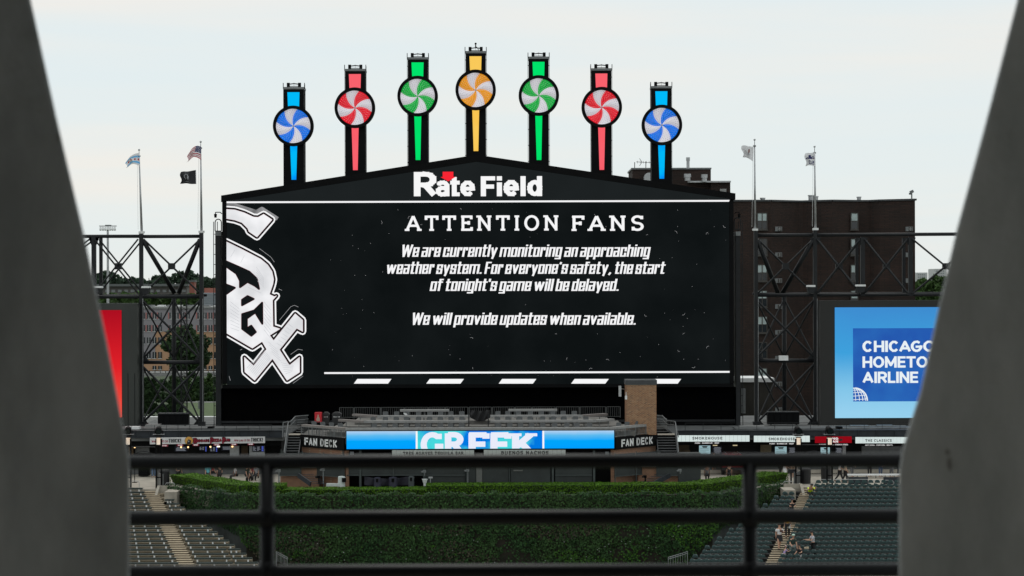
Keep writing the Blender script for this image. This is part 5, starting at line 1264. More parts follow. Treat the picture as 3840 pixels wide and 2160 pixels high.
screen(946, 990, 1672, 1694, 172.9, 'dark menu screen with blue adverts at the right end of the pizza stall', 'cols')
screen(747, 776, 1673, 1690, 172.9, 'dark menu screen with blue adverts in the middle of the pizza stall', 'cols'); screen(787, 816, 1674, 1694, 173.2, 'small menu screen beside a hanging lamp in the pizza stall', 'cols')
screen(655, 702, 1673, 1694, 173.4, 'wide dark screen repeating the notice, left half of the pizza stall', 'lines'); screen(830, 876, 1672, 1690, 174.9, 'wide dark screen at the back of the pizza stall', 'lines')
screen(2672, 2707, 1674, 1703, 173.2, 'dark menu board of the left smokehouse stall', 'lines'); screen(2957, 2984, 1676, 1703, 173.2, 'dark menu board of the right smokehouse stall', 'lines'); screen(3132, 3160, 1677, 1703, 173.2, 'dark menu board of the chicken stall', 'lines')
screen(2622, 2664, 1671, 1703, 173.0, 'pale blue menu board of the left smokehouse stall', 'pale'); screen(2907, 2950, 1675, 1703, 173.0, 'pale blue menu board of the right smokehouse stall', 'pale'); screen(3078, 3112, 1678, 1703, 173.0, 'pale blue menu board of the chicken stall', 'pale')
for i, (px, py) in enumerate(((679, 1677), (705.5, 1677), (789, 1675.5), (871.5, 1674.5), (505, 1677))):
    c = at(px, py, 172.95); t = thing('hanging_lamp', 'warm bulb glowing under the pizza stall roof, %s from the left' % ['second', 'third', 'fourth', 'fifth', 'first'][i], 'lamp', c, 0, 'warm bulbs of the pizza stall')
    MB().ball(c, .075).build('bulb', WARM, t, True); MB().tube(c + Vector((0, 0, .07)), c + Vector((0, 0, .3)), .02).build('cord', M['black'], t)
t = MB(); t.pbox(813, 824, 1672, 1677, 173.0, .1); t.solo('strip_light', emit('white_strip', (1, .93, .8), 1.6), 'short white strip light in the pizza stall', 'lamp')
for (px, lab) in ((2682, 'left'), (2757, 'middle')):
    t = MB(); t.pbox(px - 8, px + 8, 1667, 1672, 174.0, .2); t.solo('strip_light', emit('dim_strip', (.5, .42, .25), 1), 'dim warm strip light in the %s of the first smokehouse stall' % lab, 'lamp')
# signs
def marquee(x0, x1, y0, y1, Y, body, tx0, tx1, ty0, ty1, sub, sx0, sx1, sy0, sy1, lab, n, pm_=None):
    t = thing('stall_sign', lab, 'sign', at((x0 + x1) / 2, y1, Y), 0, 'white signs over the food stalls')
    for k in range(n):
        a = x0 + (x1 - x0) * k / n; b = x0 + (x1 - x0) * (k + 1) / n; MB().pbox(a + .35, b - .35, y0, y1, Y, .1).build('sign_panel', pm_ or PN, t)
    MB().pbox(x0 - 1, x1 + 1, y0 - 1.2, y1 + 1.2, Y + .06, .12).build('frame', M['black'], t)
    if body: tx = MB(); pslab(tx, body, tx0, tx1, ty0, ty1, Y - .03, weight=.21, gap=.15, serif=.14); tx.build('lettering', DARKTXT, t)
    if sub: tx = MB(); ptext(tx, sub, sx0, sx1, sy0, sy1, Y - .1, tv=.22, th=.2, gap=.12); tx.build('small_lettering', WT, t)
Yg = 171.3
marquee(2541, 2811, 1632.5, 1656, Yg, 'SMOKEHOUSE', 2597, 2708, 1639, 1648, 'PORK \u2022 BARBECUE \u2022 BEEF', 2606, 2697, 1659, 1664, 'white lit stall sign reading SMOKEHOUSE, nearest the stairs', 18)
marquee(2827, 3037, 1634, 1657.5, Yg, 'SMOKEHOUSE', 2883, 2980, 1641.5, 1651, 'PORK \u2022 BARBECUE \u2022 BEEF', 2886, 2977, 1661.5, 1666.5, 'white lit stall sign reading SMOKEHOUSE, beside the spotlight post', 14)
marquee(3208, 3420, 1639, 1662.5, Yg, 'THE CLASSICS', 3245.5, 3343.5, 1647.5, 1656.5, 'HOT DOGS \u2022 POPCORN \u2022 BRATS', 3245, 3347, 1667, 1672, 'white lit stall sign reading THE CLASSICS, far right', 15)
marquee(1470, 1778, 1688, 1716, 157.6, 'TRES AGAVES TEQUILA BAR', 1512, 1738, 1694.5, 1705, None, 0, 0, 0, 0, 'white board reading TRES AGAVES TEQUILA BAR below the blue ribbon', 19, solid('sign_dim', (.42, .45, .43)))
marquee(1814, 2121, 1687, 1716, 157.6, 'BUENOS NACHOS', 1880, 2056, 1692, 1704.5, None, 0, 0, 0, 0, 'white board reading BUENOS NACHOS below the blue ribbon', 19, solid('sign_dim', (.42, .45, .43)))
t = thing('stall_sign', 'red stall sign with a two-line white name, partly behind a lamp post', 'sign', at(3125, 1660, Yg), 0, 'white signs over the food stalls')
MB().pbox(3056.6, 3194, 1637, 1661, Yg, .12).build('sign_panel', emit('lit_red_sign', rgb(140, 10, 22)), t)
x = MB(); ptext(x, 'WING', 3101, 3144, 1640.5, 1649.5, Yg - .05, tv=.30, th=.24, gap=.1); ptext(x, 'MAN', 3108, 3143, 1651, 1660, Yg - .05, tv=.30, th=.24, gap=.1); x.build('lettering', WT, t)
x = MB(); ptext(x, 'CHICKEN WINGS \u2022 FRENCH FRIES', 3071, 3180, 1665, 1670, Yg - .1, tv=.22, th=.2, gap=.12); x.build('small_lettering', WT, t)
x = MB(); [x.prism([at(3144 + q * 5, 1650 - q, Yg - .04), at(3152 + q * 4, 1645, Yg - .04), at(3150 + q * 4, 1656, Yg - .04)], (0, .02, 0)) for q in range(3)]; x.build('wing_shape', DARKTXT, t)['kind'] = 'stuff'
t = thing('stall_sign', 'long white pizza sign with red and black lettering and a round orange badge', 'sign', at(778, 1664, 171.4), 0, 'white signs over the food stalls')
A_, B_ = at(562, 1667, 171.0), at(994, 1660.5, 172.0)
zb_ = (A_.z + B_.z) / 2; ht = .53
ct = Vector((A_.x, A_.y, zb_)); U_ = Vector((B_.x - A_.x, B_.y - A_.y, 0)); wS = U_.length; U_.normalize(); nS = Vector((U_.y, -U_.x, 0))
mb = MB(); q0 = ct; q1 = ct + U_ * wS; mb.prism([q0, q1, q1 + Vector((0, 0, ht)), q0 + Vector((0, 0, ht))], nS * -.12); mb.build('sign_panel', PR, t)
def st(body, u0, u1, v0, v1, m_, nm='lettering', off=.02, slabf=False, **k):
    mb = MB(); O = ct + U_ * (u0 * wS) + Vector((0, 0, v0 * ht)) + nS * off
    (slab if slabf else write)(mb, body, O, U_, Vector((0, 0, 1)), (u1 - u0) * wS, (v1 - v0) * ht, **k); mb.build(nm, m_, t)
SP = lambda x: (x - 366) / (2287 - 366)
for (w1, a, b) in (('We', 396, 460), ('Lay', 476, 552), ('It', 570, 598), ('On', 612, 666)): st(w1, SP(a), SP(b), .28, .62, PRD, font={**SANS, **{'L': SANS['L']}}, tv=.2, th=.17)
st('THICK!', SP(678), SP(884), .22, .82, DARKTXT, tv=.24, th=.17, unit=.6)
for (w1, a, b) in (('We', 1768, 1836), ('Lay', 1850, 1926), ('It', 1942, 1968), ('On', 1982, 2036)): st(w1, SP(a), SP(b), .30, .64, PRD, tv=.2, th=.17)
st('THICK!', SP(2048), SP(2250), .24, .84, DARKTXT, tv=.24, th=.17, unit=.6)
for (w1, a, b, lo, hi) in (('B', 1092, 1148, .10, .86), ('EGGARS', 1150, 1350, .30, .66), ('P', 1372, 1420, .0, .92), ('IZZA', 1424, 1556, .32, .72), ('P', 1574, 1626, .0, .94), ('UB', 1632, 1700, .34, .70)):
    st(w1, SP(a) - .004, SP(b) + .004, lo - .07, hi + .07, DARKTXT, 'lettering_shadow', .02, tv=.5, th=.42, gap=.0); st(w1, SP(a), SP(b), lo, hi, PRD, 'lettering', .05, tv=.32, th=.24, gap=.1)
cc = ct + U_ * (SP(1015) * wS) + Vector((0, 0, .50 * ht))
for (rr_, m_, off) in ((.345, M['black'], .03), (.325, ORG, .06)):
    mb = MB(); mb.prism([cc + nS * off + U_ * rr_ * math.cos(R(15 * q)) + Vector((0, 0, rr_ * math.sin(R(15 * q)))) for q in range(24)], nS * -.03); mb.build('badge', m_, t)
mb = MB(); mb.prism([cc + nS * .1 + U_ * a + Vector((0, 0, b)) for a, b in ((-.14, -.30), (.14, -.28), (.16, -.08), (.20, .02), (.06, .06), (.0, .14), (-.08, .04), (-.15, -.1))], nS * -.02); mb.build('badge_figure', DARKTXT, t)
mb = MB(); mb.ball(cc + nS * .1 + Vector((-.02, 0, -.05)), .06, 6, 4); mb.build('badge_face', STL, t)
for (lab, x0, x1, y0, y1) in (('COCKTAILS', 598, 630, 1667, 1675), ('COLD BEER', 663, 687, 1665.5, 1673.5), ('WINE', 722, 746, 1664.5, 1672.5), ('COCKTAILS', 800, 825, 1663.5, 1671.5), ('COLD BEER', 865, 889, 1662.5, 1670.5), ('WINE', 928, 952, 1661.5, 1669.5)):
    t = thing('drinks_tag', 'small red tag reading %s under the %s half of the pizza sign' % (lab, 'left' if x0 < 760 else 'right'), 'sign', at((x0 + x1) / 2, y1, 172), 0, 'red drinks tags under the pizza sign')
    MB().pbox(x0, x1, y0, y1, 172.4, .06).build('tag_panel', PRD, t); mb = MB(); ptext(mb, {'COCKTAILS': 'COCKTAILS', 'COLD BEER': 'COLD BEER', 'WINE': 'WINE'}[lab], x0 + 4, x1 - 4, y0 + 1.8, y1 - 1.8, 172.36, tv=.24, th=.2, gap=.12); mb.build('lettering', WT, t)
# clutter along the roof edge
cb = random.Random(8)
for i, (x0, x1, y0, y1, Y, m_, lab) in enumerate(((470, 522, 1600, 1610, 176, 'white', 'pale flat duct on the stall roof at the foot of the side board'), (545, 600, 1592, 1603, 180, 'counter', 'pale heap of covered gear behind the left tower foot'),
        (778, 800, 1600, 1607, 178, 'black', 'small black flood lamp on the roof edge, left of the board'), (853, 1050, 1603.5, 1606.5, 180, 'counter', 'pale pipe along the roof edge under the board, left'),
        (2772, 2868, 1598, 1606, 182, 'counter', 'pale kerb on the roof edge below the concrete block'), (3138, 3160, 1600, 1608, 177, 'black', 'small black flood lamp on the roof, right of the tower'),
        (3190, 3260, 1596, 1603, 180, 'grey_paint', 'grey roof duct under the airline board, left one'), (3290, 3350, 1595, 1606, 180, 'grey_paint', 'grey roof duct under the airline board, right one'), (3076, 3400, 1597, 1611, 184, 'counter', 'long pale kerb under the airline board'))):
    t = MB(); t.pbox(x0, x1, y0, y1, Y, .8); 
    if m_ == 'black': c = at((x0 + x1) / 2, y1, Y); t.tube(c + Vector((0, .3, -.3)), c + Vector((0, .3, .1)), .05)
    t.solo('roof_fitting' if 'duct' not in lab else 'roof_duct', M[m_], lab, 'roof fitting' if 'duct' not in lab else 'duct')
MB().pbox(395, 1062, 1606, 1612, 178, 3).solo('roof_kerb', M['darkconc'], 'grey roof kerb line above the left steel beam', 'kerb'); MB().pbox(2760, 3500, 1606.5, 1612, 178, 3).solo('roof_kerb', M['darkconc'], 'grey roof kerb line above the right steel beam', 'kerb')
for (x0, x1, sgn) in ((395, 1062, 'left'), (2538, 3560, 'right')):
    a, b = at(x0, 1600, 185), at(x1, 1600, 185); t = MB(); t.tube((a.x, 176, 10.55), (b.x, 176, 10.55), .02, n=5)
    n = 16
    for k in range(n + 1): x = a.x + (b.x - a.x) * k / n; t.tube((x, 176, 9.7), (x, 176, 10.55), .02, n=5)
    t.solo('cable_rail', M['steel'], 'thin dark cable rail along the %s stall roof' % sgn, 'railing')
for s, (x0, x1) in (('left', (-60, -21.5)), ('right', (13.3, 60))): pass
g = MB(); g.box(-21.5, 13.4, 176, 200, 6.6, 9.6); structure('scoreboard_base', g, M['void'])
# ---------------------------------------------------------------- fan deck
PL, PRr = (-12.66, 158.0), (7.72, 158.0)
OL, OR_ = (at(1130, 1640, 162.2).x, 162.2), (at(2461, 1640, 162.2).x, 162.2)
fd = thing('fan_deck', 'two-level viewing deck with a blue ribbon screen and black FAN DECK panels below the scoreboard', 'deck', (-2.5, 158, ZF))
DF = mat('deck_floor', (.14, .135, .125), .8, 0, .2, 1)
fl = MB(); slabpoly(fl, [(OL[0], 162.2), PL, PRr, (OR_[0], 162.2), (OR_[0], 168), (OL[0], 168)], 10.2, 10.62); fl.build('floor', DF, fd)
tiers = [(159.7, 10.62, 11.0), (161.7, 11.0, 11.3), (163.8, 11.3, 11.6)]
for i, (y, a, b) in enumerate(tiers):
    x0, x1 = -14.2 + i * .9, 9.4 - i * .9
    MB().box(x0, x1, y, 168, a, b).build('tier', DF, fd)
def planeface(p, q, z0, z1, off, th_, name, m_, par):
    d = Vector((q[0] - p[0], q[1] - p[1], 0)).normalized(); n_ = Vector((d.y, -d.x, 0)); n_ = -n_ if n_.y > 0 else n_
    a = Vector((*p, 0)) + n_ * off; b = Vector((*q, 0)) + n_ * off; c = b - n_ * th_; e = a - n_ * th_
    return MB().hexa([(v.x, v.y, z0) for v in (a, b, c, e)] + [(v.x, v.y, z1) for v in (a, b, c, e)]).build(name, m_, par), d, n_
for (p, q, lab) in ((OL, PL, 'l'), (PRr, OR_, 'r')):
    f, d, n_ = planeface(p, q, 9.72, 10.66, .12, .2, 'sign_panel', M['black'], fd)
    Lp = math.hypot(q[0] - p[0], q[1] - p[1]); Op = Vector((*p, 9.72)) + n_ * .15
    for w_, (a, b) in (('FAN', (.105, .415)), ('DECK', (.47, .86))) if lab == 'l' else (('FAN', (.125, .43)), ('DECK', (.485, .89))):
        for ch, (u0, u1) in zip(w_, [(a + (b - a) * i / len(w_), a + (b - a) * (i + .86) / len(w_)) for i in range(len(w_))]):
            mb = MB(); write(mb, ch, Op + d * (u0 * Lp) + Vector((0, 0, .17)), d, (0, 0, 1), (u1 - u0) * Lp, .58, tv=.30, th=.22); mb.build('letter', M['letter'], fd)
# ribbon screen
zt_, zb_ = at(1796, 1616, 157.6).z, at(1796, 1682.6, 157.6).z; o0 = fd.location.z
MB().box(at(1292, 0, 157.7).x, at(2301, 0, 157.7).x, 157.7, 158.0, zb_ - .06, zt_ + .04).build('ribbon_housing', M['black'], fd)
g1 = emit('ribbon_blue', rgb(10, 150, 250), 1, var=.10, scale=.8, grad=[(zb_ - o0, rgb(0, 158, 255)), (zb_ + (zt_ - zb_) * .45 - o0, rgb(0, 166, 250)), (zb_ + (zt_ - zb_) * .75 - o0, rgb(92, 186, 238)), (zt_ - o0, rgb(176, 208, 240))])
g2 = emit('ribbon_centre', rgb(0, 120, 225), 1, scale=.33, col2=rgb(70, 215, 220)); g2.node_tree.nodes['Color Ramp'].color_ramp.elements[1].position = .56; g2.node_tree.nodes['Color Ramp'].color_ramp.elements[0].position = .44
Yr = 157.6
def rb(a, b, nm, m_, off=0): c0 = at(a, 0, Yr).x; c1 = at(b, 0, Yr).x; return MB().box(c0, c1, Yr - off, Yr - off + .04, zb_, zt_).build(nm, m_, fd)
RS = rb(1294.6, 1554, 'ribbon_screen', g1); rb(2036, 2298, 'ribbon_screen', g1); rb(1561, 2029, 'ribbon_screen', g2); rb(1554, 1561, 'ribbon_divider', EW); rb(2029, 2036, 'ribbon_divider', EW)
capG = (1682.6 - 1625) / .68
def cutslab(body, x0, x1):
    mb = MB(); pslab(mb, body, x0, x1, 1625, 1625 + capG, Yr - .03, weight=.24, serif=.20)
    bm = bmesh.new(); vs = [bm.verts.new(v) for v in mb.v]; [bm.faces.new([vs[i] for i in f]) for f in mb.f]
    bmesh.ops.bisect_plane(bm, geom=bm.verts[:] + bm.edges[:] + bm.faces[:], plane_co=(0, 0, zb_ + .01), plane_no=(0, 0, 1), clear_inner=True); bm.verts.index_update()
    o = MB(); o.v = [tuple(v.co) for v in bm.verts]; o.f = [tuple(v.index for v in f.verts) for f in bm.faces]; o.m = [0] * len(o.f); bm.free(); o.build('ribbon_letter', emit('ribbon_white', rgb(232, 236, 250)) if 'rw' not in M else M['rw'], fd)
M['rw'] = emit('ribbon_white', rgb(232, 236, 250))
for ch, a, b in (('G', 1585, 1656), ('R', 1668, 1744), ('E', 1757, 1826), ('E', 1839, 1908), ('K', 1920, 2007)): cutslab(ch, a, b)
# drink counters
def counter(p, q, z, lab, m_='counter', legs=True, dep=.42, grp='drink counters on the deck'):
    a, b = Vector((*p, z)), Vector((*q, z)); t = thing('drink_counter', lab, 'counter', ((a.x + b.x) / 2, (a.y + b.y) / 2, z - .85), 0, grp)
    d = (b - a).normalized(); n_ = Vector((-d.y, d.x, 0)); n_ = n_ if n_.y > 0 else -n_
    MB().hexa([tuple(v + Vector((0, 0, h))) for h in (-.17, 0) for v in (a, b, b + n_ * dep, a + n_ * dep)]).build('top', M[m_], t)
    if legs:
        n = max(2, int((b - a).length / 1.7) + 1)
        for k in range(n):
            c = a + (b - a) * ((k + .5) / n) + n_ * .2; MB().box(c.x - .03, c.x + .03, c.y - .03, c.y + .03, z - .9, z - .17).build('leg', M['grey_paint'], t)
    return t
C_ = lambda px, Y: (at(px, 0, Y).x, Y)
counter(PL, C_(1583, 158), 11.42, 'front drink counter above the blue ribbon, left third'); counter((C_(1583, 158)[0] + .02, 158), C_(2000, 158), 11.42, 'front drink counter above the blue ribbon, middle third'); counter((C_(2000, 158)[0] + .02, 158), PRr, 11.42, 'front drink counter above the blue ribbon, right third')
counter(OL, (PL[0] - .03, PL[1] + .03), 11.44, 'brownish sloping counter rail above the left FAN DECK panel', 'counter_side'); counter((PRr[0] + .03, PRr[1] + .03), OR_, 11.44, 'grey sloping counter rail above the right FAN DECK panel', 'counter')
counter(C_(1359, 160), C_(1756, 160), 11.85, 'second-row drink counter left of the centre steps'); counter(C_(1834, 160), C_(2232, 160), 11.85, 'second-row drink counter right of the centre steps')
counter(C_(1263, 162), C_(1358, 160.03), 11.85, 'brownish angled end of the left second-row counter', 'counter_side'); counter(C_(2233, 160.03), C_(2300, 161.6), 11.85, 'grey angled end of the right second-row counter')
counter(C_(1410, 162), C_(1756, 162), 12.12, 'third-row drink counter left of the centre steps'); counter(C_(1834, 162), C_(2181, 162), 12.12, 'third-row drink counter right of the centre steps')
counter(C_(1315.5, 164.3), C_(1409, 162.03), 12.12, 'brownish angled end of the left third-row counter', 'counter_side'); counter(C_(2182, 162.03), C_(2274, 164), 12.12, 'grey angled end of the right third-row counter', 'counter_side')
counter(C_(1495.5, 164.5), C_(1679, 164.5), 12.44, 'short back-row counter left of the dark cloth'); counter(C_(1902, 164.5), C_(2085, 164.5), 12.44, 'short back-row counter right of the dark cloth')
# chairs
def chair(x, y, z, rz, lab, ghost=[None]):
    if ghost[0] is None:
        mb = MB(); mb.box(-.21, .21, -.2, .2, .66, .70); pr = [(-.2, .74), (.2, .74), (.21, 1.02), (.15, 1.07), (-.15, 1.07), (-.21, 1.02)]
        mb.prism([(a, .20 + (b - .7) * .25, b) for a, b in pr], (0, .03, 0))
        for a in (-.18, .18):
            for b in (-.17, .17): mb.box(a - .018, a + .018, b - .018, b + .018, 0, .66)
        mb.box(-.2, .2, -.18, -.16, .25, .28)
        o = mb.build('deck_chair', M['deckchair']); ghost[0] = o
    else: o = ghost[0].copy(); COL.objects.link(o)
    o.location = (x, y, z); o.rotation_euler = (0, 0, rz); tag(o, lab, 'chair', 'tall grey chairs along the deck counters')
def crow(pxa, pxb, Y, z, n, lab, rz=0):
    for k in range(n):
        a, b = C_(pxa, Y), C_(pxb, Y); f = (k + .5) / n
        chair(a[0] + (b[0] - a[0]) * f, Y, z, rz + rnd.uniform(-.25, .25), 'tall grey deck chair, %s from the left %s' % (ORD[k], lab))
crow(1375, 1750, 158.95, 10.62, 9, 'behind the front counter, left half'); crow(1840, 2225, 158.95, 10.62, 9, 'behind the front counter, right half')
crow(1375, 1750, 160.9, 11.0, 9, 'behind the second counter, left half'); crow(1840, 2215, 160.9, 11.0, 9, 'behind the second counter, right half')
crow(1420, 1750, 162.9, 11.3, 8, 'behind the third counter, left half'); crow(1840, 2170, 162.9, 11.3, 8, 'behind the third counter, right half')
for s, p, q in (('left', OL, PL), ('right', PRr, OR_)):
    for k in range(4):
        f = .30 + .2 * k if s == 'left' else .08 + .2 * k
        chair(p[0] + (q[0] - p[0]) * f, p[1] + (q[1] - p[1]) * f + .95, 10.62, .5 if s == 'left' else -.5, 'tall grey deck chair behind the %s FAN DECK panel, %s from the left' % (s, ORD[k]))
# balustrade panels on the wings and the back fence
def baluster(p, q, z0, z1, nm, lab, m_, step=.13, r=.012, grp=None, posts=2, cat='railing', toprail=.03):
    a, b = Vector((*p, 0)), Vector((*q, 0)); Lh = (b - a).length; d = (b - a) / Lh
    t = thing(nm, lab, cat, ((a.x + b.x) / 2, (a.y + b.y) / 2, z0), 0, grp)
    for z in (z1, z0 + .08): MB().beam((a.x, a.y, z), (b.x, b.y, z), toprail * 1.6, toprail).build('rail', m_, t)
    for k in range(posts):
        c = a + d * (Lh * k / (posts - 1)); MB().box(c.x - .028, c.x + .028, c.y - .028, c.y + .028, z0, z1).build('post', m_, t)
    mb = MB()
    for k in range(1, int(Lh / step)): c = a + d * (k * step); mb.tube((c.x, c.y, z0 + .08), (c.x, c.y, z1), r, n=4, cap=False)
    o = mb.build('baluster', m_, t); o['kind'] = 'stuff'; return t
baluster(OL, PL, 10.66, 11.27, 'balustrade', 'dark balustrade above the left FAN DECK panel', M['grey_paint'], posts=5); baluster(PRr, OR_, 10.66, 11.27, 'balustrade', 'dark balustrade above the right FAN DECK panel', M['grey_paint'], posts=5)
M['fence_grey'] = mat('dull_fence_grey', (.075, .08, .08), .5)
edges = [1269, 1320, 1325, 1421, 1425, 1510, 1514, 1600, 1604, 1663, 1667, 1750, 1755, 1838, 1843, 1924, 1928, 1988, 1993, 2077, 2082, 2167, 2171, 2266, 2271, 2321]
for k in range(0, len(edges), 2):
    a, b = C_(edges[k], 167), C_(edges[k + 1], 167); baluster(a, b, 11.6, 12.47, 'fence_panel', 'dark barred panel of the fence behind the deck, %s from the left' % ORD[k // 2], M['fence_grey'], grp='fence panels behind the deck', step=.15, cat='fence')
t = MB(); c = at(1795, 1540, 163.5); vs = []
cl = MB(); n = 14
pts = [[Vector((at(1759 + 75 * i / n, 0, 163.5).x, 163.5 + .15 * math.sin(i * 1.3 + j), 12.45 - .08 * math.sin(math.pi * i / n) * (j == 0) - j * (.12 + .06 * math.sin(math.pi * i / n)))) for i in range(n + 1)] for j in range(6)]
for row in pts: cl.v += [tuple(v) for v in row]
cl.f = [(j * (n + 1) + i, j * (n + 1) + i + 1, (j + 1) * (n + 1) + i + 1, (j + 1) * (n + 1) + i) for j in range(5) for i in range(n)]; cl.m = [0] * len(cl.f)
cl.solo('dark_cloth', solid('black_cloth', (.010, .010, .011)), 'dark cloth sagging across the centre gap at the back of the deck', 'cloth', None, True)
fl2 = MB(); fl2.box(C_(1757, 160)[0], C_(1833, 160)[0], 159.4, 163, 10.9, 11.05); fl2.build('centre_landing', M['counter'], fd)
for px in (1758, 1831): MB().pbox(px - 2, px + 2, 1552, 1600, 159.9, .1).build('end_post', M['steel'], fd)
# small club emblem sign, cooler, bins
E_ = MB(); 
for pl in ([(1513, 1548), (1524, 1550), (1528, 1556), (1524, 1560), (1515, 1553)], [(1518, 1562), (1526, 1556), (1529, 1566), (1522, 1569)], [(1526, 1566), (1531, 1572), (1528, 1573), (1523, 1568)]): E_.prism([at(a, b, 162.9) for a, b in pl], (0, .04, 0))
E_.solo('emblem_sign', M['white'], 'small white club emblem standing above the deck counters', 'sign')
t = thing('drinks_cooler', 'red drinks cooler with a pale bottle picture at the left end of the deck', 'cooler', at(1193, 1583, 162.6))
MB().pbox(1180, 1205.5, 1547, 1583, 162.6, .6).build('cabinet', mat('cooler_red', (.52, .008, .02), .4), t)
bt_ = MB(); bt_.prism([at(a, b, 162.56) for a, b in ((1191, 1555), (1195, 1555), (1196, 1563), (1200, 1572), (1199, 1580), (1187, 1580), (1186, 1572), (1190, 1563))], (0, .02, 0)); bt_.build('bottle_picture', solid('bottle_brown', (.45, .30, .24)), t)
for s, (x0, x1, y0, y1, Y) in (('left', (1207, 1236, 1546, 1592, 163.2)), ('right', (1243, 1281, 1546, 1592, 163.0))):
    t = thing('trash_bin', 'black square TRASH bin with a domed lid, %s of the pair beside the red cooler' % s, 'bin', at((x0 + x1) / 2, y1, Y), 0, 'trash bins on the deck')
    MB().pbox(x0 + 2, x1 - 2, y0 + 8, y1, Y, .6).build('body', M['trash'], t); lid = MB(); a, b = at(x0, y0 + 8, Y), at(x1, y0 + 8, Y); m_ = (a + b) / 2
    lid.prism([a + Vector((0, -.04, 0)), b + Vector((0, -.04, 0)), b + Vector((-.1, -.04, .1)), m_ + Vector((.12, -.04, .17)), m_ + Vector((-.12, -.04, .17)), a + Vector((.1, -.04, .1))], (0, .7, 0)); lid.build('lid', solid('bin_lid', (.03, .03, .032)), t)
    x = MB(); ptext(x, 'TRASH', x0 + 7, x1 - 7, y0 + 15, y0 + 19.5, Y - .02, tv=.3, th=.24, gap=.1); x.build('lettering', WT if False else M['letter'], t)
# brick pier
bp = thing('brick_pier', 'square buff brick pier with a dark metal cap at the right end of the deck', 'pier', at(2404, 1590, 161.2))
Yp = 161.2; xa, xb = at(2349, 1500, Yp).x, at(2461, 1500, Yp).x; zt_ = at(2404, 1443, Yp).z; zb_ = 10.62
MB().box(xa + .012, xb - .012, Yp + .012, Yp + 2.2, zb_, zt_).build('mortar_core', M['mortar'], bp)
BR = [mat('brick_tone_' + str(k), c, .85, 0, .2, 7, .3) for k, c in enumerate(((.330, .170, .085), (.285, .140, .072), (.37, .205, .11), (.22, .115, .065)))]
bw, bh, gx, gz = .205, .066, .2225, .0855
bm_ = []
for m_ in BR:
    mb = MB().box(0, bw, 0, .06, 0, bh); me = bpy.data.meshes.new('brick'); me.from_pydata(mb.v, [], mb.f); me.materials.append(m_); bm_.append(me)
rest = MB(); nc = 0; rows_ = int((zt_ - zb_) / gz); rb_ = random.Random(3)
for j in range(rows_ - 1, -1, -1):
    x = xa - (gx / 2 if j % 2 else 0)
    while x < xb - .03:
        x0 = max(x, xa); x1 = min(x + bw, xb); z = zb_ + j * gz; dy = rb_.uniform(-.006, .004)
        if x1 - x0 > .04:
            if nc < 300 and x1 - x0 > bw * .9:
                o = bpy.data.objects.new('brick', rb_.choice(bm_ + bm_[:2])); COL.objects.link(o); o.parent = bp; o.location = Vector((x0, Yp + dy, z)) - bp.location; nc += 1
            else: rest.box(x0, x1, Yp + dy, Yp + .06, z, z + bh, rb_.choice((0, 0, 1, 1, 2, 3)))
        x += gx
    y = Yp
    for q in range(10):
        y0 = Yp + q * gx + (gx / 2 if j % 2 else 0)
        for xx in (xa, xb): rest.box(xx - .004, xx + .02, y0, min(y0 + bw, Yp + 2.2), zb_ + j * gz, zb_ + j * gz + bh, rb_.choice((0, 1, 1, 3)))
rest.build('brick_rest', BR, bp)['kind'] = 'stuff'
MB().box(xa - .06, xb + .06, Yp - .06, Yp + 2.3, zt_, zt_ + .36).build('cap', M['roofcap'], bp)
t = MB(); t.pbox(2320, 2330, 1447, 1487, 161.4, .18); t.beam(at(2330, 1458, 161.6), at(2348, 1460, 161.9), .05); t.solo('panel_antenna', M['galv'], 'pale upright panel antenna on a bracket left of the brick pier', 'antenna')
t = MB(); t.pbox(2344, 2352, 1484, 1498, 161.0, .15); t.pbox(2347, 2349, 1470, 1484, 161.05, .06); t.solo('equipment_box', M['white'], 'small white box on the left edge of the brick pier', 'box')
# brick walls under the wings and the storefront below the deck
t = MB(); t.pbox(2544, 2628, 1700, 1840, 159.2, 1.2); t.solo('mesh_booth', M['mesh'], 'dark square mesh booth between the deck and the red car', 'booth')
BWm = brickwall('buff_brick_wall', (.27, .13, .075), (.20, .10, .058), (.28, .22, .16), 2.9)
for (p, q) in ((OL, PL), (PRr, OR_)): planeface(p, q, ZF, 9.72, -.05, .3, 'brick_wall', BWm, fd)
MB().box(at(1048, 0, 160).x, OL[0] + 1.6, 159.6, 162.0, ZF, 8.3).build('brick_wall', BWm, fd); MB().box(OR_[0] - 1.6, at(2543, 0, 160).x, 159.6, 162.0, ZF, 8.3).build('brick_wall', BWm, fd)
MB().box(at(1048, 0, 160).x, OL[0] + 1.4, 159.3, 162.6, 8.3, 8.42).build('stair_landing', M['concrete'], fd); MB().box(OR_[0] - 1.4, at(2543, 0, 160).x, 159.3, 162.6, 8.3, 8.42).build('stair_landing', M['concrete'], fd)
sf = thing('storefront', 'row of dark mesh screens and posts under the deck, between brick side walls', 'screen wall', (-2.5, 158.3, ZF))
YS2 = 158.2
MB().box(PL[0], PRr[0], 161.5, 161.7, ZF, 10.2).build('back_wall', DK, sf)
lower = [(1286, 1346, 0), (1357, 1473, 2), (1476, 1586, 2), (1596, 1744, 1), (1752, 1784, 1), (1809, 1908, 1), (1915, 2064, 1), (2082, 2220, 1)]
for (a, b, kind) in lower:
    if kind == 1: MB().pbox(a, b, 1700, 1840, YS2, .04).build('mesh_screen', M['mesh'], sf)
    else:
        MB().pbox(a, b, 1700, 1783, YS2, .04).build('mesh_screen', M['mesh'], sf)
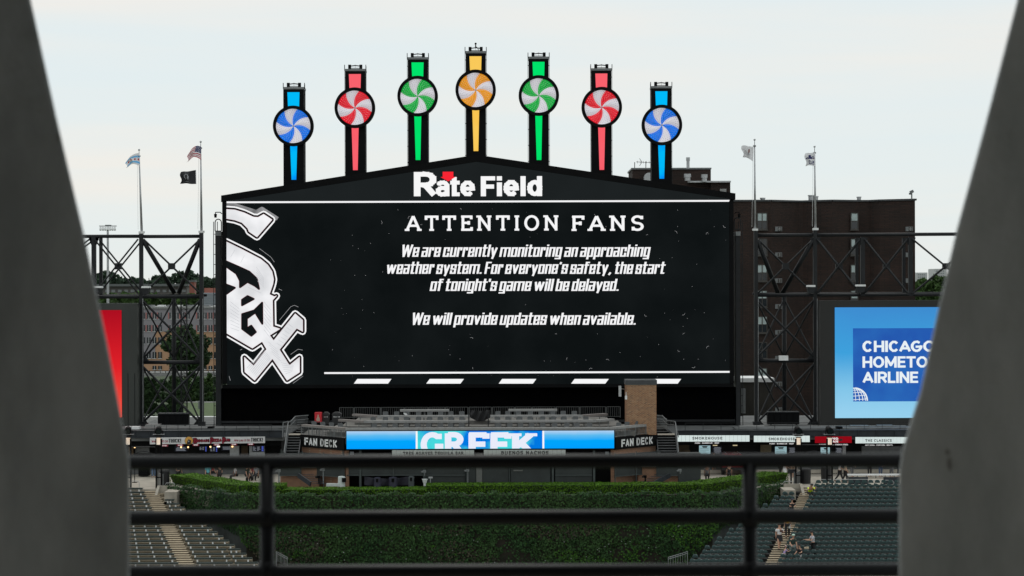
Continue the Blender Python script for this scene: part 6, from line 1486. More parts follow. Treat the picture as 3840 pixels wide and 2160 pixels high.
for x in (1286, 1351, 1474.5, 1591, 1748, 1911, 2073, 2228): w_ = 4 if x in (1351, 1591, 2073, 2228) else 1.5; MB().pbox(x - w_, x + w_, 1690, 1840, YS2 - .1, .14).build('post', M['frame_green'], sf)
MB().pbox(1786, 1808, 1700, 1840, YS2 - .05, .14).build('pale_post', solid('pale_panel', (.13, .135, .125)), sf)
for (a, b) in ((1286, 1346), (1357, 1586), (1596, 1744), (2082, 2220)): MB().pbox(a, b, 1781, 1784, YS2 - .12, .08).build('rail', M['frame_green'], sf)
pb_ = MB().pbox(1382, 1466, 1752, 1772, 159.5, .1).build('pale_panel', M['pale_panel'], sf); MB().pbox(1800, 1905, 1766, 1770, 159.0, .1).build('pale_panel', M['pale_panel'], sf); MB().pbox(1925, 1960, 1762, 1767, 158.1, .08).build('pale_panel', M['pale_panel'], sf)
for (x0, x1) in ((1312, 1326), (2270, 2283)): MB().pbox(x0, x1, 1694, 1706, 157.9, .2).build('downlight', M['grey_paint'], sf)
def wing_screen(p, q, lab):
    t = thing('wing_screen', 'dark mesh screens in frames in front of the %s brick wall below the deck' % lab, 'screen wall', (p[0], p[1], ZF), 0)
    d = Vector((q[0] - p[0], q[1] - p[1], 0)); Lp = d.length; d.normalize()
    for k in range(3):
        a = Vector((*p, 0)) + d * (Lp * (k + .02) / 3); b = Vector((*p, 0)) + d * (Lp * (k + .98) / 3)
        MB().hexa([(v.x, v.y - .35 - e, z) for z in (7.75, 9.4) for v, e in ((a, 0), (b, 0), (b, -.03), (a, -.03))]).build('mesh_screen', M['mesh'], t)
        MB().beam((a.x, a.y - .37, 7.72), (b.x, b.y - .37, 7.72), .05, .06).build('rail', M['frame_green'], t); MB().box(a.x - .03, a.x + .03, a.y - .4, a.y - .32, ZF, 9.5).build('post', M['frame_green'], t)
wing_screen((OL[0] - 1.6, OL[1] + .3), PL, 'left')
for a_, b_ in ((1048, 1130), (2461, 2543)): MB().pbox(a_, b_, 1700, 1783, 159.3, .04).build('mesh_screen', M['mesh'], sf); MB().pbox(a_, b_, 1782, 1785, 159.2, .06).build('rail', M['frame_green'], sf)
wing_screen(PRr, (OR_[0] + 1.6, OR_[1] + .3), 'right')
# outer stairs, one each side
def stair(side):
    s = 'left' if side < 0 else 'right'; x0, x1 = (at(1062, 0, 160).x, OL[0] - .05) if side < 0 else (OR_[0] + .05, at(2538, 0, 160).x)
    t = thing('outer_stair', 'dark steel staircase with pale nosings on the %s side of the deck' % s, 'stairs', ((x0 + x1) / 2, 160, ZF), 0, 'stairs up to the deck')
    zl = at(1100 if side < 0 else 2500, 1629, 163).z; n = 11; dzs = .186
    MB().box(x0, x1, 162.6, 164.0, zl - .12, zl).build('landing', M['concrete'], t)
    for k in range(1, n + 1):
        y = 162.6 - .27 * k; z = zl - k * dzs
        MB().box(x0, x1, y, y + .29, z - .05, z - .008).build('tread', M['steel'], t); MB().box(x0, x1, y - .012, y + .045, z - .045, z + .006).build('nosing', M['nosing_grey'], t)
        MB().box(x0, x1, y + .25, y + .27, z - .05, z + .15).build('riser', M['black'], t)
    for x in (x0, x1):
        MB().hexa([(x - .03, 162.6, zl - .25), (x + .03, 162.6, zl - .25), (x + .03, 162.6 - .27 * n, zl - n * dzs - .25), (x - .03, 162.6 - .27 * n, zl - n * dzs - .25), (x - .03, 162.6, zl + .06), (x + .03, 162.6, zl + .06), (x + .03, 162.6 - .27 * n, zl - n * dzs + .06), (x - .03, 162.6 - .27 * n, zl - n * dzs + .06)]).build('stringer', M['steel_slate'], t)
    for x in (x0, x1):
        out_ = (x == x0) == (side < 0)
        a = Vector((x, 162.6, zl + .95)); b = Vector((x, 162.6 - .27 * n, zl - n * dzs + .95)); h = MB()
        if out_:
            h.tube(a, b, .03); h.tube(a, a + Vector((0, 1.4, 0)), .03); h.tube(a - Vector((0, 0, .2)), b - Vector((0, 0, .2)), .018)
            for k in range(n * 2): c = a + (b - a) * ((k + .5) / (n * 2)); h.tube(c, c - Vector((0, 0, .85)), .010, n=4, cap=False)
            h.build('handrail', M['grey_paint'], t)
    # upper flight to the top tier
    zt2 = 11.6; m = 6
    for k in range(m):
        y = 164.0 + .28 * k; z = zl + (k + 1) * (zt2 - zl) / m; xs = (x0 + .3 * (side > 0), x1 - .3 * (side < 0)) if False else (x0 + (.45 if side < 0 else 0), x1 - (.45 if side > 0 else 0))
        MB().box(xs[0], xs[1], y, y + .3, z - .05, z).build('tread', M['steel'], t); MB().box(xs[0], xs[1], y - .01, y + .04, z - .03, z + .01).build('nosing', M['nosing_grey'], t)
    xo = x0 if side < 0 else x1; xi = x1 if side < 0 else x0
    P_ = lambda px, py, Y: at(px, py, Y)
    pts_ = [P_(1059, 1640, 162.5), P_(1062, 1584, 162.9), P_(1090, 1580, 163.2), P_(1108, 1561, 164.4), P_(1156, 1557, 165.8)] if side < 0 else [P_(2545, 1640, 162.5), P_(2532, 1580, 162.9), P_(2502, 1577, 163.2), P_(2484, 1559, 164.4), P_(2461, 1557, 165.6)]
    h = MB(); h.path(pts_, .032, 6); h.path([p - Vector((0, 0, .3)) for p in pts_[1:]], .02, 5)
    for p, q in zip(pts_[1:-1], pts_[2:]):
        m2 = max(2, int((q - p).length / .13))
        for k in range(m2): c = p + (q - p) * (k / m2); h.tube(c, c - Vector((0, 0, .8)), .010, n=4, cap=False)
    h.build('upper_handrail', M['grey_paint'], t)
    w2 = MB(); a, b = (1112, 1128) if side < 0 else (2463, 2502)
    g_ = MB(); [g_.pbox(x, x + 1.6, 1595, 1606, 164.5, .03) for x in range(a if side > 0 else 1068, b, 4)]; g_.build('pale_baluster', M['counter'], t)['kind'] = 'stuff'
M['nosing_grey'] = mat('pale_nosing', (.15, .155, .16), .5)  # pale grey of the stair nosings
stair(-1); stair(1)

# lamp posts with spotlights
def lamppost(px, lab, Y=161.2, base=1829):
    b = at(px, base, Y); b.z = ZF; t = thing('lamp_post', lab, 'lamp post', b, 0, 'square lamp posts with spotlights')
    zt = at(px, 1628, Y).z
    for s in (-.20, .20): MB().box(b.x + s - .055, b.x + s + .055, Y - .06, Y + .06, ZF, zt - .35).build('leg', M['black'], t)
    for z in (7.4, 8.2, 9.0, 9.8): MB().box(b.x - .2, b.x + .2, Y - .04, Y + .04, z, z + .08).build('crossbar', M['black'], t)
    MB().box(b.x - .42, b.x + .42, Y - .3, Y + .3, zt - .04, zt).build('top_plate', M['grey_paint'], t)
    MB().box(b.x - .30, b.x + .30, Y - .22, Y + .22, zt - .14, zt - .04).build('lamp_hood', M['black'], t)
    z1, z0 = at(px, 1641, Y).z, at(px, 1667, Y).z
    l = MB().box(b.x - .145, b.x + .145, Y - .16, Y + .1, z0, z1).build('lamp_glass', emit('lamp_glow', (1.0, .78, .56), 1.0, scale=1.6, col2=(1, .96, .88)) if 'lg' not in M else M['lg'], t)
    fr = MB(); [fr.box(b.x + s - .012, b.x + s + .012, Y - .18, Y - .16, z0, z1) for s in (-.15, -.05, .05, .15)]; fr.box(b.x - .2, b.x + .2, Y - .2, Y + .14, z0 - .06, z0); fr.box(b.x - .2, b.x + .2, Y - .2, Y + .14, z1, z1 + .06); fr.build('lamp_cage', M['black'], t)
    c = Vector((b.x, Y, at(px, 1615, Y).z)); h = MB(); h.tube(c + Vector((-.05, .32, .12)), c + Vector((.02, -.28, -.05)), .23, .27, n=14); h.tube(c + Vector((-.1, .55, .2)), c + Vector((-.05, .32, .12)), .12, .23, n=14); sp = h.build('spotlight', M['black'], t, True)
    MB().tube(c + Vector((.02, -.285, -.05)), c + Vector((.022, -.30, -.055)), .20, n=14).build('lens', M['glass'], sp); y_ = MB(); y_.tube(c + Vector((-.3, 0, .03)), Vector((b.x - .3, Y, zt)), .03); y_.tube(c + Vector((.3, 0, .03)), Vector((b.x + .3, Y, zt)), .03); y_.build('yoke', M['black'], t)
M['lg'] = emit('lamp_glow', (.95, .66, .42), 1.0, scale=1.4, col2=(1.0, .93, .80))
lamppost(481, 'spotlight post at the far left, mostly behind the left column'); lamppost(596, 'spotlight post in front of the pizza sign'); lamppost(2994, 'spotlight post in front of the right smokehouse sign'); lamppost(3111, 'spotlight post in front of the red stall sign')
for (x0, x1, s) in ((481, 596, 'left'), (2994, 3111, 'right')):
    a, b = at(x0 + 12, 1700, 161.2), at(x1 - 12, 1700, 161.2); mb = MB(); zt = at(x0, 1690, 161.2).z
    pts_ = [Vector((a.x + (b.x - a.x) * k / 10, 161.2, zt - .45 + .42 * math.sin(math.pi * k / 10))) for k in range(11)]
    mb.path(pts_, .03, 6); mb.tube((a.x, 161.2, at(0, 1677, 161.2).z), (b.x, 161.2, at(0, 1678, 161.2).z), .035); mb.tube(pts_[0], (b.x, 161.2, pts_[0].z), .03)
    mb.path([pts_[5] + Vector((-.9, -.05, -.28)), pts_[5] + Vector((-.2, -.05, -.04)), pts_[5] + Vector((.2, -.05, -.04)), pts_[5] + Vector((.9, -.05, -.28))], .018, 5)
    mb.solo('gate_arch', M['steel'], 'thin dark arch spanning the two %s spotlight posts' % s, 'arch')

# concourse furniture
def bin_(px, y0, y1, Y, lab):
    b = at(px, y1, Y); b.z = ZF; t = thing('round_bin', lab, 'bin', b, 0, 'round black bins on the concourse'); 
    MB().tube(b, b + Vector((0, 0, 1.08)), .40, .42, n=16).build('body', M['trash'], t, False); MB().tube(b + Vector((0, 0, 1.08)), b + Vector((0, 0, 1.2)), .46, .40, n=16).build('lid', M['trash'], t)
bin_(3021, 1760, 1823, 163.6, 'tall round black bin right of the spotlight post'); bin_(3098, 1762, 1812, 165.5, 'round black bin behind the second spotlight post'); bin_(616, 1770, 1820, 163.8, 'round black bin right of the left spotlight post')
tp = MB(); a, b = at(3176, 1778, 168), at(3420, 1781, 168)
t = thing('standing_counter', 'long white-topped standing counter behind the upper right seats', 'counter', ((a.x + b.x) / 2, 168, ZF))
MB().box(a.x, b.x, 167.7, 168.3, a.z - .10, a.z).build('top', M['white'], t)
for k in range(7): x = a.x + (b.x - a.x) * (k + .1) / 7; MB().box(x - .03, x + .03, 167.9, 168.0, ZF, a.z - .1).build('leg', M['grey_paint'], t)
for k, (x0, x1) in enumerate(((3181, 3255), (3313, 3375))):
    t = MB(); t.pbox(x0, x1, 1789, 1816, 162.4, .06); t.pbox(x0 + 2, x0 + 4, 1816, 1822, 162.4, .06); t.solo('dark_board', M['steel_slate'], 'dark slate board behind the upper right seats, %s' % ('left one' if k == 0 else 'right one'), 'panel')
def hoop(px0, px1, py, Y, lab, zf=ZF, bars=False, m_='galv', grp='hooped handrails behind the stands'):
    a, b = at(px0, py, Y), at(px1, py, Y); mb = MB(); z = a.z
    mb.path([Vector((a.x, Y, zf)), Vector((a.x, Y, z - .12)), Vector((a.x + .1, Y, z)), Vector((b.x - .1, Y, z)), Vector((b.x, Y, z - .12)), Vector((b.x, Y, zf))], .025, 6)
    if bars:
        for k in range(1, int((b.x - a.x) / .16)): mb.tube((a.x + k * .16, Y, zf + .1), (a.x + k * .16, Y, z), .011, n=4)
        mb.tube((a.x, Y, zf + .1), (b.x, Y, zf + .1), .018, n=5)
    mb.solo('handrail', M[m_], lab, 'railing', grp)
hoop(3071, 3257, 1798, 161.6, 'pale hooped handrail above the top row right of the aisle, first section'); hoop(3259, 3350, 1801, 161.6, 'pale hooped handrail above the top row, middle section'); hoop(3354, 3430, 1805, 161.6, 'pale hooped handrail above the top row, last section by the column')
hoop(2938, 2976, 1805, 160.9, 'barred pale handrail on the low wall at the end of the right ivy', ZF, True); hoop(620, 655, 1811, 160.9, 'barred pale handrail on the low wall at the end of the left ivy', ZF, True)
hoop(484, 522, 1804, 161.2, 'small pale hooped handrail above the left benches by the column', ZF)
for (x0, x1, s, Y0, Y1) in ((2978, 3003, 'right', 160.9, 163.5), (592, 612, 'left', 163.2, 160.8)):
    a = at(x0, 1800, Y0); b = at(x1, 1790, Y1); t = MB(); t.hexa([(a.x, a.y, ZF + .1), (b.x, b.y, ZF + .1), (b.x + .05, b.y, ZF + .1), (a.x + .05, a.y, ZF + .1), (a.x, a.y, ZF + 1.05), (b.x, b.y, ZF + 1.05), (b.x + .05, b.y, ZF + 1.05), (a.x + .05, a.y, ZF + 1.05)])
    for v in (a, b): t.box(v.x - .04, v.x + .04, v.y - .04, v.y + .04, ZF, ZF + 1.15)
    t.solo('gate', M['fence_grey'], 'grey solid side gate standing open at the top of the %s aisle' % s, 'gate')
t = MB(); c = at(2967, 1836, 161.4); t.box(c.x - .06, c.x + .06, 161.4, 161.5, ZF, 7.7); t.prism([(c.x - .28, 161.3, 7.62), (c.x + .28, 161.3, 7.62), (c.x + .34, 161.3, 7.9), (c.x - .22, 161.3, 7.9)], (0, .25, 0)); t.solo('lectern_sign', M['steel'], 'dark slanted sign stand at the top of the right aisle, by the gate', 'sign')
t = MB(); c = at(505, 1800, 166); t.tube((c.x, 166, ZF), (c.x, 166, ZF + .04), .22, n=12); t.tube((c.x, 166, ZF), (c.x, 166, 7.8), .03); t.solo('queue_post', M['black'], 'slim black queue post on the concourse by the left column', 'post')
t = MB(); t.pbox(519, 556, 1756, 1785, 171.0, .8); t.solo('dark_cabinet', M['black'], 'dark cabinet standing in front of the stall, far left', 'cabinet')
g = MB(); g.pbox(2560, 3420, 1762, 1775, 171.9, .3); g.solo('plinth', M['concrete'], 'low pale concrete plinth along the foot of the right stalls', 'plinth')
for (s, xx) in (('right', (2506, 2578)), ('left', (1078, 1036))):   # short steps with silver rails at the bottom of the ivy wall
    t = MB(); a = at(xx[0], 2112, 150.5); b = at(xx[1], 2090, 152.3); up = Vector((0, 0, .42))
    for o_ in (0, .2): t.tube(a + up * (1 - o_ * 1.5), b + up * (1 - o_ * 1.5), .022, n=6)
    for k in range(9): c = a + (b - a) * k / 8; t.tube(c - Vector((0, 0, .25)), c + up, .014, n=5)
    t.tube(b - Vector((0, 0, .9)), b + up, .03); t.solo('stair_rail', M['galv'], 'short silver barred handrail at the foot of the ivy wall, %s corner' % s, 'railing')
# broadcast cameras and gear in front of the storefront
def shroud(px, y0, y1, w_, m_, lab, lens=True):
    b = at(px, y1, 157.2); b.z = ZF; t = thing('covered_camera', lab, 'camera', b, 0, 'covered broadcast cameras behind the hedge'); zt = at(px, y0, 157.2).z; W = w_ * .0201
    cv = MB(); r2 = random.Random(int(px)); n = 12; rings = [(0.95, .55), (.85, .62), (.95, .9), (.8, .97), (.42, 1.0)]
    H_ = zt - (ZF + .3); vs = []
    for (rw, f) in [(1.0, 0)] + rings:
        for k in range(n):
            a = 2 * math.pi * k / n; q = W * rw * (1 + r2.uniform(-.12, .12)); vs.append((b.x + q * math.cos(a), b.y + q * .8 * math.sin(a), ZF + .3 + H_ * f))
    cv.v = vs; cv.f = [(j * n + k, j * n + (k + 1) % n, (j + 1) * n + (k + 1) % n, (j + 1) * n + k) for j in range(5) for k in range(n)] + [tuple(5 * n + k for k in range(n))]; cv.m = [0] * len(cv.f)
    cv.build('cover', m_, t, True)
    l = MB(); l.box(b.x + W * .2, b.x + W * 1.15, b.y - W * 1.3, b.y - W * .2, zt - .42, zt - .12) if lens else l.box(b.x - W * .3, b.x + W * .3, b.y - W * 1.1, b.y - W * .5, zt - .35, zt - .1); l.build('hood', M['black'], t)
    tr = MB(); [tr.tube((b.x, b.y, ZF + .5), (b.x + .35 * math.cos(a), b.y + .35 * math.sin(a), ZF), .03) for a in (0, 2.1, 4.2)]; tr.build('tripod', M['black'], t)
PLs = solid('white_plastic_cover', (.50, .54, .52)); NV = solid('navy_cover', (.018, .018, .035)); GYc = solid('grey_green_cover', (.05, .06, .062))
shroud(1281, 1785, 1824, 15, PLs, 'camera wrapped in a creased white plastic cover'); shroud(1415, 1789, 1822, 14, NV, 'leftmost navy covered camera under the dark cloth', False); shroud(1474, 1788, 1822, 16, NV, 'navy covered camera with two pale cords, in the middle', False); shroud(1542, 1785, 1822, 12, GYc, 'slim grey covered camera beside the white lamp', False)
t = MB(); t.pbox(1223, 1276, 1815, 1824, 157.0, .7); t.solo('wrapped_case', PLs, 'flat case under white plastic at the foot of the white covered camera', 'case')
t = MB(); c = at(1593, 1822, 156.9); t.tube(c, at(1593, 1812, 156.9), .10, .09, n=10); t.tube(at(1593, 1812, 156.9), at(1593, 1799, 156.9), .12, .20, n=10); t.tube(at(1593, 1799, 156.9), at(1593, 1796, 156.9), .22, n=10); t.solo('planter_lamp', M['white'], 'small white urn-shaped fitting on the hedge step', 'fitting')
t = MB(); t.pbox(1607, 1622, 1788, 1794, 157.4, .2); t.tube(at(1614, 1794, 157.5), at(1614, 1820, 157.5), .03); t.solo('small_lamp', M['galv'], 'small pale lamp on a stalk behind the hedge step', 'lamp')
cl = MB(); n = 20
for j in range(5):
    for i in range(n + 1): px = 1366 + 166 * i / n; p = at(px, 1787 + j * 8 + 7 * math.sin(math.pi * i / n) * (1 - j / 6), 157.9); p.y += .12 * math.sin(i * 1.1 + j * .5); cl.v.append(tuple(p))
cl.f = [(j * (n + 1) + i, j * (n + 1) + i + 1, (j + 1) * (n + 1) + i + 1, (j + 1) * (n + 1) + i) for j in range(4) for i in range(n)]; cl.m = [0] * len(cl.f)
cl.solo('dark_tarp', solid('navy_tarp', (.012, .012, .022)), 'dark navy tarp slung behind the covered cameras', 'cloth', None, True)
for (px, y0, y1, lab) in ((1046, 1762, 1810, 'left corner of the hedge'), (1212, 1757, 1815, 'lower hedge at left'), (1592, 1764, 1784, 'white urn fitting'), (1754, 1760, 1812, 'long hedge'), (2551, 1760, 1776, 'right mesh screens'), (1195, 1784, 1815, 'left stair foot'), (2420, 1783, 1812, 'right stair foot')):
    c = at(px, y1, 157.6); t = MB(); t.tube(c, at(px, y0 + 8, 157.6), .05); t.pbox(px - 7, px + 5, y0, y0 + 9, 157.4, .35); t.tube(at(px - 7, y0 + 4.5, 157.6), at(px - 10, y0 + 5, 157.2), .07, n=8)
    t.solo('robotic_camera', M['grey_paint'] if px not in (1195, 2420) else M['black'], 'small %s remote camera on a post by the %s' % ('grey' if px not in (1195, 2420) else 'black', lab), 'camera', 'small remote cameras behind the hedge')
for s, (a, b) in (('left', ((1118, 1782), (1165, 1815))), ('right', ((2512, 1782), (2450, 1815)))):
    p, q = at(*a, 158.6), at(*b, 157.4); t = MB(); t.beam(p, q, .1, .35); [t.beam(p + (q - p) * (k / 5) + Vector((.1, 0, .05)), p + (q - p) * (k / 5) + Vector((1.2 if s == 'left' else -1.2, 0, .05)), .2, .03) for k in range(6)]
    t.solo('service_steps', M['steel_slate'], 'short slanting steel steps in front of the %s brick wall' % s, 'stairs')

# red car parked by the stalls
def car():
    Y = 171.0; c = at(2752, 1800, Y - .3); c = Vector((c.x, Y - .2, ZF)); t = thing('parked_car', 'red sport utility car seen from behind, parked by the right stalls above the hedge', 'car', c)
    RD = mat('red_car_paint', (.42, .012, .03), .25, .1, .05, 2, spec=.6)
    X, Y0 = c.x, c.y - 0
    prof = [(-.90, .42), (-.94, .80), (-.92, 1.08), (-.78, 1.62), (-.66, 1.72), (.66, 1.72), (.78, 1.62), (.92, 1.08), (.94, .80), (.90, .42)]
    b = MB(); b.prism([(X + x * (1 if z < 1.2 else .98), Y0, ZF + z) for x, z in prof], (0, 2.9, 0)); b.prism([(X + x, Y0 + 2.9, ZF + z) for x, z in ((-.90, .42), (-.92, .95), (-.8, 1.08), (.8, 1.08), (.92, .95), (.90, .42))], (0, 1.4, 0)); b.build('body', RD, t)
    g = MB(); g.prism([(X + x, Y0 - .02, ZF + z) for x, z in ((-.80, 1.14), (.80, 1.14), (.70, 1.56), (-.70, 1.56))], (0, .03, 0)); g.build('rear_window', M['glass'], t)
    MB().box(X - .95, X + .95, Y0 - .12, Y0 + .1, ZF + .42, ZF + .66).build('bumper', M['trash'], t)
    for s in (-1, 1):
        MB().box(X + s * .70, X + s * .90, Y0 - .03, Y0 + .05, ZF + .9, ZF + 1.1).build('tail_light', solid('tail_lens', (.35, .01, .01)), t); MB().tube((X + s * .55, Y0 + .2, ZF + 1.76), (X + s * .55, Y0 + 2.4, ZF + 1.76), .03).build('roof_rail', M['galv'], t)
        for yy in (.7, 3.4): w = MB().tube((X + s * .70, Y0 + yy, ZF + .34), (X + s * .93, Y0 + yy, ZF + .34), .34, n=16).build('wheel', M['trash'], t)
        MB().prism([(X + s * .925, Y0 + .3, ZF + 1.12), (X + s * .925, Y0 + 2.6, ZF + 1.12), (X + s * .82, Y0 + 2.3, ZF + 1.55), (X + s * .82, Y0 + .4, ZF + 1.55)], (s * .01, 0, 0)).build('side_window', M['glass'], t)
car()

# ---------------------------------------------------------------- people
def skin_mesh(vs, es, rad, name, m_, parent, root=0, lv=1):
    me = bpy.data.meshes.new(name); me.from_pydata([tuple(v) for v in vs], es, []); o = bpy.data.objects.new(name, me); COL.objects.link(o)
    md = o.modifiers.new('s', 'SKIN'); md.use_smooth_shade = True; md.branch_smoothing = .6
    if not me.skin_vertices: bm = bmesh.new(); bm.from_mesh(me); bm.verts.layers.skin.verify(); bm.to_mesh(me); bm.free()
    for i, sv in enumerate(me.skin_vertices[0].data): sv.radius = rad[i]; sv.use_root = (i == root)
    o.modifiers.new('u', 'SUBSURF').levels = lv
    new = bpy.data.meshes.new_from_object(o.evaluated_get(bpy.context.evaluated_depsgraph_get())); bpy.data.objects.remove(o); bpy.data.meshes.remove(me)
    new.materials.clear(); new.materials.append(m_); r_ = bpy.data.objects.new(name, new); COL.objects.link(r_); r_.parent = parent; return r_
def person(x, y, z, rz, label, shirt, pants, pose='stand', hat=None, hair='hair', skin='skin', s=1.0, wide=1.0, lean=0, arms=((10, 15), (-5, 20)), legs=((4, 0), (-4, 2)), shorts=False, brim=True, skirt=False, head=0, extra=None):
    t = thing('person', label, 'person', (x, y, z), rz); t.scale = (s * wide, s * wide, s)
    D = lambda a, l, sx=0: Vector((sx, -math.sin(R(a)), -math.cos(R(a)))).normalized() * l
    hz_ = {'stand': .93, 'walk': .91, 'sit': .50, 'lean': .90}[pose]
    lg = legs if pose != 'sit' else ((82, 80), (80, 84))
    Pv = Vector((0, 0, hz_)); T = lambda l, sx=0: Vector((sx, -math.sin(R(lean)) * l, math.cos(R(lean)) * l))
    wst, cst, nk = Pv + T(.18), Pv + T(.40), Pv + T(.53)
    hd0 = nk + Vector((0, -math.sin(R(lean * .7 + head)) * .10, math.cos(R(lean * .7 + head)) * .10)); hd = hd0 + Vector((0, -math.sin(R(lean * .5 + head)) * .10, math.cos(R(lean * .5 + head)) * .10)); ht_ = hd + Vector((0, -math.sin(R(lean * .5 + head)) * .08, math.cos(R(lean * .5 + head)) * .08))
    V = [Pv, wst, cst, nk, hd0, hd, ht_]; Rr_ = [(.155, .105), (.135, .095), (.165, .105), (.06, .055), (.055, .055), (.080, .098), (.058, .068)]; E_ = [(0, 1), (1, 2), (2, 3), (3, 4), (4, 5), (5, 6)]
    fing = MB(); ends = []
    for i, sd_ in enumerate((-1, 1)):
        k = len(V); hp = Pv + Vector((sd_ * .10, 0, -.05)); kn = hp + D(lg[i][0], .43, sd_ * .01); an = kn + D(lg[i][0] - lg[i][1], .42); toe = an + Vector((sd_ * .02, -.17, -.04))
        V += [hp, kn, an, toe]; Rr_ += [(.095, .095), (.060, .062), (.042, .045), (.036, .026)]; E_ += [(0, k), (k, k + 1), (k + 1, k + 2), (k + 2, k + 3)]; ends.append((hp, kn, an, toe))
    aends = []
    for i, sd_ in enumerate((-1, 1)):
        k = len(V); sh = cst + T(.06) + Vector((sd_ * .18, 0, 0)); a, bnd = arms[i]; el_ = sh + D(a, .28, sd_ * .05); wr = el_ + D(a + bnd, .24, -sd_ * .05 if bnd > 40 else 0); dh = (wr - el_).normalized(); hnd = wr + dh * .08
        V += [sh, el_, wr, hnd]; Rr_ += [(.052, .052), (.042, .042), (.028, .028), (.036, .018)]; E_ += [(2, k), (k, k + 1), (k + 1, k + 2), (k + 2, k + 3)]; aends.append((sh, el_, wr, hnd, dh))
        sdv = dh.cross(Vector((0, 0, 1)) if abs(dh.z) < .9 else Vector((0, 1, 0))).normalized()
        for q, ln in enumerate((.062, .074, .070, .056)):
            o_ = hnd + sdv * (-.027 + q * .018); m1 = o_ + dh * ln * .6; fing.tube(o_ - dh * .015, m1, .009, n=5); fing.tube(m1, m1 + (dh + Vector((0, -.5, -.3))).normalized() * ln * .5, .0085, .006, n=5)
        th0 = wr + dh * .03 + sdv * .028; fing.tube(th0, th0 + (dh + sdv * .8).normalized() * .055, .011, .008, n=5)
    body = skin_mesh(V, E_, Rr_, 'body', M[skin], t)
    bm = bmesh.new(); bm.from_mesh(body.data); m2 = bpy.data.meshes.new('f'); m2.from_pydata(fing.v, [], fing.f); bm.from_mesh(m2)
    fw = Vector((0, -1, 0)); nb = MB(); nb.ball(hd + Vector((0, -.10, -.01)), .018, 5, 4, sc_=(.8, 1, 1.4)); nb.ball(hd + Vector((-.083, 0, 0)), .022, 5, 4, sc_=(.5, 1, 1.3)); nb.ball(hd + Vector((.083, 0, 0)), .022, 5, 4, sc_=(.5, 1, 1.3)); m3 = bpy.data.meshes.new('n'); m3.from_pydata(nb.v, [], nb.f); bm.from_mesh(m3); bm.to_mesh(body.data); bm.free()
    for p in body.data.polygons: p.use_smooth = True
    fe = MB(); [fe.ball(hd + Vector((q * .033, -.092, .015)), .010, 5, 4) for q in (-1, 1)]; fe.box(hd.x - .022, hd.x + .022, hd.y - .098, hd.y - .09, hd.z - .052, hd.z - .044); t_loc = Vector(t.location)
    def local(mb, nm, m_, sm=False):
        me = bpy.data.meshes.new(nm); me.from_pydata(mb.v, [], mb.f); me.materials.append(m_); [setattr(p, 'use_smooth', sm) for p in me.polygons]; o = bpy.data.objects.new(nm, me); COL.objects.link(o); o.parent = t; return o
    local(fe, 'face_features', M['hair'])
    sm = solid('shirt_cloth_%d' % len(M), shirt); pmm = solid('trouser_cloth_%d' % len(M), pants)
    Vs = [Pv + Vector((0, 0, -.04)), wst, cst, nk - T(.015)]; Rs = [(.172, .128), (.152, .116), (.182, .124), (.085, .075)]; Es = [(0, 1), (1, 2), (2, 3)]
    for (sh, el_, wr, hnd, dh) in aends: k = len(Vs); Vs += [sh, sh + (el_ - sh) * .72]; Rs += [(.074, .074), (.062, .062)]; Es += [(2, k), (k, k + 1)]
    skin_mesh(Vs, Es, Rs, 'shirt', sm, t)
    if skirt:
        sk_ = MB(); n = 14; vs = []
        for (rw, zz) in ((.15, hz_ + .05), (.19, hz_ - .12), (.20, hz_ - .42)): vs += [(rw * math.cos(2 * math.pi * k / n), rw * .75 * math.sin(2 * math.pi * k / n), zz) for k in range(n)]
        sk_.v = vs; sk_.f = [(j * n + k, j * n + (k + 1) % n, (j + 1) * n + (k + 1) % n, (j + 1) * n + k) for j in range(2) for k in range(n)]; local(sk_, 'skirt', pmm, True)
    else:
        Vp = [Pv]; Rp = [(.165, .120)]; Ep = []
        for (hp, kn, an, toe) in ends:
            k = len(Vp); lo = kn + (an - kn) * (.0 if shorts else .92); Vp += [hp, kn] + ([] if shorts else [lo]); Rp += [(.110, .110), (.088 if shorts else .078, .088 if shorts else .080)] + ([] if shorts else [(.060, .062)]); Ep += [(0, k), (k, k + 1)] + ([] if shorts else [(k + 1, k + 2)])
        skin_mesh(Vp, Ep, Rp, 'trousers', pmm, t)
    sh_ = MB()
    for (hp, kn, an, toe) in ends: sh_.ball((an + toe) / 2 + Vector((0, 0, -.025)), .062, 8, 5, sc_=(.8, 2.0, .75))
    local(sh_, 'shoe', M['trash'] if extra != 'white_shoes' else M['white'], True)
    h = MB(); h.ball(hd + Vector((0, .022, .032)), .104, 10, 7, sc_=(.86, .98, .92)); local(h, 'hair', M[hair], True)
    if hat:
        hm = solid('hat_cloth_%d' % len(M), hat); h = MB(); n = 12; rings = [(.103, .035), (.106, .07), (.088, .115), (.045, .14)]
        vs = []
        for rw, zz in rings: vs += [(hd.x + rw * .92 * math.cos(2 * math.pi * k / n), hd.y + rw * 1.05 * math.sin(2 * math.pi * k / n), hd.z + zz) for k in range(n)]
        h.v = vs; h.f = [(j * n + k, j * n + (k + 1) % n, (j + 1) * n + (k + 1) % n, (j + 1) * n + k) for j in range(3) for k in range(n)] + [tuple(3 * n + k for k in range(n))]; h.m = [0] * len(h.f)
        if brim: h.add([hd + Vector((-.08, -.085, .045)), hd + Vector((-.05, -.19, .035)), hd + Vector((.05, -.19, .035)), hd + Vector((.08, -.085, .045)), hd + Vector((-.08, -.085, .055)), hd + Vector((-.05, -.19, .045)), hd + Vector((.05, -.19, .045)), hd + Vector((.08, -.085, .055))], [(0, 1, 2, 3), (4, 7, 6, 5), (0, 4, 5, 1), (1, 5, 6, 2), (2, 6, 7, 3)])
        local(h, 'cap', hm, True)
    return t, aends
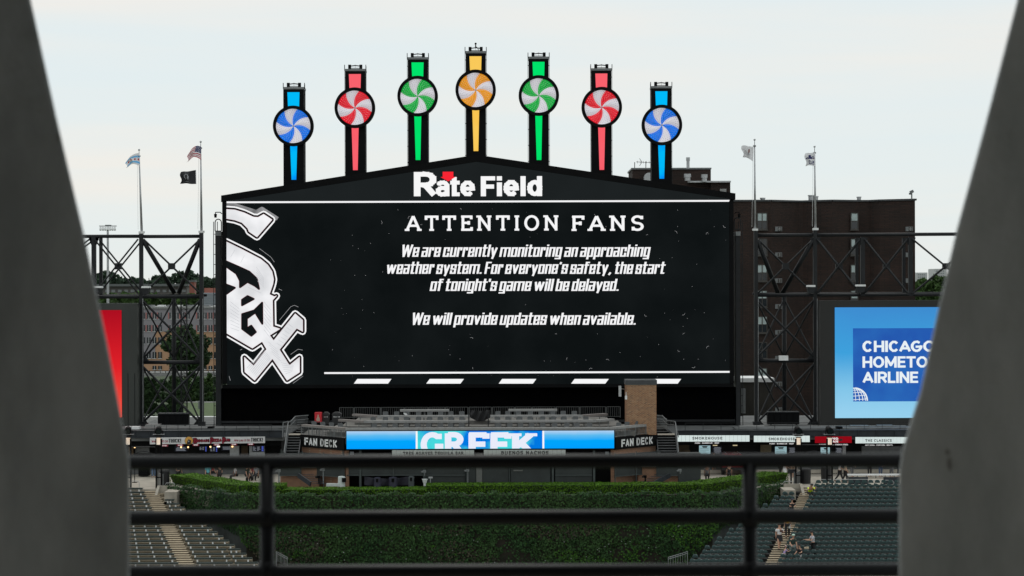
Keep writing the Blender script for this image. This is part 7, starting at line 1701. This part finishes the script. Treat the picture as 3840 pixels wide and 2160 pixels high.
def onrow(px, k, dx=0, dy=.05): y = rowY(k) + dy; return (at(px, 0, y).x + dx, y, rowZ(k))
BLKc = (.010, .010, .012); NVY = (.015, .02, .045); GRY = (.12, .12, .125); WHT = (.68, .68, .69)
P1 = person(XAR(rowY(2.2)) + .42, rowY(2.2), rowZ(2.2) + .12, .1, 'person in a neon yellow shirt sitting bent over at the top of the right aisle', (.70, .92, .01), BLKc, 'sit', wide=1.25, hat=BLKc, lean=38, arms=((60, 85), (60, 85)), head=25)
P2, _ = person(XAR(rowY(14.3)) - .05, rowY(14.3), rowZ(14.3) + .15, .25, 'woman in white shirt and black skirt with crossbody bag on the right aisle', WHT, BLKc, 'walk', legs=((14, 4), (-16, 14)), arms=((-8, 10), (20, 95)), skirt=True, wide=1.25)
P3, _ = person(XAR(rowY(11.6)) + .12, rowY(11.6), rowZ(11.6) + .15, .0, 'person in a yellow shirt and black trousers on the right aisle, carrying a clear bag', (.70, .36, .01), BLKc, 'walk', wide=1.15, legs=((8, 4), (-8, 8)), arms=((0, 10), (5, 15)))
P4, _ = person(*onrow(2934, 17.2), 1.9, 'child in a lilac shirt and pale cap at the aisle end of a row', (.45, .34, .62), (.40, .42, .46), 'stand', hat=(.60, .40, .36), s=.70, lean=16, arms=((40, 70), (45, 75)), shorts=True)
P5, _ = person(*onrow(2966, 16.2), .15, 'person in a dark green shirt with a pale green cap standing between seat rows', (.012, .035, .030), (.16, .20, .20), 'stand', wide=1.2, hat=(.42, .56, .48), lean=10, arms=((15, 50), (10, 15)), head=22, brim=False)
P6, _ = person(*onrow(2995, 17.0), -.5, 'person in a dark shirt and dark cap sitting between two standing people', BLKc, (.40, .42, .42), 'sit', hat=BLKc, lean=14, arms=((35, 40), (40, 50)), head=20)
P7, _ = person(*onrow(3043, 15.6), -1.35, 'man in a light grey shirt and red, white and black cap holding a food tray', (.46, .48, .53), BLKc, 'stand', wide=1.2, hat=BLKc, arms=((25, 68), (25, 70)), lean=4, head=12)
P8, _ = person(*onrow(2963, 6.2), .1, 'person in dark clothes and a cap sitting left of the right aisle near the ivy', BLKc, BLKc, 'sit', hat=NVY, lean=15, arms=((40, 60), (40, 60)))
# things they carry
def carry(px, py, Y, size, m_, name, lab, cat): c = at(px, py, Y); t = MB(); t.hexa([(c.x + a * size[0], c.y + b * size[1], c.z + h * size[2] + (0 if h < 0 else (.04 if a > 0 else 0))) for h in (-.5, .5) for a, b in ((-.5, -.5), (.5, -.5), (.5, .5), (-.5, .5))]); t.solo(name, m_, lab, cat)
carry(3024, 2055, rowY(15.6) - .3, (.32, .24, .10), M['step'], 'food_tray', 'brown cardboard food tray held by the man in the light grey shirt', 'tray')
carry(2961, 1974, rowY(11.6) - .1, (.16, .1, .26), PLs, 'clear_bag', 'clear plastic bag hanging beside the yellow shirt', 'bag')
carry(2930, 1992, rowY(14.3) - .28, (.22, .08, .13), M['tail_lens'] if 0 else solid('brown_leather', (.07, .03, .02)), 'shoulder_bag', 'small brown crossbody bag on the woman in white', 'bag')
carry(3034, 2082, rowY(16.6) - .1, (.30, .2, .3), BLKm := solid('black_backpack', (.02, .02, .026)), 'backpack', 'black patterned backpack on a seat below the man with the tray', 'bag')
def onfloor(px, Y, rz, label, shirt, pants, **k): return person(at(px, 0, Y).x, Y, ZF, rz, label, shirt, pants, **k)
onfloor(3144, 164.6, 1.4, 'person in a white shirt and black trousers striding across the right concourse', WHT, BLKc, pose='walk', legs=((22, 6), (-22, 18)), arms=((20, 50), (-18, 20)))
onfloor(3166, 164.2, 1.5, 'person in a beige shirt walking just right of the striding white shirt', (.50, .42, .32), BLKc, pose='walk', legs=((10, 4), (-16, 12)), arms=((5, 20), (10, 20)))
onfloor(3190, 169.3, .6, 'person in a black shirt at the left end of the white counter', BLKc, GRY, skin='skin', arms=((20, 60), (10, 10)))
onfloor(3256, 169.4, 0, 'person in black behind the white counter with a colourful package', BLKc, BLKc, lean=12, arms=((30, 60), (35, 60)))
onfloor(3297, 169.3, .2, 'person in a bright red jersey behind the white counter', (.45, .01, .02), (.06, .09, .16), lean=8, arms=((20, 50), (20, 50)))
onfloor(3338, 169.0, -1.1, 'balding person in white leaning far forward over the white counter', WHT, GRY, lean=42, arms=((40, 20), (50, 20)), pose='lean')
onfloor(3363, 169.2, 1.2, 'person in a navy shirt at the counter next to the right column', NVY, BLKc, lean=25, arms=((50, 30), (40, 20)))
onfloor(2672, 172.6, .1, 'person in shorts and white shoes standing by the plinth, left of the red car', GRY, (.10, .10, .10), shorts=True, extra='white_shoes')
onfloor(2646, 166.5, 3.0, 'person in grey sitting behind the right hedge, back turned', (.10, .105, .11), BLKc, pose='sit', lean=5, skin='skin_dark')
onfloor(2729, 167.5, 3.0, 'person in dark clothes sitting in front of the red car behind the hedge', BLKc, BLKc, pose='sit', lean=5)
onfloor(2921, 168.6, 1.0, 'person in a dark top bending over behind the end of the right hedge', (.03, .03, .032), BLKc, pose='lean', lean=55, arms=((50, 10), (50, 20)))
onfloor(2938, 167.8, 1.3, 'person in a white skirt standing at the end of the right hedge', WHT, WHT, skirt=True)
onfloor(2966, 169.0, .4, 'person in a tan shirt by the slanted sign stand', (.30, .20, .15), (.28, .2, .15), shorts=True); onfloor(2979, 169.6, 2.6, 'person in a beige top just right of the tan shirt by the sign stand', (.36, .30, .26), (.22, .2, .19))
onfloor(571, 170.6, .2, 'person in a pale shirt and blue jeans standing alone on the left concourse', (.5, .5, .5), (.10, .15, .24), legs=((6, 2), (-6, 2)))
onfloor(663, 165.6, 2.8, 'person in a grey hooded top at the left end of the hedge', (.085, .083, .08), BLKc, lean=10)
for i, (px, Y, lab, c1, c2, k) in enumerate(((775, 168.5, 'aqua shirt sitting behind the left hedge', (.16, .55, .62), BLKc, dict(pose='sit')), (793, 170.3, 'red shirt standing behind the aqua shirt', (.45, .02, .05), BLKc, dict(pose='sit', s=1.02)),
      (819, 168.0, 'dark grey jacket sitting hunched behind the left hedge', (.035, .036, .036), BLKc, dict(pose='sit', lean=14, s=1.05)), (879, 167.6, 'white jacket over black with long dark hair behind the left hedge', (.55, .54, .54), BLKc, dict(pose='sit', skin='skin_dark')),
      (922, 167.3, 'black, green and red top behind the left hedge', (.02, .03, .02), BLKc, dict(pose='sit')), (944, 169.2, 'dark red hooded top behind the left hedge', (.24, .012, .03), BLKc, dict(pose='sit', s=1.08, skin='skin_dark')),
      (936, 166.0, 'grey hooded top, lowest of the people behind the left hedge', (.09, .09, .09), BLKc, dict(pose='sit', s=.92)), (957, 167.8, 'pale patterned top, rightmost of the group behind the left hedge', (.30, .31, .33), BLKc, dict(pose='sit')))):
    onfloor(px, Y, (i * 1.7) % 6, 'person in a ' + lab, c1, c2, **{**dict(lean=6), **k})
